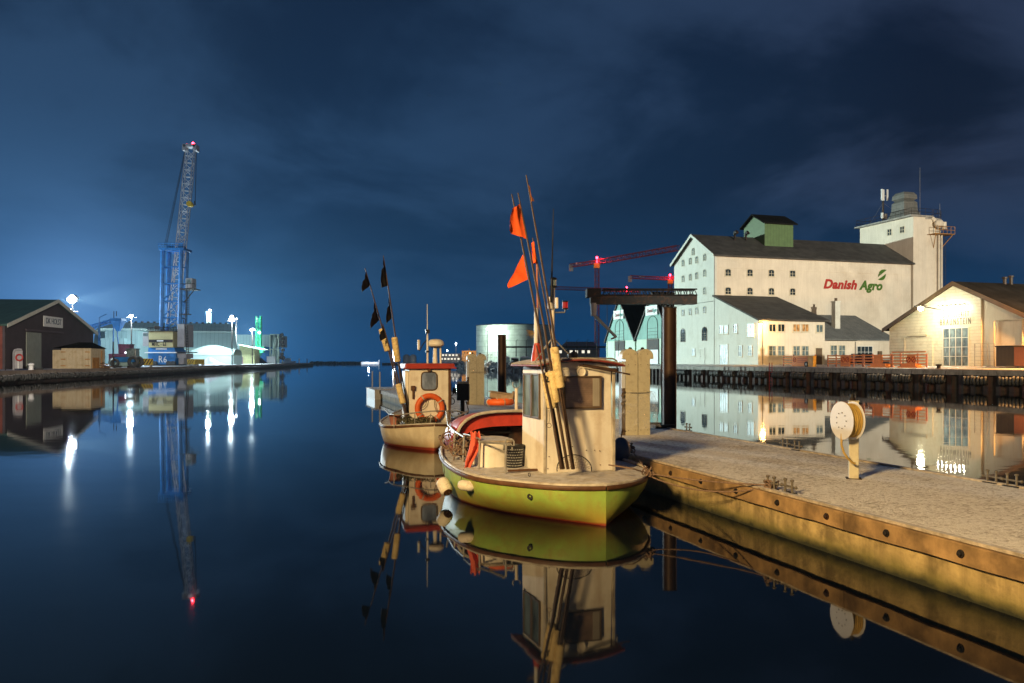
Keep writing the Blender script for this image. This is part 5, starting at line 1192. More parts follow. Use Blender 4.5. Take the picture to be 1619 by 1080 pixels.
# railing posts and stored stuff before the tank
m_ = MB(); o = thing('conveyor_line', 'low dark conveyor line on short posts running right of the tank', 'conveyor', P(850,570,195)); o.location.z = 1.75; OFS[o.name] = Vector((o.location.x,195,0))
x0, x1 = P(800,0,195).x, P(960,0,195).x
m_.bx(x0,x1,194.7,195.3,3.9,4.3); m_.build('belt', K['steel_dark'], o); 
for k in range(11): x_ = x0+(x1-x0)*k/10; m_ = MB(); m_.rod((x_,195,1.75),(x_,195,3.9),.12); m_.rod((x_,195.2,4.3),(x_,195.2,5.7),.07); m_.path([(x_,195.2,5.6),(x_+.2,195.2,5.9),(x_+.5,195.2,5.8)],.05,5); m_.build('post', K['steel_dark'], o)
for i, (x0_, x1_, hy, mt, lab) in enumerate(((797,806,563,'hall_low','small pale crate stacked first on the shore right of the pile'),(808,820,565,'steel_dark','dark machine box on the shore before the tank'),(822,838,563,'hall','pale blue tarp covered stack on the shore'),(842,850,566,'steel_dark','dark narrow skip on the shore behind the red mast'))):
    Yk = 198+i; o = thing('stored_crate', lab, 'crate', P((x0_+x1_)/2,575,Yk)); o.location.z = 1.75; w_ = (x1_-x0_)/F*Yk; h_ = hz(hy,Yk)-1.75
    m_ = MB(); m_.bx(-w_/2,w_/2,-1,1,0,h_*.8); m_.build('body', K[mt], o, bevel=.08); m_ = MB(); m_.prism([(-w_/2-.1,h_*.8+.003),(w_/2+.1,h_*.8+.003),(w_*.2,h_),(-w_*.3,h_*.97)],-1.1,1.1,'y'); m_.build('cover', K['snow'], o)
# grey roofed building
GYb = 235; o = thing('grey_roof_building', 'long low building with pale frosted hipped roof and small lit windows between tank and stores', 'building', P(915,571,GYb)); o.location.z = 1.75
def g5(x, y): return ((x-915)/F*GYb, hz(y,GYb)-1.75)
m_ = MB(); a, b = g5(884,553)[0], g5(946,553)[0]; ze_ = g5(0,553)[1]; zr_ = g5(0,539.5)[1]; m_.bx(a,b,0,12,0,ze_); m_.build('walls', M('far tan wall', (.34,.28,.20), .8), o)
m_ = MB(); m_.add([(a-.6,-.6,ze_),(b+.6,-.6,ze_),(b+.6,12.6,ze_),(a-.6,12.6,ze_),(a+2.5,6,zr_),(b-.8,6,zr_)],[(0,3,2,1),(0,1,5,4),(1,2,5),(2,3,4,5),(3,0,4)]); m_.build('roof', K['roof_grey'], o)
for x in (886,903,911.5,922,930.5):
    wx_, wz_ = g5(x,556.5); m_ = MB(); m_.bx(wx_-.4,wx_+.4,-.05,-.003,wz_-.35,wz_+.45); m_.build('lit_window', K['L_win'], o)
# terminal office with two rows of lit windows, domes, lamps
OY = 330; o = thing('port_office', 'far grey office block with two rows of lit windows left of the tank', 'office building', P(722,571,OY)); o.location.z = 1.75
def g6(x, y): return ((x-722)/F*OY, hz(y,OY)-1.75)
m_ = MB(); a, b = g6(697,0)[0], g6(726,0)[0]; m_.bx(a,b,0,10,0,g6(0,559)[1]); m_.build('walls', K['far_wall'], o)
m_ = MB(); m_.bx(b,g6(733,0)[0],1,10,0,g6(0,563.5)[1]); m_.build('annex', K['far_wall'], o)
for yy, x0, n in ((561.5,700.5,5),(567.5,698.5,6)):
    for k in range(n): wx_, wz_ = g6(x0+5.3*k, yy); m_ = MB(); m_.bx(wx_-.42,wx_+.42,-.06,-.003,wz_-.35,wz_+.35); m_.build('lit_window', K['L_win'], o)
o = thing('ochre_building', 'far ochre lit building with a row of dark windows beside the tank', 'building', P(742,571,OY)); o.location.z = 1.75
m_ = MB(); m_.bx(-3.1,3.2,0,8,0,hz(554.5,OY)-1.75); m_.build('walls', K['far_orange'], o)
for k in range(4): m_ = MB(); m_.bx(-2.1+k*1.1,-1.7+k*1.1,-.05,-.003,hz(559,OY)-1.75,hz(557,OY)-1.75); m_.build('window', K['glass'], o)
m_ = MB(); m_.bx(-.4,0,3,3.4,hz(554.5,OY)-1.745,hz(551,OY)-1.75); m_.build('chimney', K['far_orange'], o)
light('POINT', 'yard_light', o, (0,-5,4), 900, (1,.6,.25), .3)
for i, (x, y, c, pw) in enumerate(((721,544,'L_cool_small',900),(707,555,'L_cool_small',0))):
    o = thing('street_lamp', ('taller', 'shorter')[i] + ' far white street lamp above the grey office block', 'street lamp', P(x,571,OY-14)); o.location.z = 1.75; h_ = hz(y,OY-14)-1.75
    m_ = MB(); m_.tube((0,0,0),(0,0,h_),.1,n=6); m_.build('pole', K['metal'], o); m_ = MB(); m_.ball((0,0,h_+.15),.33); m_.build('lens', K[c], o)
    if pw: light('POINT', 'lamp_light', o, (0,-.6,h_), pw, (.9,.95,1), .3)
for i, x in enumerate((642.5, 653)):
    o = thing('dome_silo', 'far pale domed silo behind the cabin roof, ' + ('left one of two', 'right one of two')[i], 'silo', P(x,571,520)); o.location.z = 1
    m_ = MB(); m_.lathe([(2.3,0),(2.3,hz(565,520)-1)]+[(2.3*math.cos(R(a)), hz(565,520)-1+2.0*math.sin(R(a))) for a in (20,40,60,80)], (0,0,0), 18); m_.build('shell', M('far silo shell', (.55,.52,.46), .8), o, smooth=True)
o = thing('street_lamp', 'lamp between floats, far bright white lamp low on the horizon', 'street lamp', P(622,571,480)); o.location.z = .6
o['label'] = 'far bright white lamp low on the horizon between the cream floats'
m_ = MB(); m_.tube((0,0,0),(0,0,6),.2,n=6); m_.tube((0,0,2),(-.6,0,17),.45,.1,n=6); m_.build('pole', K['snow'], o); m_ = MB(); m_.ball((.3,0,2.4),.8); m_.build('lens', K['L_cool_small'], o)
light('POINT', 'lamp_light', o, (0,-2,4), 9000, (.9,.95,1), .3)
# breakwaters
m_ = MB(); r_ = random.Random(5)
for k in range(420):
    x = r_.uniform(490,572); Yb = 690; c = P(x,571,Yb); rr = r_.uniform(.5,1.3); m_.box((c.x,Yb+r_.uniform(0,4),r_.uniform(0,1.5)),(rr*1.6,rr*1.3,rr*1.2),rz=r_.uniform(0,3),rx=r_.uniform(-.6,.6))
tag(m_.build('rock_breakwater', K['rock'], None), 'long low rock breakwater on the horizon beyond the harbour mouth', 'breakwater', kind='stuff')
o = thing('pier', 'low pale lit pier with end beacon on the horizon', 'pier', P(585,571,640)); o.location.z = 0
m_ = MB(); a, b = (571-585)/F*640, (600-585)/F*640; m_.bx(a,b,0,3,0,1.7); m_.build('deck', K['snow'], o); m_ = MB(); m_.tube((b-.5,1,1.7),(b-.5,1,3.0),.3,n=8); m_.ball((b-.5,1,3.3),.4); m_.build('beacon', K['snow'], o)
light('POINT', 'pier_light', o, (0,-6,4), 6000, (.8,.9,1), .3)
o = thing('far_quay', 'far dark quay line on the horizon left of the grey office', 'quay', P(655,571,560)); o.location.z = 0
m_ = MB(); m_.bx((604-655)/F*560,(735-655)/F*560,0,20,-.5,1.1); m_.build('wall', K['rock'], o)
# ---------------- tower cranes
def tcrane(label, base, top_z, tip, tail, wred=1.5, lamp=True, cab=True, cw=True):
    base = Vector(base); o = thing('tower_crane', label, 'tower crane', base); T_ = Vector((0,0,top_z-base.z))
    m = MB(); m.truss((0,0,0), T_, wred, wred, int(top_z/1.6), .13, up=(0,1,0)); m.build('mast', K['tower_red'], o)
    tip = Vector(tip)-base; tail = Vector(tail)-base
    m = MB(); m.truss(T_+Vector((0,0,.6)), tip, 1.2, 1.6, 26, .13); m.build('jib', K['tower_red'], o)
    m = MB(); m.truss(T_+Vector((0,0,.6)), tail, 1.2, 1.2, 6, .16); m.build('counter_jib', K['tower_red'], o)
    if cw: m = MB(); m.box(tail+Vector((0,0,-.9)),(1.6,1.2,2.6)); m.box(tail.lerp(T_,.3)+Vector((0,0,.6)),(2.2,.8,.7)); m.build('counterweight', K['crane_cwt'], o)
    if cab: m = MB(); m.box(T_+Vector((-.2,-1.2,-.9)),(2.2,1.8,1.8)); m.build('cab', K['yellow'], o)
    if lamp:
        m = MB(); m.rod(T_,T_+Vector((0,0,2.0)),.15); m.ball(T_+Vector((0,0,2.3)),.45); h = m.build('warning_lamp', K['L_red'], o)
        light('POINT', 'warning_light', h, T_+Vector((0,-3,3.4)), 3500, (1,.03,.05), .3)
    return o
tcrane('near red tower crane with its jib rising right towards the mill', (32,300,1.75), hz(417,300), P(1072,392,262), P(903,420,317))
tcrane('red tower crane half hidden behind the mill gable, short counter jib to the left', (69.5,350,1.75), hz(443,350), P(1130,441,350), P(996,438,352))
tcrane('farthest tower crane whose faint long jib runs left behind the near one', (62,430,1.75), hz(461,430), P(868,455,430), P(1010,461,432), lamp=True, cab=False, cw=False)
# ================================================================== PONTOON
TN, TF, ZD = 6.65, 10.32, .58
pn = hthing('pontoon', 'long concrete floating pontoon with frosted deck and orange brown timber edge', 'pontoon', TN, 10, 0)
SP0, SP1 = -8.0, 50.0
m_ = MB(); m_.grid(lambda u, v: (TN+.14+(TF-TN-.28)*v, SP0+(SP1-SP0)*u, ZD+.012), 60, 6); m_.build('deck', K['deck'], pn)
m_ = MB(); m_.bx(TN+.045, TF-.045, SP0, SP1, -.35, ZD); m_.build('float_body', K['concrete_pontoon'], pn)
for t0, t1 in ((TN-.03, TN+.042), (TF-.042, TF+.03)):
    s_ = SP0
    while s_ < SP1:
        L_ = 4.0; e = min(SP1, s_+L_-.015); m_ = MB(); ns = 22; jt = lambda q, k: .007*noise.noise(Vector((q*2.3, k*5.1, t0)))
        ring = []
        for i_ in range(ns+1):
            q = s_+(e-s_)*i_/ns; ring.append([(t0+jt(q,1),q,ZD-.205+2*jt(q,2)),(t1,q,ZD-.205+jt(q,3)),(t1,q,ZD-.004),(t0+.012+jt(q,4),q,ZD-.004),(t0+jt(q,5),q,ZD-.016)])
        m_.add([p for r in ring for p in r], [(i_*5+k, i_*5+(k+1)%5, i_*5+5+(k+1)%5, i_*5+5+k) for i_ in range(ns) for k in range(5)] + [(0,1,2,3,4), tuple(ns*5+k for k in (4,3,2,1,0))])
        m_.build('timber_waler', K['timber'], pn, smooth=True, angle=35); s_ += L_
m_ = MB()
for t0, t1 in ((TN+.02, TN+.10), (TF-.10, TF-.02)): m_.bx(t0, t1, SP0, SP1, ZD+.001, ZD+.035)
m_.build('kerb_strip', K['deck_snow'], pn)
for k in range(-6, 38):
    s_ = .30+1.0*k+.0
    m_ = MB(); m_.lathe([(.042,0),(.042,.012),(.026,.012),(.024,.035),(.012,.04)], (TN-.031, s_, ZD-.105), 14, axis=(-1,0,0)); m_.build('bolt', K['steel_dark'], pn, smooth=True)
# cross piece at the far end
ce = hthing('floating_dock', 'pale floating dock across the far end of the pontoon with thin posts', 'dock', 8.4, 50.6, 0)
m_ = MB(); m_.bx(6.35, 10.4, SP1+.1, SP1+4.5, -.35, ZD); m_.build('float_body', K['white_paint'], ce, bevel=.03)
m_ = MB(); m_.bx(6.3, 10.45, SP1+.05, SP1+4.55, ZD+.001, ZD+.05); m_.build('deck', K['deck'], ce)
for t_, s_ in ((6.7,SP1+.4),(7.6,SP1+.4),(6.7,SP1+4.2)):
    m_ = MB(); m_.tube((t_,s_,ZD+.05),(t_,s_,ZD+1.15),.045,n=8); m_.build('post', K['panel_white'], ce)
# guide piles
for x, s_, ytop, d, lab in ((1056, 19.7, 487, .375, 'tall thick rusty brown steel guide pile on the far side of the pontoon'), (791.5, 36.2, 530, .40, 'shorter brown steel guide pile farther out behind the red canopy boat')):
    t_ = 10.56; Y = Yd(t_, s_); h_ = hz(ytop, Y); o = hthing('guide_pile', lab, 'pile', t_, s_, 0)
    m_ = MB(); m_.tube((t_,s_,-1.2),(t_,s_,h_),d/2,n=28); m_.build('pile_tube', K['pile'], o, smooth=True)
    m_ = MB(); m_.lathe([(d/2+.012,0),(d/2+.012,.03),(.05,.04)],(t_,s_,h_-.01),28); m_.build('pile_cap', K['steel_dark'], o)
    m_ = MB(); m_.box((t_-.34,s_-.42,ZD+.06),(.55,.12,.09)); m_.box((t_-.34,s_+.42,ZD+.06),(.55,.12,.09)); m_.box((t_-.62,s_,ZD+.06),(.12,.96,.09)); m_.build('pile_guide', K['steel_dark'], o)
# power pedestals
def pedestal(x, y, label, wrap_top):
    Y = (HW-ZD)*F/(y-HY); b = P(x, y, Y); o = thing('power_pedestal', label, 'power pedestal', (b.x, Y, ZD+.012), R(14), 'power pedestals on the pontoon')
    hh = 2.1; w_ = .315
    for sg in (-1, 1):
        c = sg*(w_/2+.004)
        prof = [(c-w_/2,0),(c+w_/2,0),(c+w_/2,hh-.2)]
        oc = c+sg*.0
        outer = c+sg*w_/2
        # arched top overhanging outwards
        cxx = c+sg*.02; rr = w_/2+.02
        pts = [(c-w_/2,0),(c+w_/2,0)]
        arch = [(cxx+rr*math.cos(R(a)), hh-.17+rr*math.sin(R(a))) for a in range(0,181,12)]
        if sg > 0: pts = [(c-w_/2,0),(c+w_/2,0),(c+w_/2,hh-.24),(cxx+rr+.05,hh-.24)] + [(cxx+.025+(rr+.025)*math.cos(R(a)), hh-.17+rr*math.sin(R(a))) for a in range(0,181,12)][:-1] + [(c-w_/2,hh-.17)]
        else: pts = [(c-w_/2,0),(c+w_/2,0),(c+w_/2,hh-.17)] + [(cxx-.025+(rr+.025)*math.cos(R(a)), hh-.17+rr*math.sin(R(a))) for a in range(0,181,12)][1:] + [(cxx-rr-.05,hh-.24),(c-w_/2,hh-.24)]
        m_ = MB(); m_.prism(pts, -.11, .13, 'y'); cbn = m_.build('cabinet', K['cabinet'], o, bevel=.006)
        m_ = MB()
        for z_ in (.12, hh-.38, hh-.12): 
            for dx in (-.09,.09): m_.tube((c+dx,-.118,z_),(c+dx,-.109,z_),.008,n=8)
        m_.build('rivet', K['steel_dark'], cbn)
        m_ = MB(); m_.ball((c,0,hh+.02),(.045,.045,.03)); m_.build('lamp_knob', K['steel_dark'], cbn)
    m_ = MB(); m_.bx(-w_-.10,-w_-.006,-.09,.10,.0,hh-.3); sd = m_.build('side_panel', K['frame_dark'], o)
    m_ = MB(); m_.bx(-w_-.115,-w_-.018,-.112,-.091,hh-.95,hh-.32); m_.build('meter_panel', K['panel_white'], sd)
    for k in range(4):
        m_ = MB(); m_.tube((-w_-.06-(.04 if k%2 else -.0),-.094,hh-1.02-.1*k),(-w_-.06,-.15,hh-1.05-.1*k),.038,.032,n=12); m_.build('socket', K['frame_dark'], sd)
    m_ = MB(); m_.bx(-.003,.003,-.1125,-.1103,0,hh-.2); m_.build('seam', K['steel_dark'], o)
    # crumpled transparent wrapping
    r_ = random.Random(int(x)); m_ = MB(); z0, z1 = wrap_top
    def wr_(u, v):
        a = v*2*math.pi; k = 1+.28*noise.noise(Vector((math.cos(a)*2, math.sin(a)*2, u*3+x))) + .15*noise.noise(Vector((math.cos(a)*7, math.sin(a)*7, u*9)))
        fl = (1-u)*.16 if z1 < 1.3 else u*.2
        return ((w_+.11+fl*1.0)*math.copysign(abs(math.cos(a))**.6, math.cos(a))*k, (.17+fl*.4)*math.copysign(abs(math.sin(a))**.6, math.sin(a))*k, z0+(z1-z0)*u+.09*noise.noise(Vector((a,u*2,x))))
    m_.grid(wr_, 12, 44); m_.build('plastic_wrap', K['plastic_wrap'], o, smooth=True, angle=60)
    m_ = MB(); m_.path([((w_+.09)*math.cos(R(a)), -.02+.16*math.sin(R(a)), (z1 if z1<1.3 else z0+.1)) for a in range(0,360,30)],.012,5,close=True); m_.build('tie_band', K['cabinet'], o)
    return o
pedestal(1006, 688, 'double arched beige power pedestal by the thick pile, torn plastic wrap around its lower half', (.18, 1.05))
pedestal(753, 640, 'double arched beige power pedestal between the boats, clear plastic draped from its top', (1.25, 2.12))
# hose reel post
Y = (HW-ZD)*F/(758-HY); b = P(1349.5, 758, Y); hp = thing('hose_reel_post', 'beige square post with white reel disc and coiled yellow hose standing on the frosted pontoon', 'hose reel', (b.x, Y, ZD+.012), R(-18))
m_ = MB(); m_.bx(-.07,.07,-.07,.07,0,1.19); m_.build('post', K['cabinet'], hp, bevel=.01)
m_ = MB(); m_.bx(-.11,.11,-.1,.1,0,.012); m_.build('base_plate', K['steel_dark'], hp)
m_ = MB(); m_.bx(-.078,.078,-.078,.078,1.191,1.2); m_.build('cap', K['cabinet'], hp); m_ = MB(); m_.lathe([(.045,0),(.05,.03),(.03,.06),(.03,.1),(.012,.11)], (-.02,0,1.2), 14); m_.build('tap_knob', K['steel_dark'], hp, smooth=True)
ax = Vector((-.98,-.21,0)).normalized(); ax.rotate(Matrix.Rotation(R(18),3,'Z'))
rc_ = Vector((-.035,-.14,.905))
m_ = MB(); m_.tube(rc_-ax*.03, rc_+ax*.18, .05, n=12); m_.build('axle', K['metal'], hp)
for d, nm in ((.175,'reel_disc'),(-.02,'reel_disc')):
    m_ = MB(); m_.lathe([(.01,-.004),(.285,-.004),(.29,0),(.285,.006),(.01,.006)], rc_+ax*d, 48, axis=ax); ds = m_.build(nm, K['disc'], hp, smooth=True)
    if d > 0:
        m_ = MB(); q = ax.to_track_quat('Z','Y').to_matrix()
        for k in range(9):
            a = 2*math.pi*k/9; p_ = rc_+ax*(d+.007)+q@Vector((.12*math.cos(a),.12*math.sin(a),0)); m_.tube(p_, p_+ax*.006,.009,n=8)
        m_.build('disc_bolt', K['steel_dark'], ds)
m_ = MB()
for k in range(5):
    for j, rr in enumerate((.245,.22)): m_.torus(rc_+ax*(.005+.034*k), rr-(k%2)*.006, .017, ax, 40, 8)
m_.lathe([(.02,0),(.21,0),(.21,.15),(.02,.15)], rc_, 28, axis=ax); m_.build('coiled_hose', K['hose'], hp, smooth=True)
m_ = MB(); q = ax.to_track_quat('Z','Y').to_matrix(); pb = rc_+ax*.15+Vector((-.02,0,-.25))
m_.path([pb+Vector((0,0,.05)), pb+Vector((-.005,-.01,-.12)), pb+Vector((.03,-.03,-.24)), pb+Vector((.09,-.02,-.33)), pb+Vector((.15,.0,-.385)), pb+Vector((.19,.01,-.40))], .017, 10); m_.build('hanging_hose', K['hose'], hp, smooth=True)
# double cross cleats
def cleat(x, y, label, tside=None):
    Yc = (HW-ZD)*F/(y-HY); b = P(x, y, Yc); o = thing('mooring_cleat', label, 'cleat', (b.x, Yc, ZD+.015), TH+R(90), 'double cross mooring cleats')
    for d in (-.075, .075):
        m_ = MB(); m_.tube((d,0,0),(d,0,.17),.017,n=10); m_.ball((d,0,.175),(.03,.03,.018)); m_.build('post', K['cleat'], o, smooth=True)
    m_ = MB(); m_.tube((-.15,0,.09),(.15,0,.09),.014,n=10); m_.ball((-.155,0,.09),.024); m_.ball((.155,0,.09),.024); m_.build('cross_bar', K['cleat'], o, smooth=True)
    m_ = MB(); m_.bx(-.12,.12,-.05,.05,-.003,.012); m_.build('base_plate', K['steel_dark'], o)
    return o
cleat(1088, 682, 'double cross cleat on the far edge right beside the thick pile')
cleat(1241, 709, 'left one of two double cross cleats on the far deck edge left of the reel')
cleat(1260, 713, 'right one of two double cross cleats on the far deck edge left of the reel')
cleat(1568, 765, 'left one of two double cross cleats near the right edge of the photo')
cleat(1600, 771, 'right one of two double cross cleats near the right edge of the photo')
cleat(1219, 775, 'cleat on the near deck edge wound with the brown mooring ropes')
cleat(1247, 781, 'bare double cross cleat on the near deck edge just right of the roped one')
cleat(996, 716, 'roped cleat at the near deck edge beside the wheelhouse of the green boat')
# ================================================================== BOATS
def crom(tab, x):
    if x <= tab[0][0]: return tab[0][1]
    for i in range(len(tab)-1):
        (x0, y0), (x1, y1) = tab[i], tab[i+1]
        if x <= x1:
            t = (x-x0)/(x1-x0)
            m0 = (y1-tab[i-1][1])/(x1-tab[i-1][0]) if i > 0 else (y1-y0)/(x1-x0)*1.6
            m1 = (tab[i+2][1]-y0)/(tab[i+2][0]-x0) if i+2 < len(tab) else (y1-y0)/(x1-x0)*1.3
            h = x1-x0
            return (2*t**3-3*t*t+1)*y0 + (t**3-2*t*t+t)*h*m0 + (-2*t**3+3*t*t)*y1 + (t**3-t*t)*h*m1
    return tab[-1][1]
GT = [(0,.0),(.10,.36),(.26,.64),(.5,.90),(.8,1.12),(1.15,1.36),(1.6,1.53),(2.4,1.60),(3.5,1.50),(4.6,1.25),(5.8,.86),(6.8,.45),(7.6,.02)]
WT = [(0,.0),(.2,.16),(.45,.36),(.8,.62),(1.4,1.02),(2.4,1.38),(3.4,1.36),(4.6,1.02),(5.8,.55),(6.6,.25),(7.3,.015)]
def hull(root, sc, sheer, mat, L_=7.6, beam=1.0):
    """double ended boat; local y = forward from the stern post, x = starboard"""
    def g(u): return max(.0, crom(GT, u))*sc*beam
    def w(u): return max(.0, crom(WT, u*7.3/7.6))*sc*beam
    us = [0,.04,.08,.13,.2,.3,.4,.5,.65,.8,1.0,1.25,1.5,1.8,2.2,2.7,3.2,3.8,4.4,5,5.6,6.2,6.7,7.1,7.35,7.5,7.6]
    lv = (-.35,-.18,0,.12,.26,.42,.60,.8,1.0)
    m = MB(); n = len(lv)
    def pt(u, f, sg):
        sh = sheer(u)
        gu, wu = g(u), w(u)
        rake = (u/7.6)**3*.45*sc
        if f < 0: z = f; x = wu*(1+f/.35*.75) ; y = u*sc*.985 - rake
        else:
            z = f*(sh-.02); k = 1-(1-f)**2.3; x = wu+(gu-wu)*k; y = u*sc - rake*(1-f)
        return (sg*x, y, z)
    for sg in (-1, 1):
        vs = [pt(u, f, sg) for u in us for f in lv]
        m.add(vs, [(i*n+j, (i+1)*n+j, (i+1)*n+j+1, i*n+j+1) for i in range(len(us)-1) for j in range(n-1)])
    h = m.build('hull', mat, root, smooth=True, angle=70)
    for v in h.data.vertices: pass
    m = MB(); q = [ (g(u)-.03*sc, u*sc, sheer(u)-.015) for u in us]
    for i in range(len(us)-1):
        (a, b, c), (d, e, f) = q[i], q[i+1]; a, d = max(a,.004), max(d,.004)
        m.add([(-a,b,c),(0,b,c+.05),(a,b,c),(-d,e,f),(0,e,f+.05),(d,e,f)], [(0,1,4,3),(1,2,5,4)])
    m.build('deck', K['deck_snow'], root)
    for sg in (-1, 1):
        m = MB(); m.path([(sg*(g(u)+.012), u*sc, sheer(u)-.035) for u in us], .034*max(sc,.85), 8, flat=1.15); m.build('rubbing_strake', K['wood_dark'], root, smooth=True)
        m = MB(); m.path([(sg*(g(u)-.005), u*sc, sheer(u)+.008) for u in us], .026*max(sc,.85), 7); m.build('gunwale_cap', K['rail_white'], root, smooth=True)
    return g, w
def onboat(O, rot, x, y, ly):
    """point in the boat's own axes that lies on forward station ly and is seen at pixel x, y"""
    c, s = math.cos(rot), math.sin(rot); r = (x-CX)/F
    # world = O + lx*(c,s) + ly*(-s,c)
    lx = (r*(O.y+ly*c) - (O.x-ly*s))/(c - r*s); Yw = O.y+lx*s+ly*c
    return Vector((lx, ly, hz(y, Yw)))
# ---------------------------------------------------------------- green boat
O1 = Vector((1.37, 11.6, 0)); R1 = R(20)
b1 = thing('fishing_boat', 'lime green hulled fishing boat with cream wheelhouse and red canopy moored by the pontoon', 'fishing boat', O1, R1)
sh1_ = lambda u: .585+.24*max(0,(u-1)/6.6)**1.6
g1, w1 = hull(b1, 1.0, sh1_, K['hull_green'])
p1 = lambda x, y, ly: onboat(O1, R1, x, y, ly)
def hole(m, x, u, z, r): pass
# skin fitting on the quarter
q = onboat(O1, R1, 886, 782, .62); m_ = MB(); nrm = Vector((-.75,-.85,0)).normalized(); cpt = Vector((-(w1(.62)+(g1(.62)-w1(.62))*(1-.4**2.3))-.01, .62, q.z))
m_.lathe([(.012,.0),(.018,.02),(.045,.022),(.045,-.03)], cpt, 16, axis=nrm); m_.build('exhaust_outlet', K['steel_dark'], b1, smooth=True)
# wheelhouse
wx0, wx1, wy0, wy1, wz0, wz1 = -.45, .80, 1.28, 2.30, .60, 2.27
m_ = MB(); m_.bx(wx0+.04, wx1-.04, wy0+.04, wy1-.04, wz0-.05, wz1); m_.M = None
for v in (): pass
wh = MB(); fr_ = .10
wh.add([(wx0+.02,wy0,wz0),(wx1-.02,wy0,wz0),(wx1,wy1,wz0),(wx0,wy1,wz0),(wx0,wy0+.03,wz1),(wx1-.04,wy0+.03,wz1),(wx1-.04,wy1-.05,wz1),(wx0,wy1-.05,wz1)], [(0,3,2,1),(4,5,6,7),(0,1,5,4),(1,2,6,5),(2,3,7,6),(3,0,4,7)])
wh.build('wheelhouse', K['white_boat'], b1, bevel=.025)
m_ = MB(); prof = []
xs_ = [wx0-.13+ (wx1-wx0+.28)*k/10 for k in range(11)]
top = [(x, wz1+.075+.09*(1-((x-(wx0+wx1)/2)/.75)**2)) for x in xs_]; bot = [(x, z-.032) for x, z in top]
m_.prism(top + list(reversed(bot)), wy0-.10, wy1+.2, 'y'); rf1 = m_.build('wheelhouse_roof', K['roof_red'], b1, bevel=.012)
m_ = MB(); m_.prism([(x, z+.006) for x, z in top] + [(x, z+.022) for x, z in reversed(top)], wy0-.05, wy1+.15, 'y'); m_.build('roof_frost', K['deck_snow'], rf1)
m_ = MB(); m_.prism([(wx0+.005,wz1+.001)]+[(x,z-.058) for x,z in top if wx0+.02<x<wx1-.05]+[(wx1-.045,wz1+.001)], wy0+.04, wy1-.06, 'y'); m_.build('eave_board', K['white_boat'], b1)
# aft window with blind
a_, c_ = p1(894, 644, wy0), p1(948, 597, wy0)
def frame_y(x0, x1, z0, z1, y, th, mat, name, glass, par, d=.03, rad=0):
    m = MB(); m.bx(x0-th,x0,y-d,y+.01,z0-th,z1+th); m.bx(x1,x1+th,y-d,y+.01,z0-th,z1+th); m.bx(x0,x1,y-d,y+.01,z0-th,z0); m.bx(x0,x1,y-d,y+.01,z1,z1+th)
    f = m.build(name, mat, par, bevel=.006); m = MB(); m.bx(x0,x1,y-.012,y+.01,z0,z1); m.build('pane', glass, f); return f
fw = frame_y(a_.x, c_.x, a_.z, c_.z, wy0+.0, .028, K['frame_dark'], 'aft_window', K['glass_blind'], b1)
m_ = MB(); m_.bx(c_.x-.13,c_.x-.01,wy0-.018,wy0-.0125,a_.z+.01,c_.z-.01); m_.build('curtain', M('pale curtain', (.33,.30,.25), .6, lines=('x', .03, .5)), fw)
q = p1(919, 588, wy0); m_ = MB(); m_.lathe([(.01,.0),(.055,.0),(.06,.012),(.075,.012),(.078,-.02)], (q.x,wy0-.008,q.z), 24, axis=(0,-1,0)); m_.build('round_vent', K['white_boat'], b1, smooth=True)
# port side window pair (sliding)
def frame_x(x, y0, y1, z0, z1, th, mat, name, glass, par, d=.03):
    m = MB(); m.bx(x-d,x+.01,y0-th,y0,z0-th,z1+th); m.bx(x-d,x+.01,y1,y1+th,z0-th,z1+th); m.bx(x-d,x+.01,y0,y1,z0-th,z0); m.bx(x-d,x+.01,y0,y1,z1,z1+th)
    f = m.build(name, mat, par, bevel=.005); m = MB(); m.bx(x-.014,x+.01,y0,y1,z0,z1); m.build('pane', glass, f); return f
frame_x(wx0, 1.46, 1.76, 1.50, 2.17, .03, K['frame_dark'], 'side_window', K['glass_cool'], b1)
frame_x(wx0, 1.83, 2.13, 1.50, 2.17, .03, K['frame_dark'], 'side_window', K['glass_cool'], b1)
m_ = MB(); m_.bx(wx1-.035, wx1+.006, wy0-.012, wy0+.02, wz0, wz1); m_.bx(wx0-.002,wx0+.03,wy0-.012,wy0+.02,wz0,wz1); m_.build('corner_strip', K['rail_white'], b1)
m_ = MB()
for x, y in ((940,712),(948,713),(927,712),(866,741),(868,722),(905,706),(949,735)): q = p1(x,y,wy0); m_.tube((q.x,wy0-.012,q.z),(q.x,wy0+.004,q.z),.008,n=8)
m_.build('screw_hole', K['wood_dark'], b1)
# masts, aerials and lamps on the roof
zr_ = wz1+.19
q = p1(849, 570, 1.9); mx = q.x
m_ = MB(); m_.lathe([(.10,0),(.085,.12),(.05,.3)], (mx,1.9,zr_-.06), 16); m_.build('mast_foot', K['red_paint'], b1, smooth=True)
m_ = MB(); tp = p1(848, 487, 1.9); m_.tube((mx-.02,1.9,zr_),(tp.x,1.9,tp.z),.035,n=10); m_.build('white_mast', K['white_paint'], b1, smooth=True)
m_ = MB(); tp2 = p1(847, 418, 1.95); m_.tube((mx+.05,1.95,zr_),(tp2.x+.02,1.95,tp2.z),.022,.016,n=8); m_.build('red_mast', K['barrier_post'], b1, smooth=True)
m_ = MB(); r_ = random.Random(2); q = p1(841,528,1.9)
for k in range(16): m_.rod(q+Vector((r_.uniform(-.04,.08),0,r_.uniform(-.03,.03))), q+Vector((r_.uniform(-.13,.04),r_.uniform(-.05,.05),r_.uniform(-.08,.07))), .003, 3)
m_.build('rope_end', K['hose'], b1)
q = p1(873.5, 575, 1.55); mx2 = q.x; tp = p1(875, 455, 1.55)
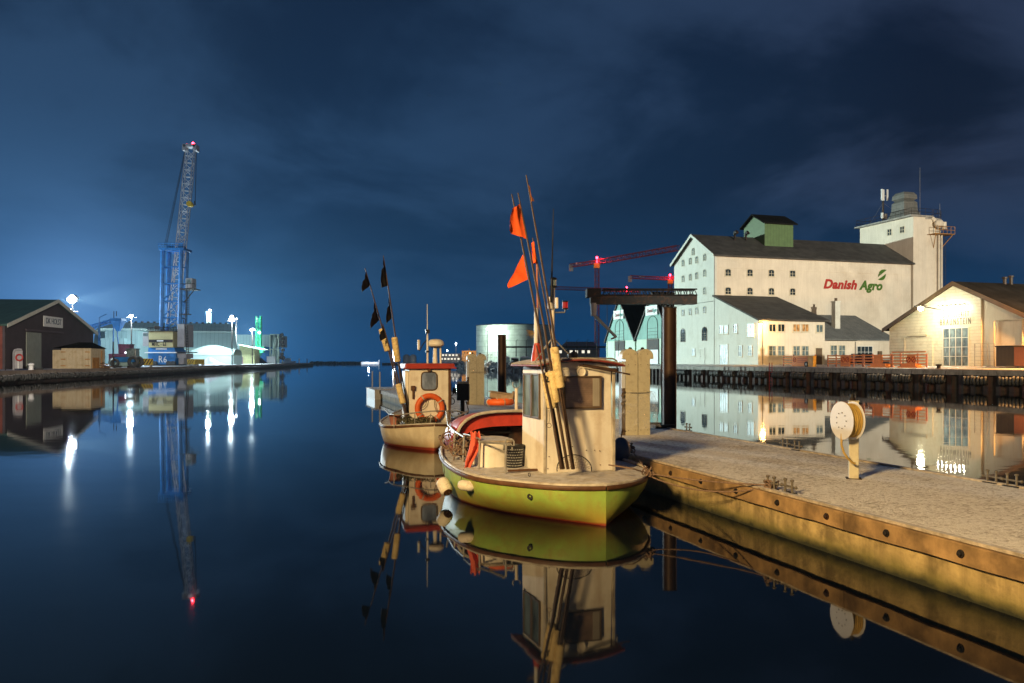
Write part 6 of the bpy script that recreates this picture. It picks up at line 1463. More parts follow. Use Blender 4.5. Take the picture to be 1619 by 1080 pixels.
m_ = MB(); m_.tube((mx2,1.55,zr_-.1),(tp.x,1.55,tp.z),.026,n=10); lm = m_.build('light_mast', K['white_boat'], b1, smooth=True)
m_ = MB(); m_.lathe([(.05,0),(.06,.02),(.05,.035)], (tp.x,1.55,tp.z), 14); m_.lathe([(.05,.13),(.06,.15),(.03,.17)], (tp.x,1.55,tp.z), 14); m_.build('lantern_body', K['black'], lm, smooth=True)
m_ = MB(); m_.tube((tp.x,1.55,tp.z+.036),(tp.x,1.55,tp.z+.13),.045,n=16); m_.build('lantern_lens', K['glass_cool'], lm, smooth=True)
m_ = MB(); m_.bx(tp.x-.09,tp.x-.03,1.5,1.6,tp.z-.35,tp.z-.15); m_.bx(tp.x+.03,tp.x+.07,1.5,1.6,tp.z-.34,tp.z-.16); m_.build('side_light', K['white_boat'], lm, bevel=.01)
q0, q1_ = p1(871.5,478,1.5), p1(875,330,1.5)
m_ = MB(); m_.path([q0, q0.lerp(q1_,.18), q1_], [.022,.017,.005], 8); m_.build('whip_aerial', K['black'], b1, smooth=True)
q2, q3, q4 = p1(875,494,1.55), p1(893,494,1.55), p1(893.5,489,1.55)
m_ = MB(); m_.path([q2,q3,q4],.012,7); ar = m_.build('lamp_arm', K['metal'], lm, smooth=True)
m_ = MB(); m_.tube(q4, q4+Vector((0,0,.02)),.05,n=14); m_.tube(q4+Vector((0,0,.115)), q4+Vector((0,0,.135)),.05,n=14); m_.build('port_lamp_body', K['black'], ar)
m_ = MB(); m_.tube(q4+Vector((0,0,.021)), q4+Vector((0,0,.114)),.044,n=14); m_.build('port_lamp_lens', K['L_red_dim'], ar, smooth=True)
ap = p1(874, 534, 1.55)
m_ = MB(); m_.rod(ap, p1(842,577,1.5), .011, 6); m_.rod(ap, p1(916,577,1.5), .013, 6); m_.rod(ap, (ap.x,2.3,zr_), .011, 6); m_.build('mast_stay', K['metal'], b1)
m_ = MB(); q = p1(905,563,1.45); m_.lathe([(.03,-.07),(.062,-.05),(.066,.05),(.06,.07)], q, 16, axis=(.9,.0,.45)); m_.rod(q,(q.x,q.y,zr_-.03),.018,6); m_.build('searchlight', K['black'], b1, smooth=True)
hr0, hr1, hr2, hr3 = p1(912,566,1.7), p1(968,567,1.7), p1(975,570,1.7), p1(976,584,1.7)
m_ = MB(); m_.path([hr0,hr1,hr2,hr3],.015,8); m_.rod(p1(930,567,1.7),p1(930,582,1.7),.012,6); m_.build('roof_rail', K['metal'], b1, smooth=True)
m_ = MB(); m_.path([p1(916,578,1.25),p1(950,583,1.2),p1(996,592,1.15)],.013,6); m_.path([p1(922,577,1.3),p1(975,585,1.2)],.018,6); m_.build('roof_boathook', K['bamboo'], b1)
# raised canopy over the foredeck
hy0, hy1 = 4.05, 6.2; m_ = MB(); hp_ = []
n_ = 24
def arch(v, y, k=1.0, inset=0.0):
    a = math.pi*v; fx = math.cos(a); fz = math.sin(a)
    hw = (1.12-inset)*(1-.35*((y-hy0)/(hy1-hy0))**2)
    zb_ = sh1_(y)-.0
    return (hw*math.copysign(abs(fx)**.62, fx), y, zb_ + (.78-inset)*k*abs(fz)**.62)
def shell(u, v): y = hy0+(hy1-hy0)*u; return arch(v, y, 1-.55*u**1.6)
m_.grid(shell, 10, n_); 
cn = m_.build('canopy', K['red_paint'], b1, smooth=True, angle=70)
sm_ = cn.modifiers.new('thickness','SOLIDIFY'); sm_.thickness = .03; sm_.offset = -1
m_ = MB(); m_.path([arch(v/n_, hy0-.01) for v in range(n_+1)], .032, 7); m_.build('canopy_edge', K['rail_white'], cn, smooth=True)
def inner(u, v): y = hy0+.02+u*1.4; x, yy, z = arch(v, y, 1-.25*u, .05); return (x, yy, z)
m_ = MB(); m_.grid(inner, 3, n_); m_.build('canopy_lining', K['red_inner'], cn, smooth=True)
m_ = MB(); pl = [arch(v/n_, hy0+1.35, .62, .10) for v in range(n_+1)]; m_.poly([(x,y,z) for x,y,z in pl]); m_.build('bulkhead', M('dim tan bulkhead', (.11,.075,.045), .8, var=.3), cn)
m_ = MB(); hv = [arch(v/n_, hy0+.10, 1, .045) for v in range(n_+1)]; hw_ = [(x*.93, y, sh1_(hy0)+(z-sh1_(hy0))*.66) for x, y, z in hv]
m_.add(hv+hw_, [(i, i+1, n_+2+i, n_+1+i) for i in range(n_)]); hd3 = m_.build('canopy_header', K['red_inner'], cn); sm3 = hd3.modifiers.new('thickness','SOLIDIFY'); sm3.thickness = .02
m_ = MB(); bz = sh1_(4.5)
m_.box((-.35,4.45,bz+.33),(.95,.12,.05)); m_.box((.25,4.5,bz+.24),(.3,.15,.35)); m_.path([(-.75,4.42,bz+.1),(-.75,4.42,bz+.42),(.3,4.42,bz+.45)],.012,5); m_.path([(-.5,4.4,bz+.1),(-.5,4.4,bz+.4)],.012,5); m_.build('cabin_fittings', K['steel_dark'], b1)
# engine box, bench edge
m_ = MB(); ec = Vector((-.86,2.70)); pts = [(ec.x+.30*math.copysign(abs(math.cos(a))**.55, math.cos(a)), ec.y+.42*math.copysign(abs(math.sin(a))**.55, math.sin(a))) for a in [2*math.pi*k/28 for k in range(28)]]
m_.prism(pts, .6, 1.02, 'z'); eb = m_.build('engine_box', K['white_boat'], b1, smooth=True)
m_ = MB(); m_.prism([(ec.x+(x-ec.x)*1.06, ec.y+(y-ec.y)*1.06) for x, y in pts], 1.021, 1.06, 'z'); m_.build('box_lid', K['deck_snow'], eb)
m_ = MB(); m_.box((-.62,1.62,.635),(.62,.05,.03),rz=R(-4)); m_.build('toe_board', K['wood_dark'], b1)
m_ = MB(); q = p1(837, 748, 1.2); m_.torus((q.x,q.y,.62),.028,.006,(1,.3,0),14,6); m_.build('deck_ring', K['steel_dark'], b1)
# guard rail
st = [((799,748),(800,703),1.63),((757,741),(758.5,698),2.26),((732,731),(733.5,691),3.1),((717,719),(719,682),3.85),((708,703),(709,672),4.9)]
tops = []; bots = []
for k, (b_, t_, ly) in enumerate(st):
    B_, T_ = p1(*b_, ly), p1(*t_, ly); bots.append(B_); tops.append(T_); m_ = MB(); m_.tube((B_.x,B_.y,sh1_(ly)-.02),T_,.019,n=8); m_.build('rail_post', K['metal'], b1, smooth=True)
m_ = MB(); T0_ = tops[0]; m_.path([T0_+Vector((.01,0,-.02)), T0_+Vector((-.02,.03,.012))]+[tops[1]], .017, 8); m_.path([tops[1]+Vector((0,0,.04)), tops[1].lerp(tops[2],.5)+Vector((0,0,.06)), tops[2]+Vector((0,0,.05))],.017,8); m_.path([tops[2], tops[3], tops[4], p1(706,650,5.3)], .022, 8); m_.build('guard_rail', K['metal'], b1, smooth=True)
m_ = MB(); m_.path([p1(706,668,5.2),p1(722,660,5.6),p1(740,650,6.0)],.02,8); m_.build('pulpit_bar', K['metal'], b1, smooth=True)
m_ = MB(); r_ = random.Random(9); q_ = [Vector((-1.22,3.3,.75)),Vector((-1.15,3.9,.8)),Vector((-1.1,4.5,.85)),Vector((-1.0,3.4,.8)),Vector((-.95,4.0,.8))]
for c_ in q_:
    for k in range(5): m_.torus(c_+Vector((r_.uniform(-.08,.08),r_.uniform(-.2,.2),r_.uniform(-.05,.1))), r_.uniform(.12,.2), .012, (r_.uniform(-1,1),r_.uniform(-1,.2),r_.uniform(-.3,1)), 18, 5)
m_.build('coiled_line', K['rope'], b1, smooth=True)
m_ = MB()
for tt in ((2,3),(3,4)):
    for f in (.35,.7): m_.path([tops[tt[0]].lerp(bots[tt[0]],f), tops[tt[0]].lerp(bots[tt[0]],f).lerp(tops[tt[1]].lerp(bots[tt[1]],f),.5)-Vector((0,0,.03)), tops[tt[1]].lerp(bots[tt[1]],f)],.006,4)
m_.build('rail_line', K['rope_dark'], b1)
# things lying about on the green boat
def flag(name, label, pts, mat, group=None, thick=.004, nx=12, nz=10, par=None, amp=.03):
    """cloth spanned between four corner points (top hoist, bottom hoist, bottom fly, top fly) with folds"""
    a, b, c, d = [Vector(p) for p in pts]; nrm = (b-a).cross(d-a).normalized() if (b-a).cross(d-a).length > 1e-6 else Vector((0,1,0)); m = MB()
    def f(u, v): p = (a.lerp(b, v)).lerp(d.lerp(c, v), u); return p + nrm*amp*(math.sin(u*8+v*3)+.4*math.sin(u*17+v*7))*u
    m.grid(f, nx, nz); return m
# poles with floats and flags: each marker buoy is a thing of its own
def buoy(label, foot, tip, floats, flags, group, mat_flag, rad=.022, fm=None, sc=1.0, num=None, flr=.075):
    foot, tip = Vector(foot), Vector(tip); o = thing('marker_buoy', label, 'marker buoy', foot, 0, group, foot); OFS[o.name] = foot
    mid = foot.lerp(tip, .5)+Vector((.03,0,0)); m = MB(); m.path([foot, foot.lerp(tip,.25)+Vector((.012,0,0)), mid, foot.lerp(tip,.75)+Vector((.02,0,0)), tip], [rad*1.1,rad,rad*.85,rad*.7,rad*.45], 8); m.build('pole', K['bamboo'], o, smooth=True)
    for (t0, t1) in floats:
        a, b = foot.lerp(tip, t0), foot.lerp(tip, t1); L_ = (b-a).length; m = MB(); off = Vector((0,-.02,0))
        m.lathe([(.02,0),(flr*.85,.01),(flr,.03),(flr,L_-.03),(flr*.85,L_-.01),(.02,L_)], a+off, 20, axis=(b-a)); fo = m.build('float', K['float'], o, smooth=True)
        if num:
            q = (b-a).to_track_quat('Z','Y').to_matrix(); u = (b-a).normalized(); side = u.cross(Vector((0,-1,0))).normalized(); outw = Vector((0,-1,0))
            mb = MB(); X_ = -side if side.x < 0 else side
            to = Matrix(((X_.x,-outw.x,u.x,0),(X_.y,-outw.y,u.y,0),(X_.z,-outw.z,u.z,0),(0,0,0,1)))
            to.translation = a + u*(L_*.74) + off + outw*(flr+.002)
            text_mb(mb, num, .13, to, extrude=.006, offset=.004); mb.build('number', K['black'], fo)
    for pts in flags:
        m = flag('flag', '', pts, mat_flag); m.build('flag', mat_flag, o, smooth=True)
    return o
def w1p(x, y, Y): return P(x, y, Y)
YB = 12.35
def hoist(foot, tip, y):   # point on a pole at pixel row y
    a, b = Vector(foot), Vector(tip); lo, hi = 0.0, 1.0
    for _ in range(30):
        m = (lo+hi)/2; p = a.lerp(b, m); py = HY-(p.z-HW)/p.y*F
        if py > y: lo = m
        else: hi = m
    return a.lerp(b, lo)
fA, tA_ = P(907,742,12.25), P(832,277,12.55)
fB, tB_ = P(898,742,12.3), P(819,305,12.6)
fC, tC_ = P(891,742,12.28), P(809,307,12.65)
A_ = lambda y: hoist(fA, tA_, y); B_ = lambda y: hoist(fB, tB_, y); C_ = lambda y: hoist(fC, tC_, y)
buoy('tallest marker pole on the green boat, a furled brown flag near its top', fA, tA_, [(.27,.41)], [[A_(288),A_(322),A_(318)+Vector((.035,-.02,0)),A_(300)+Vector((.03,-.02,0))]], 'marker buoys on the green boat', M('faded brown orange cloth', (.30,.10,.04), .8), flr=.07)
buoy('marker buoy with the lower orange flag and a cream float numbered 2', fC, tC_, [(.215,.345)], [[C_(402),C_(442),P(802,457,12.4),P(803,449,12.4)]], 'marker buoys on the green boat', K['flag_red'], num='2', flr=.078)
buoy('marker buoy on the green boat with the upper orange flag and a plain cream float', fB, tB_, [(.235,.35)], [[B_(322),B_(378),P(802,366,12.4),P(812,329,12.4)]], 'marker buoys on the green boat', K['flag_red'], flr=.075)
fD, tD_ = P(905,742,12.2), P(842,376,12.5); D_ = lambda y: hoist(fD, tD_, y)
buoy('short marker pole on the green boat with a folded narrow orange flag', fD, tD_, [], [[D_(380),D_(418),D_(416)+Vector((-.06,-.05,0)),D_(385)+Vector((-.015,-.05,0))]], 'marker buoys on the green boat', K['flag_red'], rad=.018)
fE, tE_ = P(888,742,12.2), P(848,546,12.3)
buoy('stubby dark pole without flag leaning among the taller ones', fE, tE_, [], [], 'marker buoys on the green boat', K['flag_red'], rad=.024)
for d, ya in ((0,0),): 
    q = P(868,648,12.2); mb = MB(); mb.path([q, q+Vector((.01,0,-.13)), q+Vector((0,0,-.2))],.004,4); mb.torus(q+Vector((0,0,-.24)),.035,.004,(0,1,0),12,4); tag(mb.build('cord_loop', K['rope_dark'], None), 'thin dark cord with a loop hanging below the numbered float', 'cord')
# landing net
q = P(908,742,12.15); ln = thing('landing_net', 'round hoop landing net leaning against the cream wheelhouse wall', 'landing net', q); OFS[ln.name] = q.copy()
m_ = MB(); rr = .265; m_.path([q+Vector((rr*math.cos(R(a)), .12*math.sin(R(a)), rr*.78*math.sin(R(a)))) for a in range(-8,189,7)], .008, 6); hoop = m_.build('hoop', K['steel_dark'], ln, smooth=True)
m_ = MB()
for k in range(-9,10):
    x_ = k*.029; h_ = math.sqrt(max(0,rr*rr-x_*x_)); 
    pts = [q+Vector((x_+.012*math.sin(j*1.3+k), .12*(h_/rr)*j/8, .78*h_*j/8)) for j in range(9)]; m_.path(pts,.0022,3)
for j in range(1,9):
    z_ = rr*j/9; w_ = math.sqrt(rr*rr-z_*z_); m_.path([q+Vector((w_*(2*i/12-1), .12*z_/rr, .78*z_+.008*math.sin(i*2.1))) for i in range(13)],.0022,3)
m_.build('mesh', K['rope_dark'], ln)
# black basket
bc = Matrix.Translation(O1) @ Matrix.Rotation(R1, 4, 'Z') @ Vector((-.63,2.18,.6)); bk = thing('basket', 'black perforated plastic fish basket with upright handles beside the wheelhouse', 'basket', bc)
m_ = MB(); m_.lathe([(.125,0),(.165,.36),(.18,.37),(.18,.39),(.16,.39),(.12,.015),(.02,.012)], (0,0,0), 32); m_.build('tub', K['black'], bk, smooth=True)
m_ = MB()
for j in range(7):
    for k in range(32):
        a = 2*math.pi*(k+.5*(j%2))/32; r_0 = .128+.04*(j*.045+.05)/.36; p_ = Vector((r_0*math.cos(a), r_0*math.sin(a), .05+j*.045)); m_.ball(p_, .0065, 6, 4)
m_.build('perforation', K['panel_white'], bk)
for dx in (-.1,):
    for k in range(2):
        m_ = MB(); x_ = -.13-.0*k; z_ = .36+.07*k; m_.path([(-.17+.03*k,-.13,z_-.05),(-.17+.03*k,-.13,z_+.03),(-.15+.03*k,-.13,z_+.06),(-.05+.03*k,-.16,z_+.06),(-.03+.03*k,-.16,z_+.03),(-.03+.03*k,-.16,z_-.05)],.013,7); m_.build('handle', K['metal'], bk, smooth=True)
# red cloth on the rail
cl0 = P(751,682,13.6); m_ = MB()
def cloth(u, v):
    w_ = .13+.05*math.sin(v*3)-.06*v; x_ = (u-.5)*2*w_*.6-.06*v**2+.03*math.sin(v*5); return cl0+Vector((x_-.03*v, -.10+.05*math.sin(u*9+v*4), -.62*v+.02*math.sin(u*14)))
m_.grid(cloth, 12, 14); c_ = m_.build('red_cloth', M('faded red cloth', (.62,.12,.07), .85, var=.15, bump=.3, bscale=30), None, smooth=True); tag(c_, 'faded red cloth hanging over the guard rail of the green boat', 'cloth')
sm_ = c_.modifiers.new('thickness','SOLIDIFY'); sm_.thickness = .006
# life ring and box on the canopy, crutch
q = P(791,640,15.7); o = thing('lifebuoy', 'orange life ring lying flat on top of the red canopy', 'lifebuoy', q); m_ = MB(); m_.torus((0,0,.055),.22,.06,(0,.0,1),28,9); m_.build('ring', K['orange'], o, smooth=True)
for a in (20,110,200,290): m_ = MB(); m_.torus((.22*math.cos(R(a)),.22*math.sin(R(a)),.055),.064,.008,(-math.sin(R(a)),math.cos(R(a)),0),14,5); m_.build('band', K['rail_white'], o)
q = P(793,632,16.0); o = thing('wooden_trough', 'grey brown wooden trough lying across the canopy behind the orange ring', 'trough', q, R(-8)); m_ = MB(); m_.box((0,0,.07),(.46,.16,.1),ry=R(7)); m_.box((0,.0,.14),(.5,.2,.02),ry=R(7)); m_.box((.24,0,.08),(.03,.22,.18),ry=R(7)); m_.build('boards', M('weathered grey brown wood', (.24,.18,.12), .85, var=.3, scale=8), o)
q = P(816.5,640,15.6); o = thing('oar_crutch', 'pale post topped by a round metal crutch beside the wheelhouse', 'crutch', q); m_ = MB(); m_.tube((0,0,-.1),(0,0,.32),.033,n=10); m_.build('post', K['white_boat'], o, smooth=True); m_ = MB(); m_.path([(.075*math.cos(R(a)),0,.40+.075*math.sin(R(a))) for a in range(-215,36,18)],.01,7); m_.tube((0,0,.30),(0,0,.335),.014,n=8); m_.build('crutch_ring', K['metal'], o, smooth=True)
# fenders on the port quarter
def fender(label, x, y, Y, ax, L_, r, lines):
    c = P(x, y, Y); o = thing('fender', label, 'fender', c, 0, 'fenders hanging from the green boat'); a = Vector(ax).normalized(); m = MB()
    m.lathe([(.02,-L_/2-.01),(r*.6,-L_/2),(r*.95,-L_/2+.04),(r,-L_/2+.09),(r,L_/2-.09),(r*.95,L_/2-.04),(r*.6,L_/2),(.02,L_/2+.01)], (0,0,0), 24, axis=a); f = m.build('body', K['fender'], o, smooth=True)
    m = MB(); m.lathe([(r*.62,L_/2-.012),(r*.66,L_/2+.006),(.02,L_/2+.012)], (0,0,0), 20, axis=a); m.build('end_cap', K['wood_dark'], o)
    m = MB()
    for (dx, tx, ty, tY) in lines: m.path([Vector(dx), P(tx,ty,tY)-c],.006,5)
    m.torus(a*(L_/2+.02),.03,.007,(0,1,0),12,5); m.build('lanyard', K['rope_dark'], o)
    return o
fender('cream cylinder fender lying against the green hull, dark end to the right', 738, 768, 12.72, (.97,-.15,-.12), .27, .085, [((.1,0,.05),748,748,12.85),((-.1,0,.05),733,742,13.1)])
fender('cream fender with dark rope netting floating left of the green bow', 703, 769, 13.55, (.35,-.6,-.5), .30, .115, [((0,0,.12),700,706,14.6)])
# mooring ropes
def rope(label, pts, r=.011, sag=0.0, name='mooring_rope'):
    m = MB(); P_ = []
    for i in range(len(pts)-1):
        a, b = Vector(pts[i]), Vector(pts[i+1]); n = 14
        for k in range(n + (1 if i == len(pts)-2 else 0)): t = k/n; p = a.lerp(b, t); p.z -= sag*4*t*(1-t); P_.append(p)
    m.path(P_, r, 7); return tag(m.build(name, K['rope'], None, smooth=True), label, 'rope')
kn = P(1027, 749, 12.55); cl = P(1219, 767, (HW-ZD)*F/(775-HY)); cl2 = P(996, 708, (HW-ZD)*F/(716-HY)-.05)
rope('upper taut brown rope from the green boat to the roped cleat', [kn, cl], sag=.03)
rope('lower sagging brown rope from the green boat to the roped cleat', [kn-Vector((0,0,.04)), cl-Vector((.05,0,.03))], sag=.14)
rope('short brown rope from the green boat up to the cleat beside the wheelhouse', [kn, cl2], sag=.01)
rope('pale rope lying along the deck edge of the green boat to its knot', [P(962,735,12.4), P(1000,741,12.3), kn], r=.012)
m_ = MB(); r_ = random.Random(4)
for k in range(9): m_.torus(kn+Vector((r_.uniform(-.10,.07),r_.uniform(-.05,.05),r_.uniform(-.05,.06))), r_.uniform(.04,.075), .012, (r_.uniform(-1,1),r_.uniform(-1,1),r_.uniform(-1,1)), 16, 6)
tag(m_.build('rope_knot', K['rope'], None, smooth=True), 'bulky brown rope knot on the right tip of the green boat', 'rope knot')
m_ = MB()
for k in range(8): m_.torus(cl+Vector((r_.uniform(-.07,.09),r_.uniform(-.04,.04),r_.uniform(-.05,.03))), r_.uniform(.04,.07), .012, (r_.uniform(-1,1),r_.uniform(-.4,.4),r_.uniform(-1,1)), 16, 6)
tag(m_.build('rope_knot', K['rope'], None, smooth=True), 'brown rope turns wound around the cleat on the near deck edge', 'rope knot')
m_ = MB()
for k in range(6): m_.torus(cl2+Vector((r_.uniform(-.05,.05),r_.uniform(-.04,.04),r_.uniform(-.06,.02))), r_.uniform(.03,.06), .012, (r_.uniform(-1,1),r_.uniform(-.4,.4),r_.uniform(-1,1)), 16, 6)
tag(m_.build('rope_knot', K['rope'], None, smooth=True), 'dark rope turns on the cleat beside the wheelhouse', 'rope knot')
q = P(982,712,14.6); o = thing('fender', 'dark blue round fender squeezed between green boat and pontoon', 'fender', q); m_ = MB(); m_.ball((0,0,0),(.17,.2,.24),18,12); m_.build('body', M('dark blue fender rubber', (.02,.05,.12), .45), o, smooth=True); m_ = MB(); m_.path([(0,0,.24),(.02,.0,.36),(.1,.1,.34)],.012,6); m_.build('lanyard', K['rope'], o)
# ---------------------------------------------------------------- cream boat
O2 = Vector((-2.08, 21.3, 0)); R2 = R(14); S2 = .79
b2 = thing('fishing_boat', 'cream hulled fishing boat with red roofed wheelhouse, life ring and black flags moored ahead', 'fishing boat', O2, R2)
sh2_ = lambda u: .60+.12*max(0, 1-u/1.6)**1.5+.2*max(0,(u-2)/5.6)**1.6
g2_, w2_ = hull(b2, S2, sh2_, K['hull_cream'])
p2 = lambda x, y, ly: onboat(O2, R2, x, y, ly)
ly = .95; a_, c_ = p2(647,672,ly), p2(710,583,ly)
X0, X1, Z0_, Z1_ = a_.x, c_.x, .62, c_.z
m_ = MB(); m_.bx(X0,X1,ly,ly+1.15,Z0_,Z1_); m_.build('wheelhouse', K['white_boat'], b2, bevel=.03)
m_ = MB(); m_.bx(X0-.12,X1+.15,ly-.10,ly+1.35,Z1_+.003,Z1_+.15); rf2 = m_.build('wheelhouse_roof', K['red_paint'], b2, bevel=.04)
m_ = MB(); m_.bx(X0-.16,X1+.19,ly-.15,ly+1.4,Z1_+.0,Z1_+.045); m_.build('roof_lip', K['red_paint'], rf2, bevel=.015)
m_ = MB(); m_.bx(X1-.02,X1+.05,ly-.02,ly+.06,.6,Z1_); m_.bx(X1+.0,X1+.03,ly+.06,ly+1.1,.6,Z1_-.01); m_.build('dark_corner_post', K['wood_dark'], b2)
m_ = MB(); m_.bx(X0-.10,X0-.002,ly+.12,ly+.9,.62,Z1_-.06); m_.build('side_board', K['white_boat'], b2, bevel=.02)
wA, wB = p2(667,616,ly), p2(690,589,ly)
m_ = MB(); rw, rh = (wB.x-wA.x)/2, (wB.z-wA.z)/2; cw_ = Vector(((wA.x+wB.x)/2, ly-.012, (wA.z+wB.z)/2))
def sup(a, k): return Vector(((rw+k)*math.copysign(abs(math.cos(a))**.45, math.cos(a)), 0, (rh+k)*math.copysign(abs(math.sin(a))**.45, math.sin(a))))
m_.path([cw_+sup(2*math.pi*k/32,.015) for k in range(32)], .02, 6, close=True); wf = m_.build('oval_window', K['frame_dark'], b2, smooth=True)
m_ = MB(); m_.poly([cw_+sup(2*math.pi*k/32,0)+Vector((0,.006,0)) for k in range(32)]); m_.build('pane', glassy('cabin glass with painted warm reflections', (.10,.11,.12), .12, light=(.16,.15,.12)), wf)  # faint emission on the pane stands in for reflections
rc2 = p2(679.5,645.5,ly-.06); o = thing('lifebuoy', 'orange life ring hanging on the aft wall of the cream wheelhouse', 'lifebuoy', Vector(O2)+Matrix.Rotation(R2,3,'Z')@rc2, R2)
m_ = MB(); m_.torus((0,-.02,0),.345,.078,(0,1,0),44,12); m_.build('ring', K['orange'], o, smooth=True)
for a in (35,125,215,305): m_ = MB(); m_.torus((.345*math.cos(R(a)),-.02,.345*math.sin(R(a))),.08,.018,(-math.sin(R(a)),0,math.cos(R(a))),16,5); m_.build('band', K['rail_white'], o)
m_ = MB(); m_.path([(-.05,-.03,.33),(-.12,-.05,.1),(-.2,-.05,.02),(-.27,-.06,.0)],.009,5); m_.path([(.12,-.03,.3),(.13,-.05,.05),(.2,-.05,-.12),(.3,-.06,-.15)],.009,5); m_.build('grab_line', K['rope_dark'], o)
hb = p2(653,614,ly-.03); m_ = MB(); m_.bx(hb.x-.06,hb.x+.06,ly-.09,ly-.003,hb.z-.06,hb.z+.07); m_.bx(hb.x-.02,hb.x+.03,ly-.06,ly-.003,hb.z-.3,hb.z-.061); m_.build('switch_box', K['wood_dark'], b2, bevel=.01)
m_ = MB(); q = p2(678,585,ly-.05); m_.lathe([(.01,0),(.05,.01),(.055,.04)],q,12,axis=(0,-1,0)); m_.build('deck_lamp', K['wood_dark'], b2)
# radar and aerials
zr2 = Z1_+.15; rq = p2(688,545,ly+.5)
m_ = MB(); m_.tube((rq.x-.0,rq.y,zr2),(rq.x,rq.y,rq.z-.02),.07,.05,n=12); m_.tube((rq.x+.16,rq.y,zr2),(rq.x+.15,rq.y,rq.z-.02),.028,n=8); m_.build('radar_post', K['white_boat'], b2, smooth=True)
m_ = MB(); m_.lathe([(.02,-.05),(.20,-.045),(.235,0),(.23,.07),(.17,.14),(.06,.16),(0,.16)], (rq.x+.02,rq.y,rq.z), 28); m_.build('radar_dome', K['white_boat'], b2, smooth=True)
m_ = MB(); m_.lathe([(.02,-.09),(.12,-.09),(.19,-.055)], (rq.x+.02,rq.y,rq.z), 20); m_.build('radar_base', K['black'], b2)
a0, a1 = p2(676,575,ly+.4), p2(675.5,481,ly+.4)
m_ = MB(); m_.path([a0, a0.lerp(a1,.45), a0.lerp(a1,.5), a1], [.03,.028,.014,.009], 8); m_.build('whip_aerial', K['white_paint'], b2, smooth=True)
m_ = MB(); q = a0.lerp(a1,.52); m_.bx(q.x-.05,q.x+.06,q.y-.04,q.y+.04,q.z-.02,q.z+.09); q = a0.lerp(a1,.2); m_.bx(q.x-.05,q.x+.05,q.y-.05,q.y+.05,q.z-.02,q.z+.03); m_.path([a0.lerp(a1,.4)+Vector((-.02,0,0)), a0.lerp(a1,.33)+Vector((-.12,0,0)), p2(663,555,ly+.4), p2(662,552,ly+.4)],.014,6); m_.build('aerial_bracket', K['black'], b2)
m_ = MB(); q = p2(662,553,ly+.4); m_.tube(q, q+Vector((0,0,.28)),.04,n=12); m_.build('gps_tube', K['panel_white'], b2, smooth=True)
# rail on the cream boat
m_ = MB(); rl = [(618,661,.75),(617,655,.7),(622,655.5,.55),(640,655,.35),(660,652,.2),(686,650,.05),(705,650,.25),(718,650,.5),(735,652,.8)]
pts = [p2(x,y,l_) for x,y,l_ in rl]; m_.path([p2(609,648,1.4), p2(615,655,1.0)]+pts[2:], .018, 8); m_.build('guard_rail', K['metal'], b2, smooth=True)
for x, l_ in ((623,.6),(656,.2),(681,.08),(712,.4)):
    q = p2(x,654,l_); m_ = MB(); m_.tube((q.x,q.y,sh2_(l_/S2)-.05),(q.x,q.y,q.z),.014,n=7); m_.build('rail_post', K['metal'], b2)
nq = [Vector(O2)+Matrix.Rotation(R2,3,'Z')@Vector((x_, y_, .70)) for x_, y_ in ((-.55,.6),(-.3,.5),(-.7,.8),(-.1,.5))]
m_ = MB(); r_ = random.Random(6)
for c_ in nq:
    for k in range(16): m_.torus(c_+Vector((r_.uniform(-.16,.16),r_.uniform(-.1,.1),r_.uniform(-.03,.10))), r_.uniform(.05,.12), .011, (r_.uniform(-1,1),r_.uniform(-1,1),r_.uniform(-1,1)), 12, 4)
tag(m_.build('net_pile', K['net'], None), 'tangled olive net heaped on the stern of the cream boat', 'net')
bq = Vector(O2)+Matrix.Rotation(R2,3,'Z')@Vector((-.95,.95,.62)); o = thing('tub', 'brown tub standing at the left edge of the cream boat', 'tub', bq); m_ = MB(); m_.lathe([(.12,0),(.17,.26),(.18,.27),(.16,.27),(.11,.02)],(0,0,0),20); m_.build('wall', K['barrier_post'], o, smooth=True); m_ = MB(); m_.torus((0,0,.27),.175,.012,(0,0,1),20,5); m_.build('rim', K['wood_dark'], o)
# net hauler at the starboard side
hq = P(731,648,24.3); o = thing('net_hauler', 'black boxy net hauler on a stand between cream boat and pontoon', 'net hauler', hq); o.location.z = .55; OFS[o.name] = Vector((0,0,0)); hh_ = lambda y: hz(y,24.3)-.55
m_ = MB(); m_.tube((0,0,0),(0,0,hh_(632)),.07,n=10); m_.build('stand', K['steel_dark'], o); m_ = MB(); m_.bx(-.17,.22,-.15,.15,hh_(633),hh_(607)); m_.build('housing', K['black'], o, bevel=.03); m_ = MB(); m_.bx(-.15,.2,-.16,.16,hh_(607)+.003,hh_(603)); m_.build('lid', K['deck_snow'], o, bevel=.02)
m_ = MB(); m_.lathe([(.03,-.06),(.13,-.05),(.07,0),(.13,.05),(.03,.06)], (-.24,0,hh_(618)), 18, axis=(1,0,0)); m_.tube((-.36,0,hh_(640)),(-.36,0,hh_(606)),.03,n=8); m_.torus((-.36,-.03,hh_(622)),.08,.014,(0,1,.2),16,5); m_.torus((-.33,-.03,hh_(634)),.10,.014,(.3,1,.2),16,5); m_.build('drum', K['steel_dark'], o, smooth=True)
m_ = MB(); m_.path([(-.35,0,hh_(628)),(-.42,-.05,hh_(645)),(-.3,-.1,hh_(660)),(-.2,0,hh_(668))],.014,6); m_.path([(.1,0,hh_(632)),(.2,-.1,hh_(650)),(.05,-.1,hh_(664))],.014,6); m_.build('hose', K['rope_dark'], o)
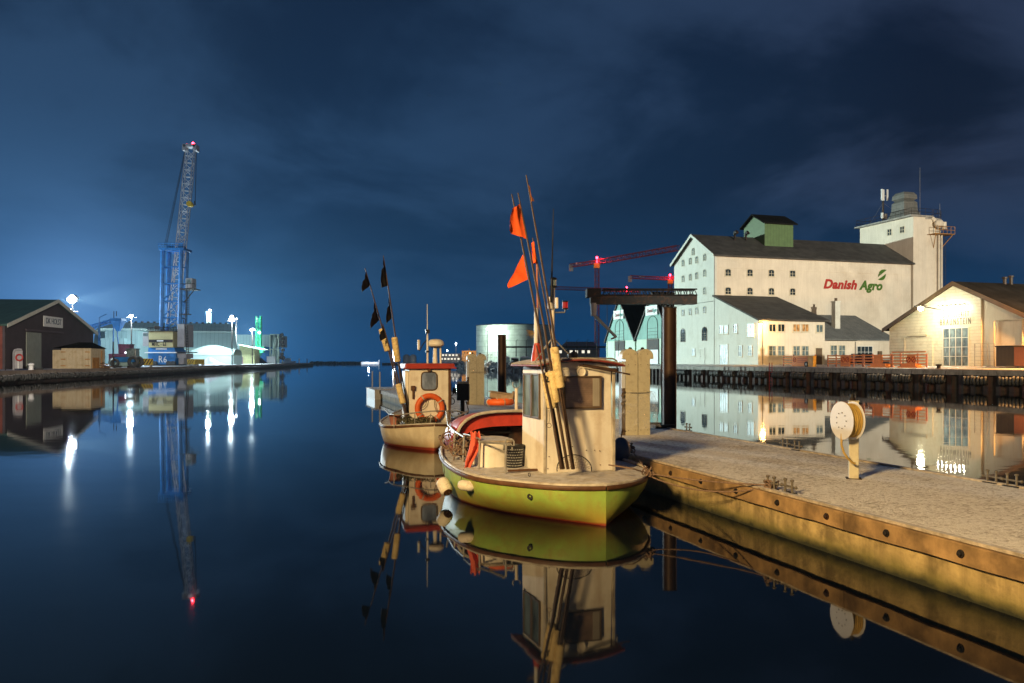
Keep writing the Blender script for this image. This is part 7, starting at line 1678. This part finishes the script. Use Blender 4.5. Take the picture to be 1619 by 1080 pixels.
# marker buoys with black flags
Y2 = 22.0
def bb(label, foot, tip, floats, fl, rad=.026, flr=.088):
    f_, t_ = P(*foot), P(*tip); h_ = lambda y: hoist(f_, t_, y)
    buoy(label, f_, t_, floats, [[h_(a), h_(b), P(cx_,cy_,Y2-.2), P(dx_,dy_,Y2-.2)] for a,b,cx_,cy_,dx_,dy_ in fl], 'marker buoys with black flags on the cream boat', K['flag_black'], rad=rad, flr=flr)
bb('leftmost black flagged marker buoy on the cream boat, two flags one above the other', (643,664,22.2), (577,424,22.4), [(.45,.60)], [(430,452,570,464,574,447),(478,506,583,523,589,500)])
bb('tallest black flagged marker buoy on the cream boat', (642,668,22.0), (606,404,22.1), [(.36,.51)], [(408,452,601,456,604,430),(470,503,609,514,613,490)])
bb('middle short black flagged marker buoy with the lowest float on the cream boat', (646,670,21.9), (605,512,22.0), [(.20,.40)], [(514,534,599,541,602,526)])
bb('short dark pole with a hook among the floats of the cream boat', (648,668,22.1), (624,545,22.2), [], [], rad=.022)
# ================================================================== quay and lamp behind the camera
qb = MB(); qb.add([(-30,-1.4,.95),(5.2,-1.4,.95),(5.2,-30,.95),(-30,-30,.95),(-30,-1.4,-1),(5.2,-1.4,-1),(5.2,-30,-1),(-30,-30,-1)], [(0,1,2,3),(0,4,5,1),(1,5,6,2),(2,6,7,3),(3,7,4,0)])
struct('quay_platform', qb, K['concrete'])
lp = thing('street_lamp', 'sodium street lamp on the near quay behind the viewer lighting the boats', 'street lamp', (-11.5,-7.2,.95))
m_ = MB(); m_.tube((0,0,0),(0,0,9.6),.1,.06,n=10); m_.path([(0,0,9.5),(.2,.3,9.9),(.8,1.1,10.05)],.04,6); m_.build('pole', K['metal'], lp)
m_ = MB(); m_.box((1.0,1.4,10.05),(.3,.7,.14),rz=R(-35)); hd_ = m_.build('lamp_head', K['steel_dark'], lp); m_ = MB(); m_.box((1.0,1.4,9.96),(.2,.5,.04),rz=R(-35)); m_.build('lens', K['L_sod'], hd_)
light('POINT', 'street_light', lp, (1.0,1.4,9.75), 39000, (1,.67,.29), 1.3)
fm = thing('floodlight_mast', 'added twin fill light mast, unseen on the near quay far behind the viewer', 'floodlight mast', (10,-25,.95))  # unseen mast added to fill both quays with warm frontal light
m_ = MB(); m_.tube((0,0,0),(0,0,16),.18,.1,n=10); m_.rod((-1,0,15.9),(1,0,15.9),.06); m_.build('pole', K['metal'], fm)
for dx, dv_, pw, cl_, ang in ((-.9, (-.50,.86,-.10), 520000, (1,.87,.68), 26), (.9, (.31,.95,-.115), 120000, (1,.66,.30), 25)):
    m_ = MB(); m_.box((dx,0,16.1),(.6,.4,.45)); hd_ = m_.build('lamp_head', K['steel_dark'], fm); m_ = MB(); m_.box((dx,.23,16.1),(.45,.03,.35)); m_.build('lens', K['L_sod'], hd_)
    l_ = light('SPOT', 'flood_beam', fm, (dx,.4,16.1), pw, cl_, .3, spot_size=R(ang), spot_blend=.35); l_.rotation_euler = Vector(dv_).to_track_quat('-Z','Y').to_euler()
# ================================================================== damp night air
hm = bpy.data.materials.new('damp night air'); hm.use_nodes = True; nt = hm.node_tree; nt.nodes.clear()
out = N('ShaderNodeOutputMaterial'); pv = N('ShaderNodeVolumePrincipled'); pv.inputs['Density'].default_value = .00009
pv.inputs['Color'].default_value = (.55,.78,1.0,1); pv.inputs['Anisotropy'].default_value = .25; L(pv.outputs[0], out.inputs['Volume'])
m_ = MB(); m_.bx(-420,320,-70,1000,-2,52); hz_ = m_.build('haze', hm, None); tag(hz_, kind='stuff'); hz_['label'] = 'thin damp haze over the whole harbour'
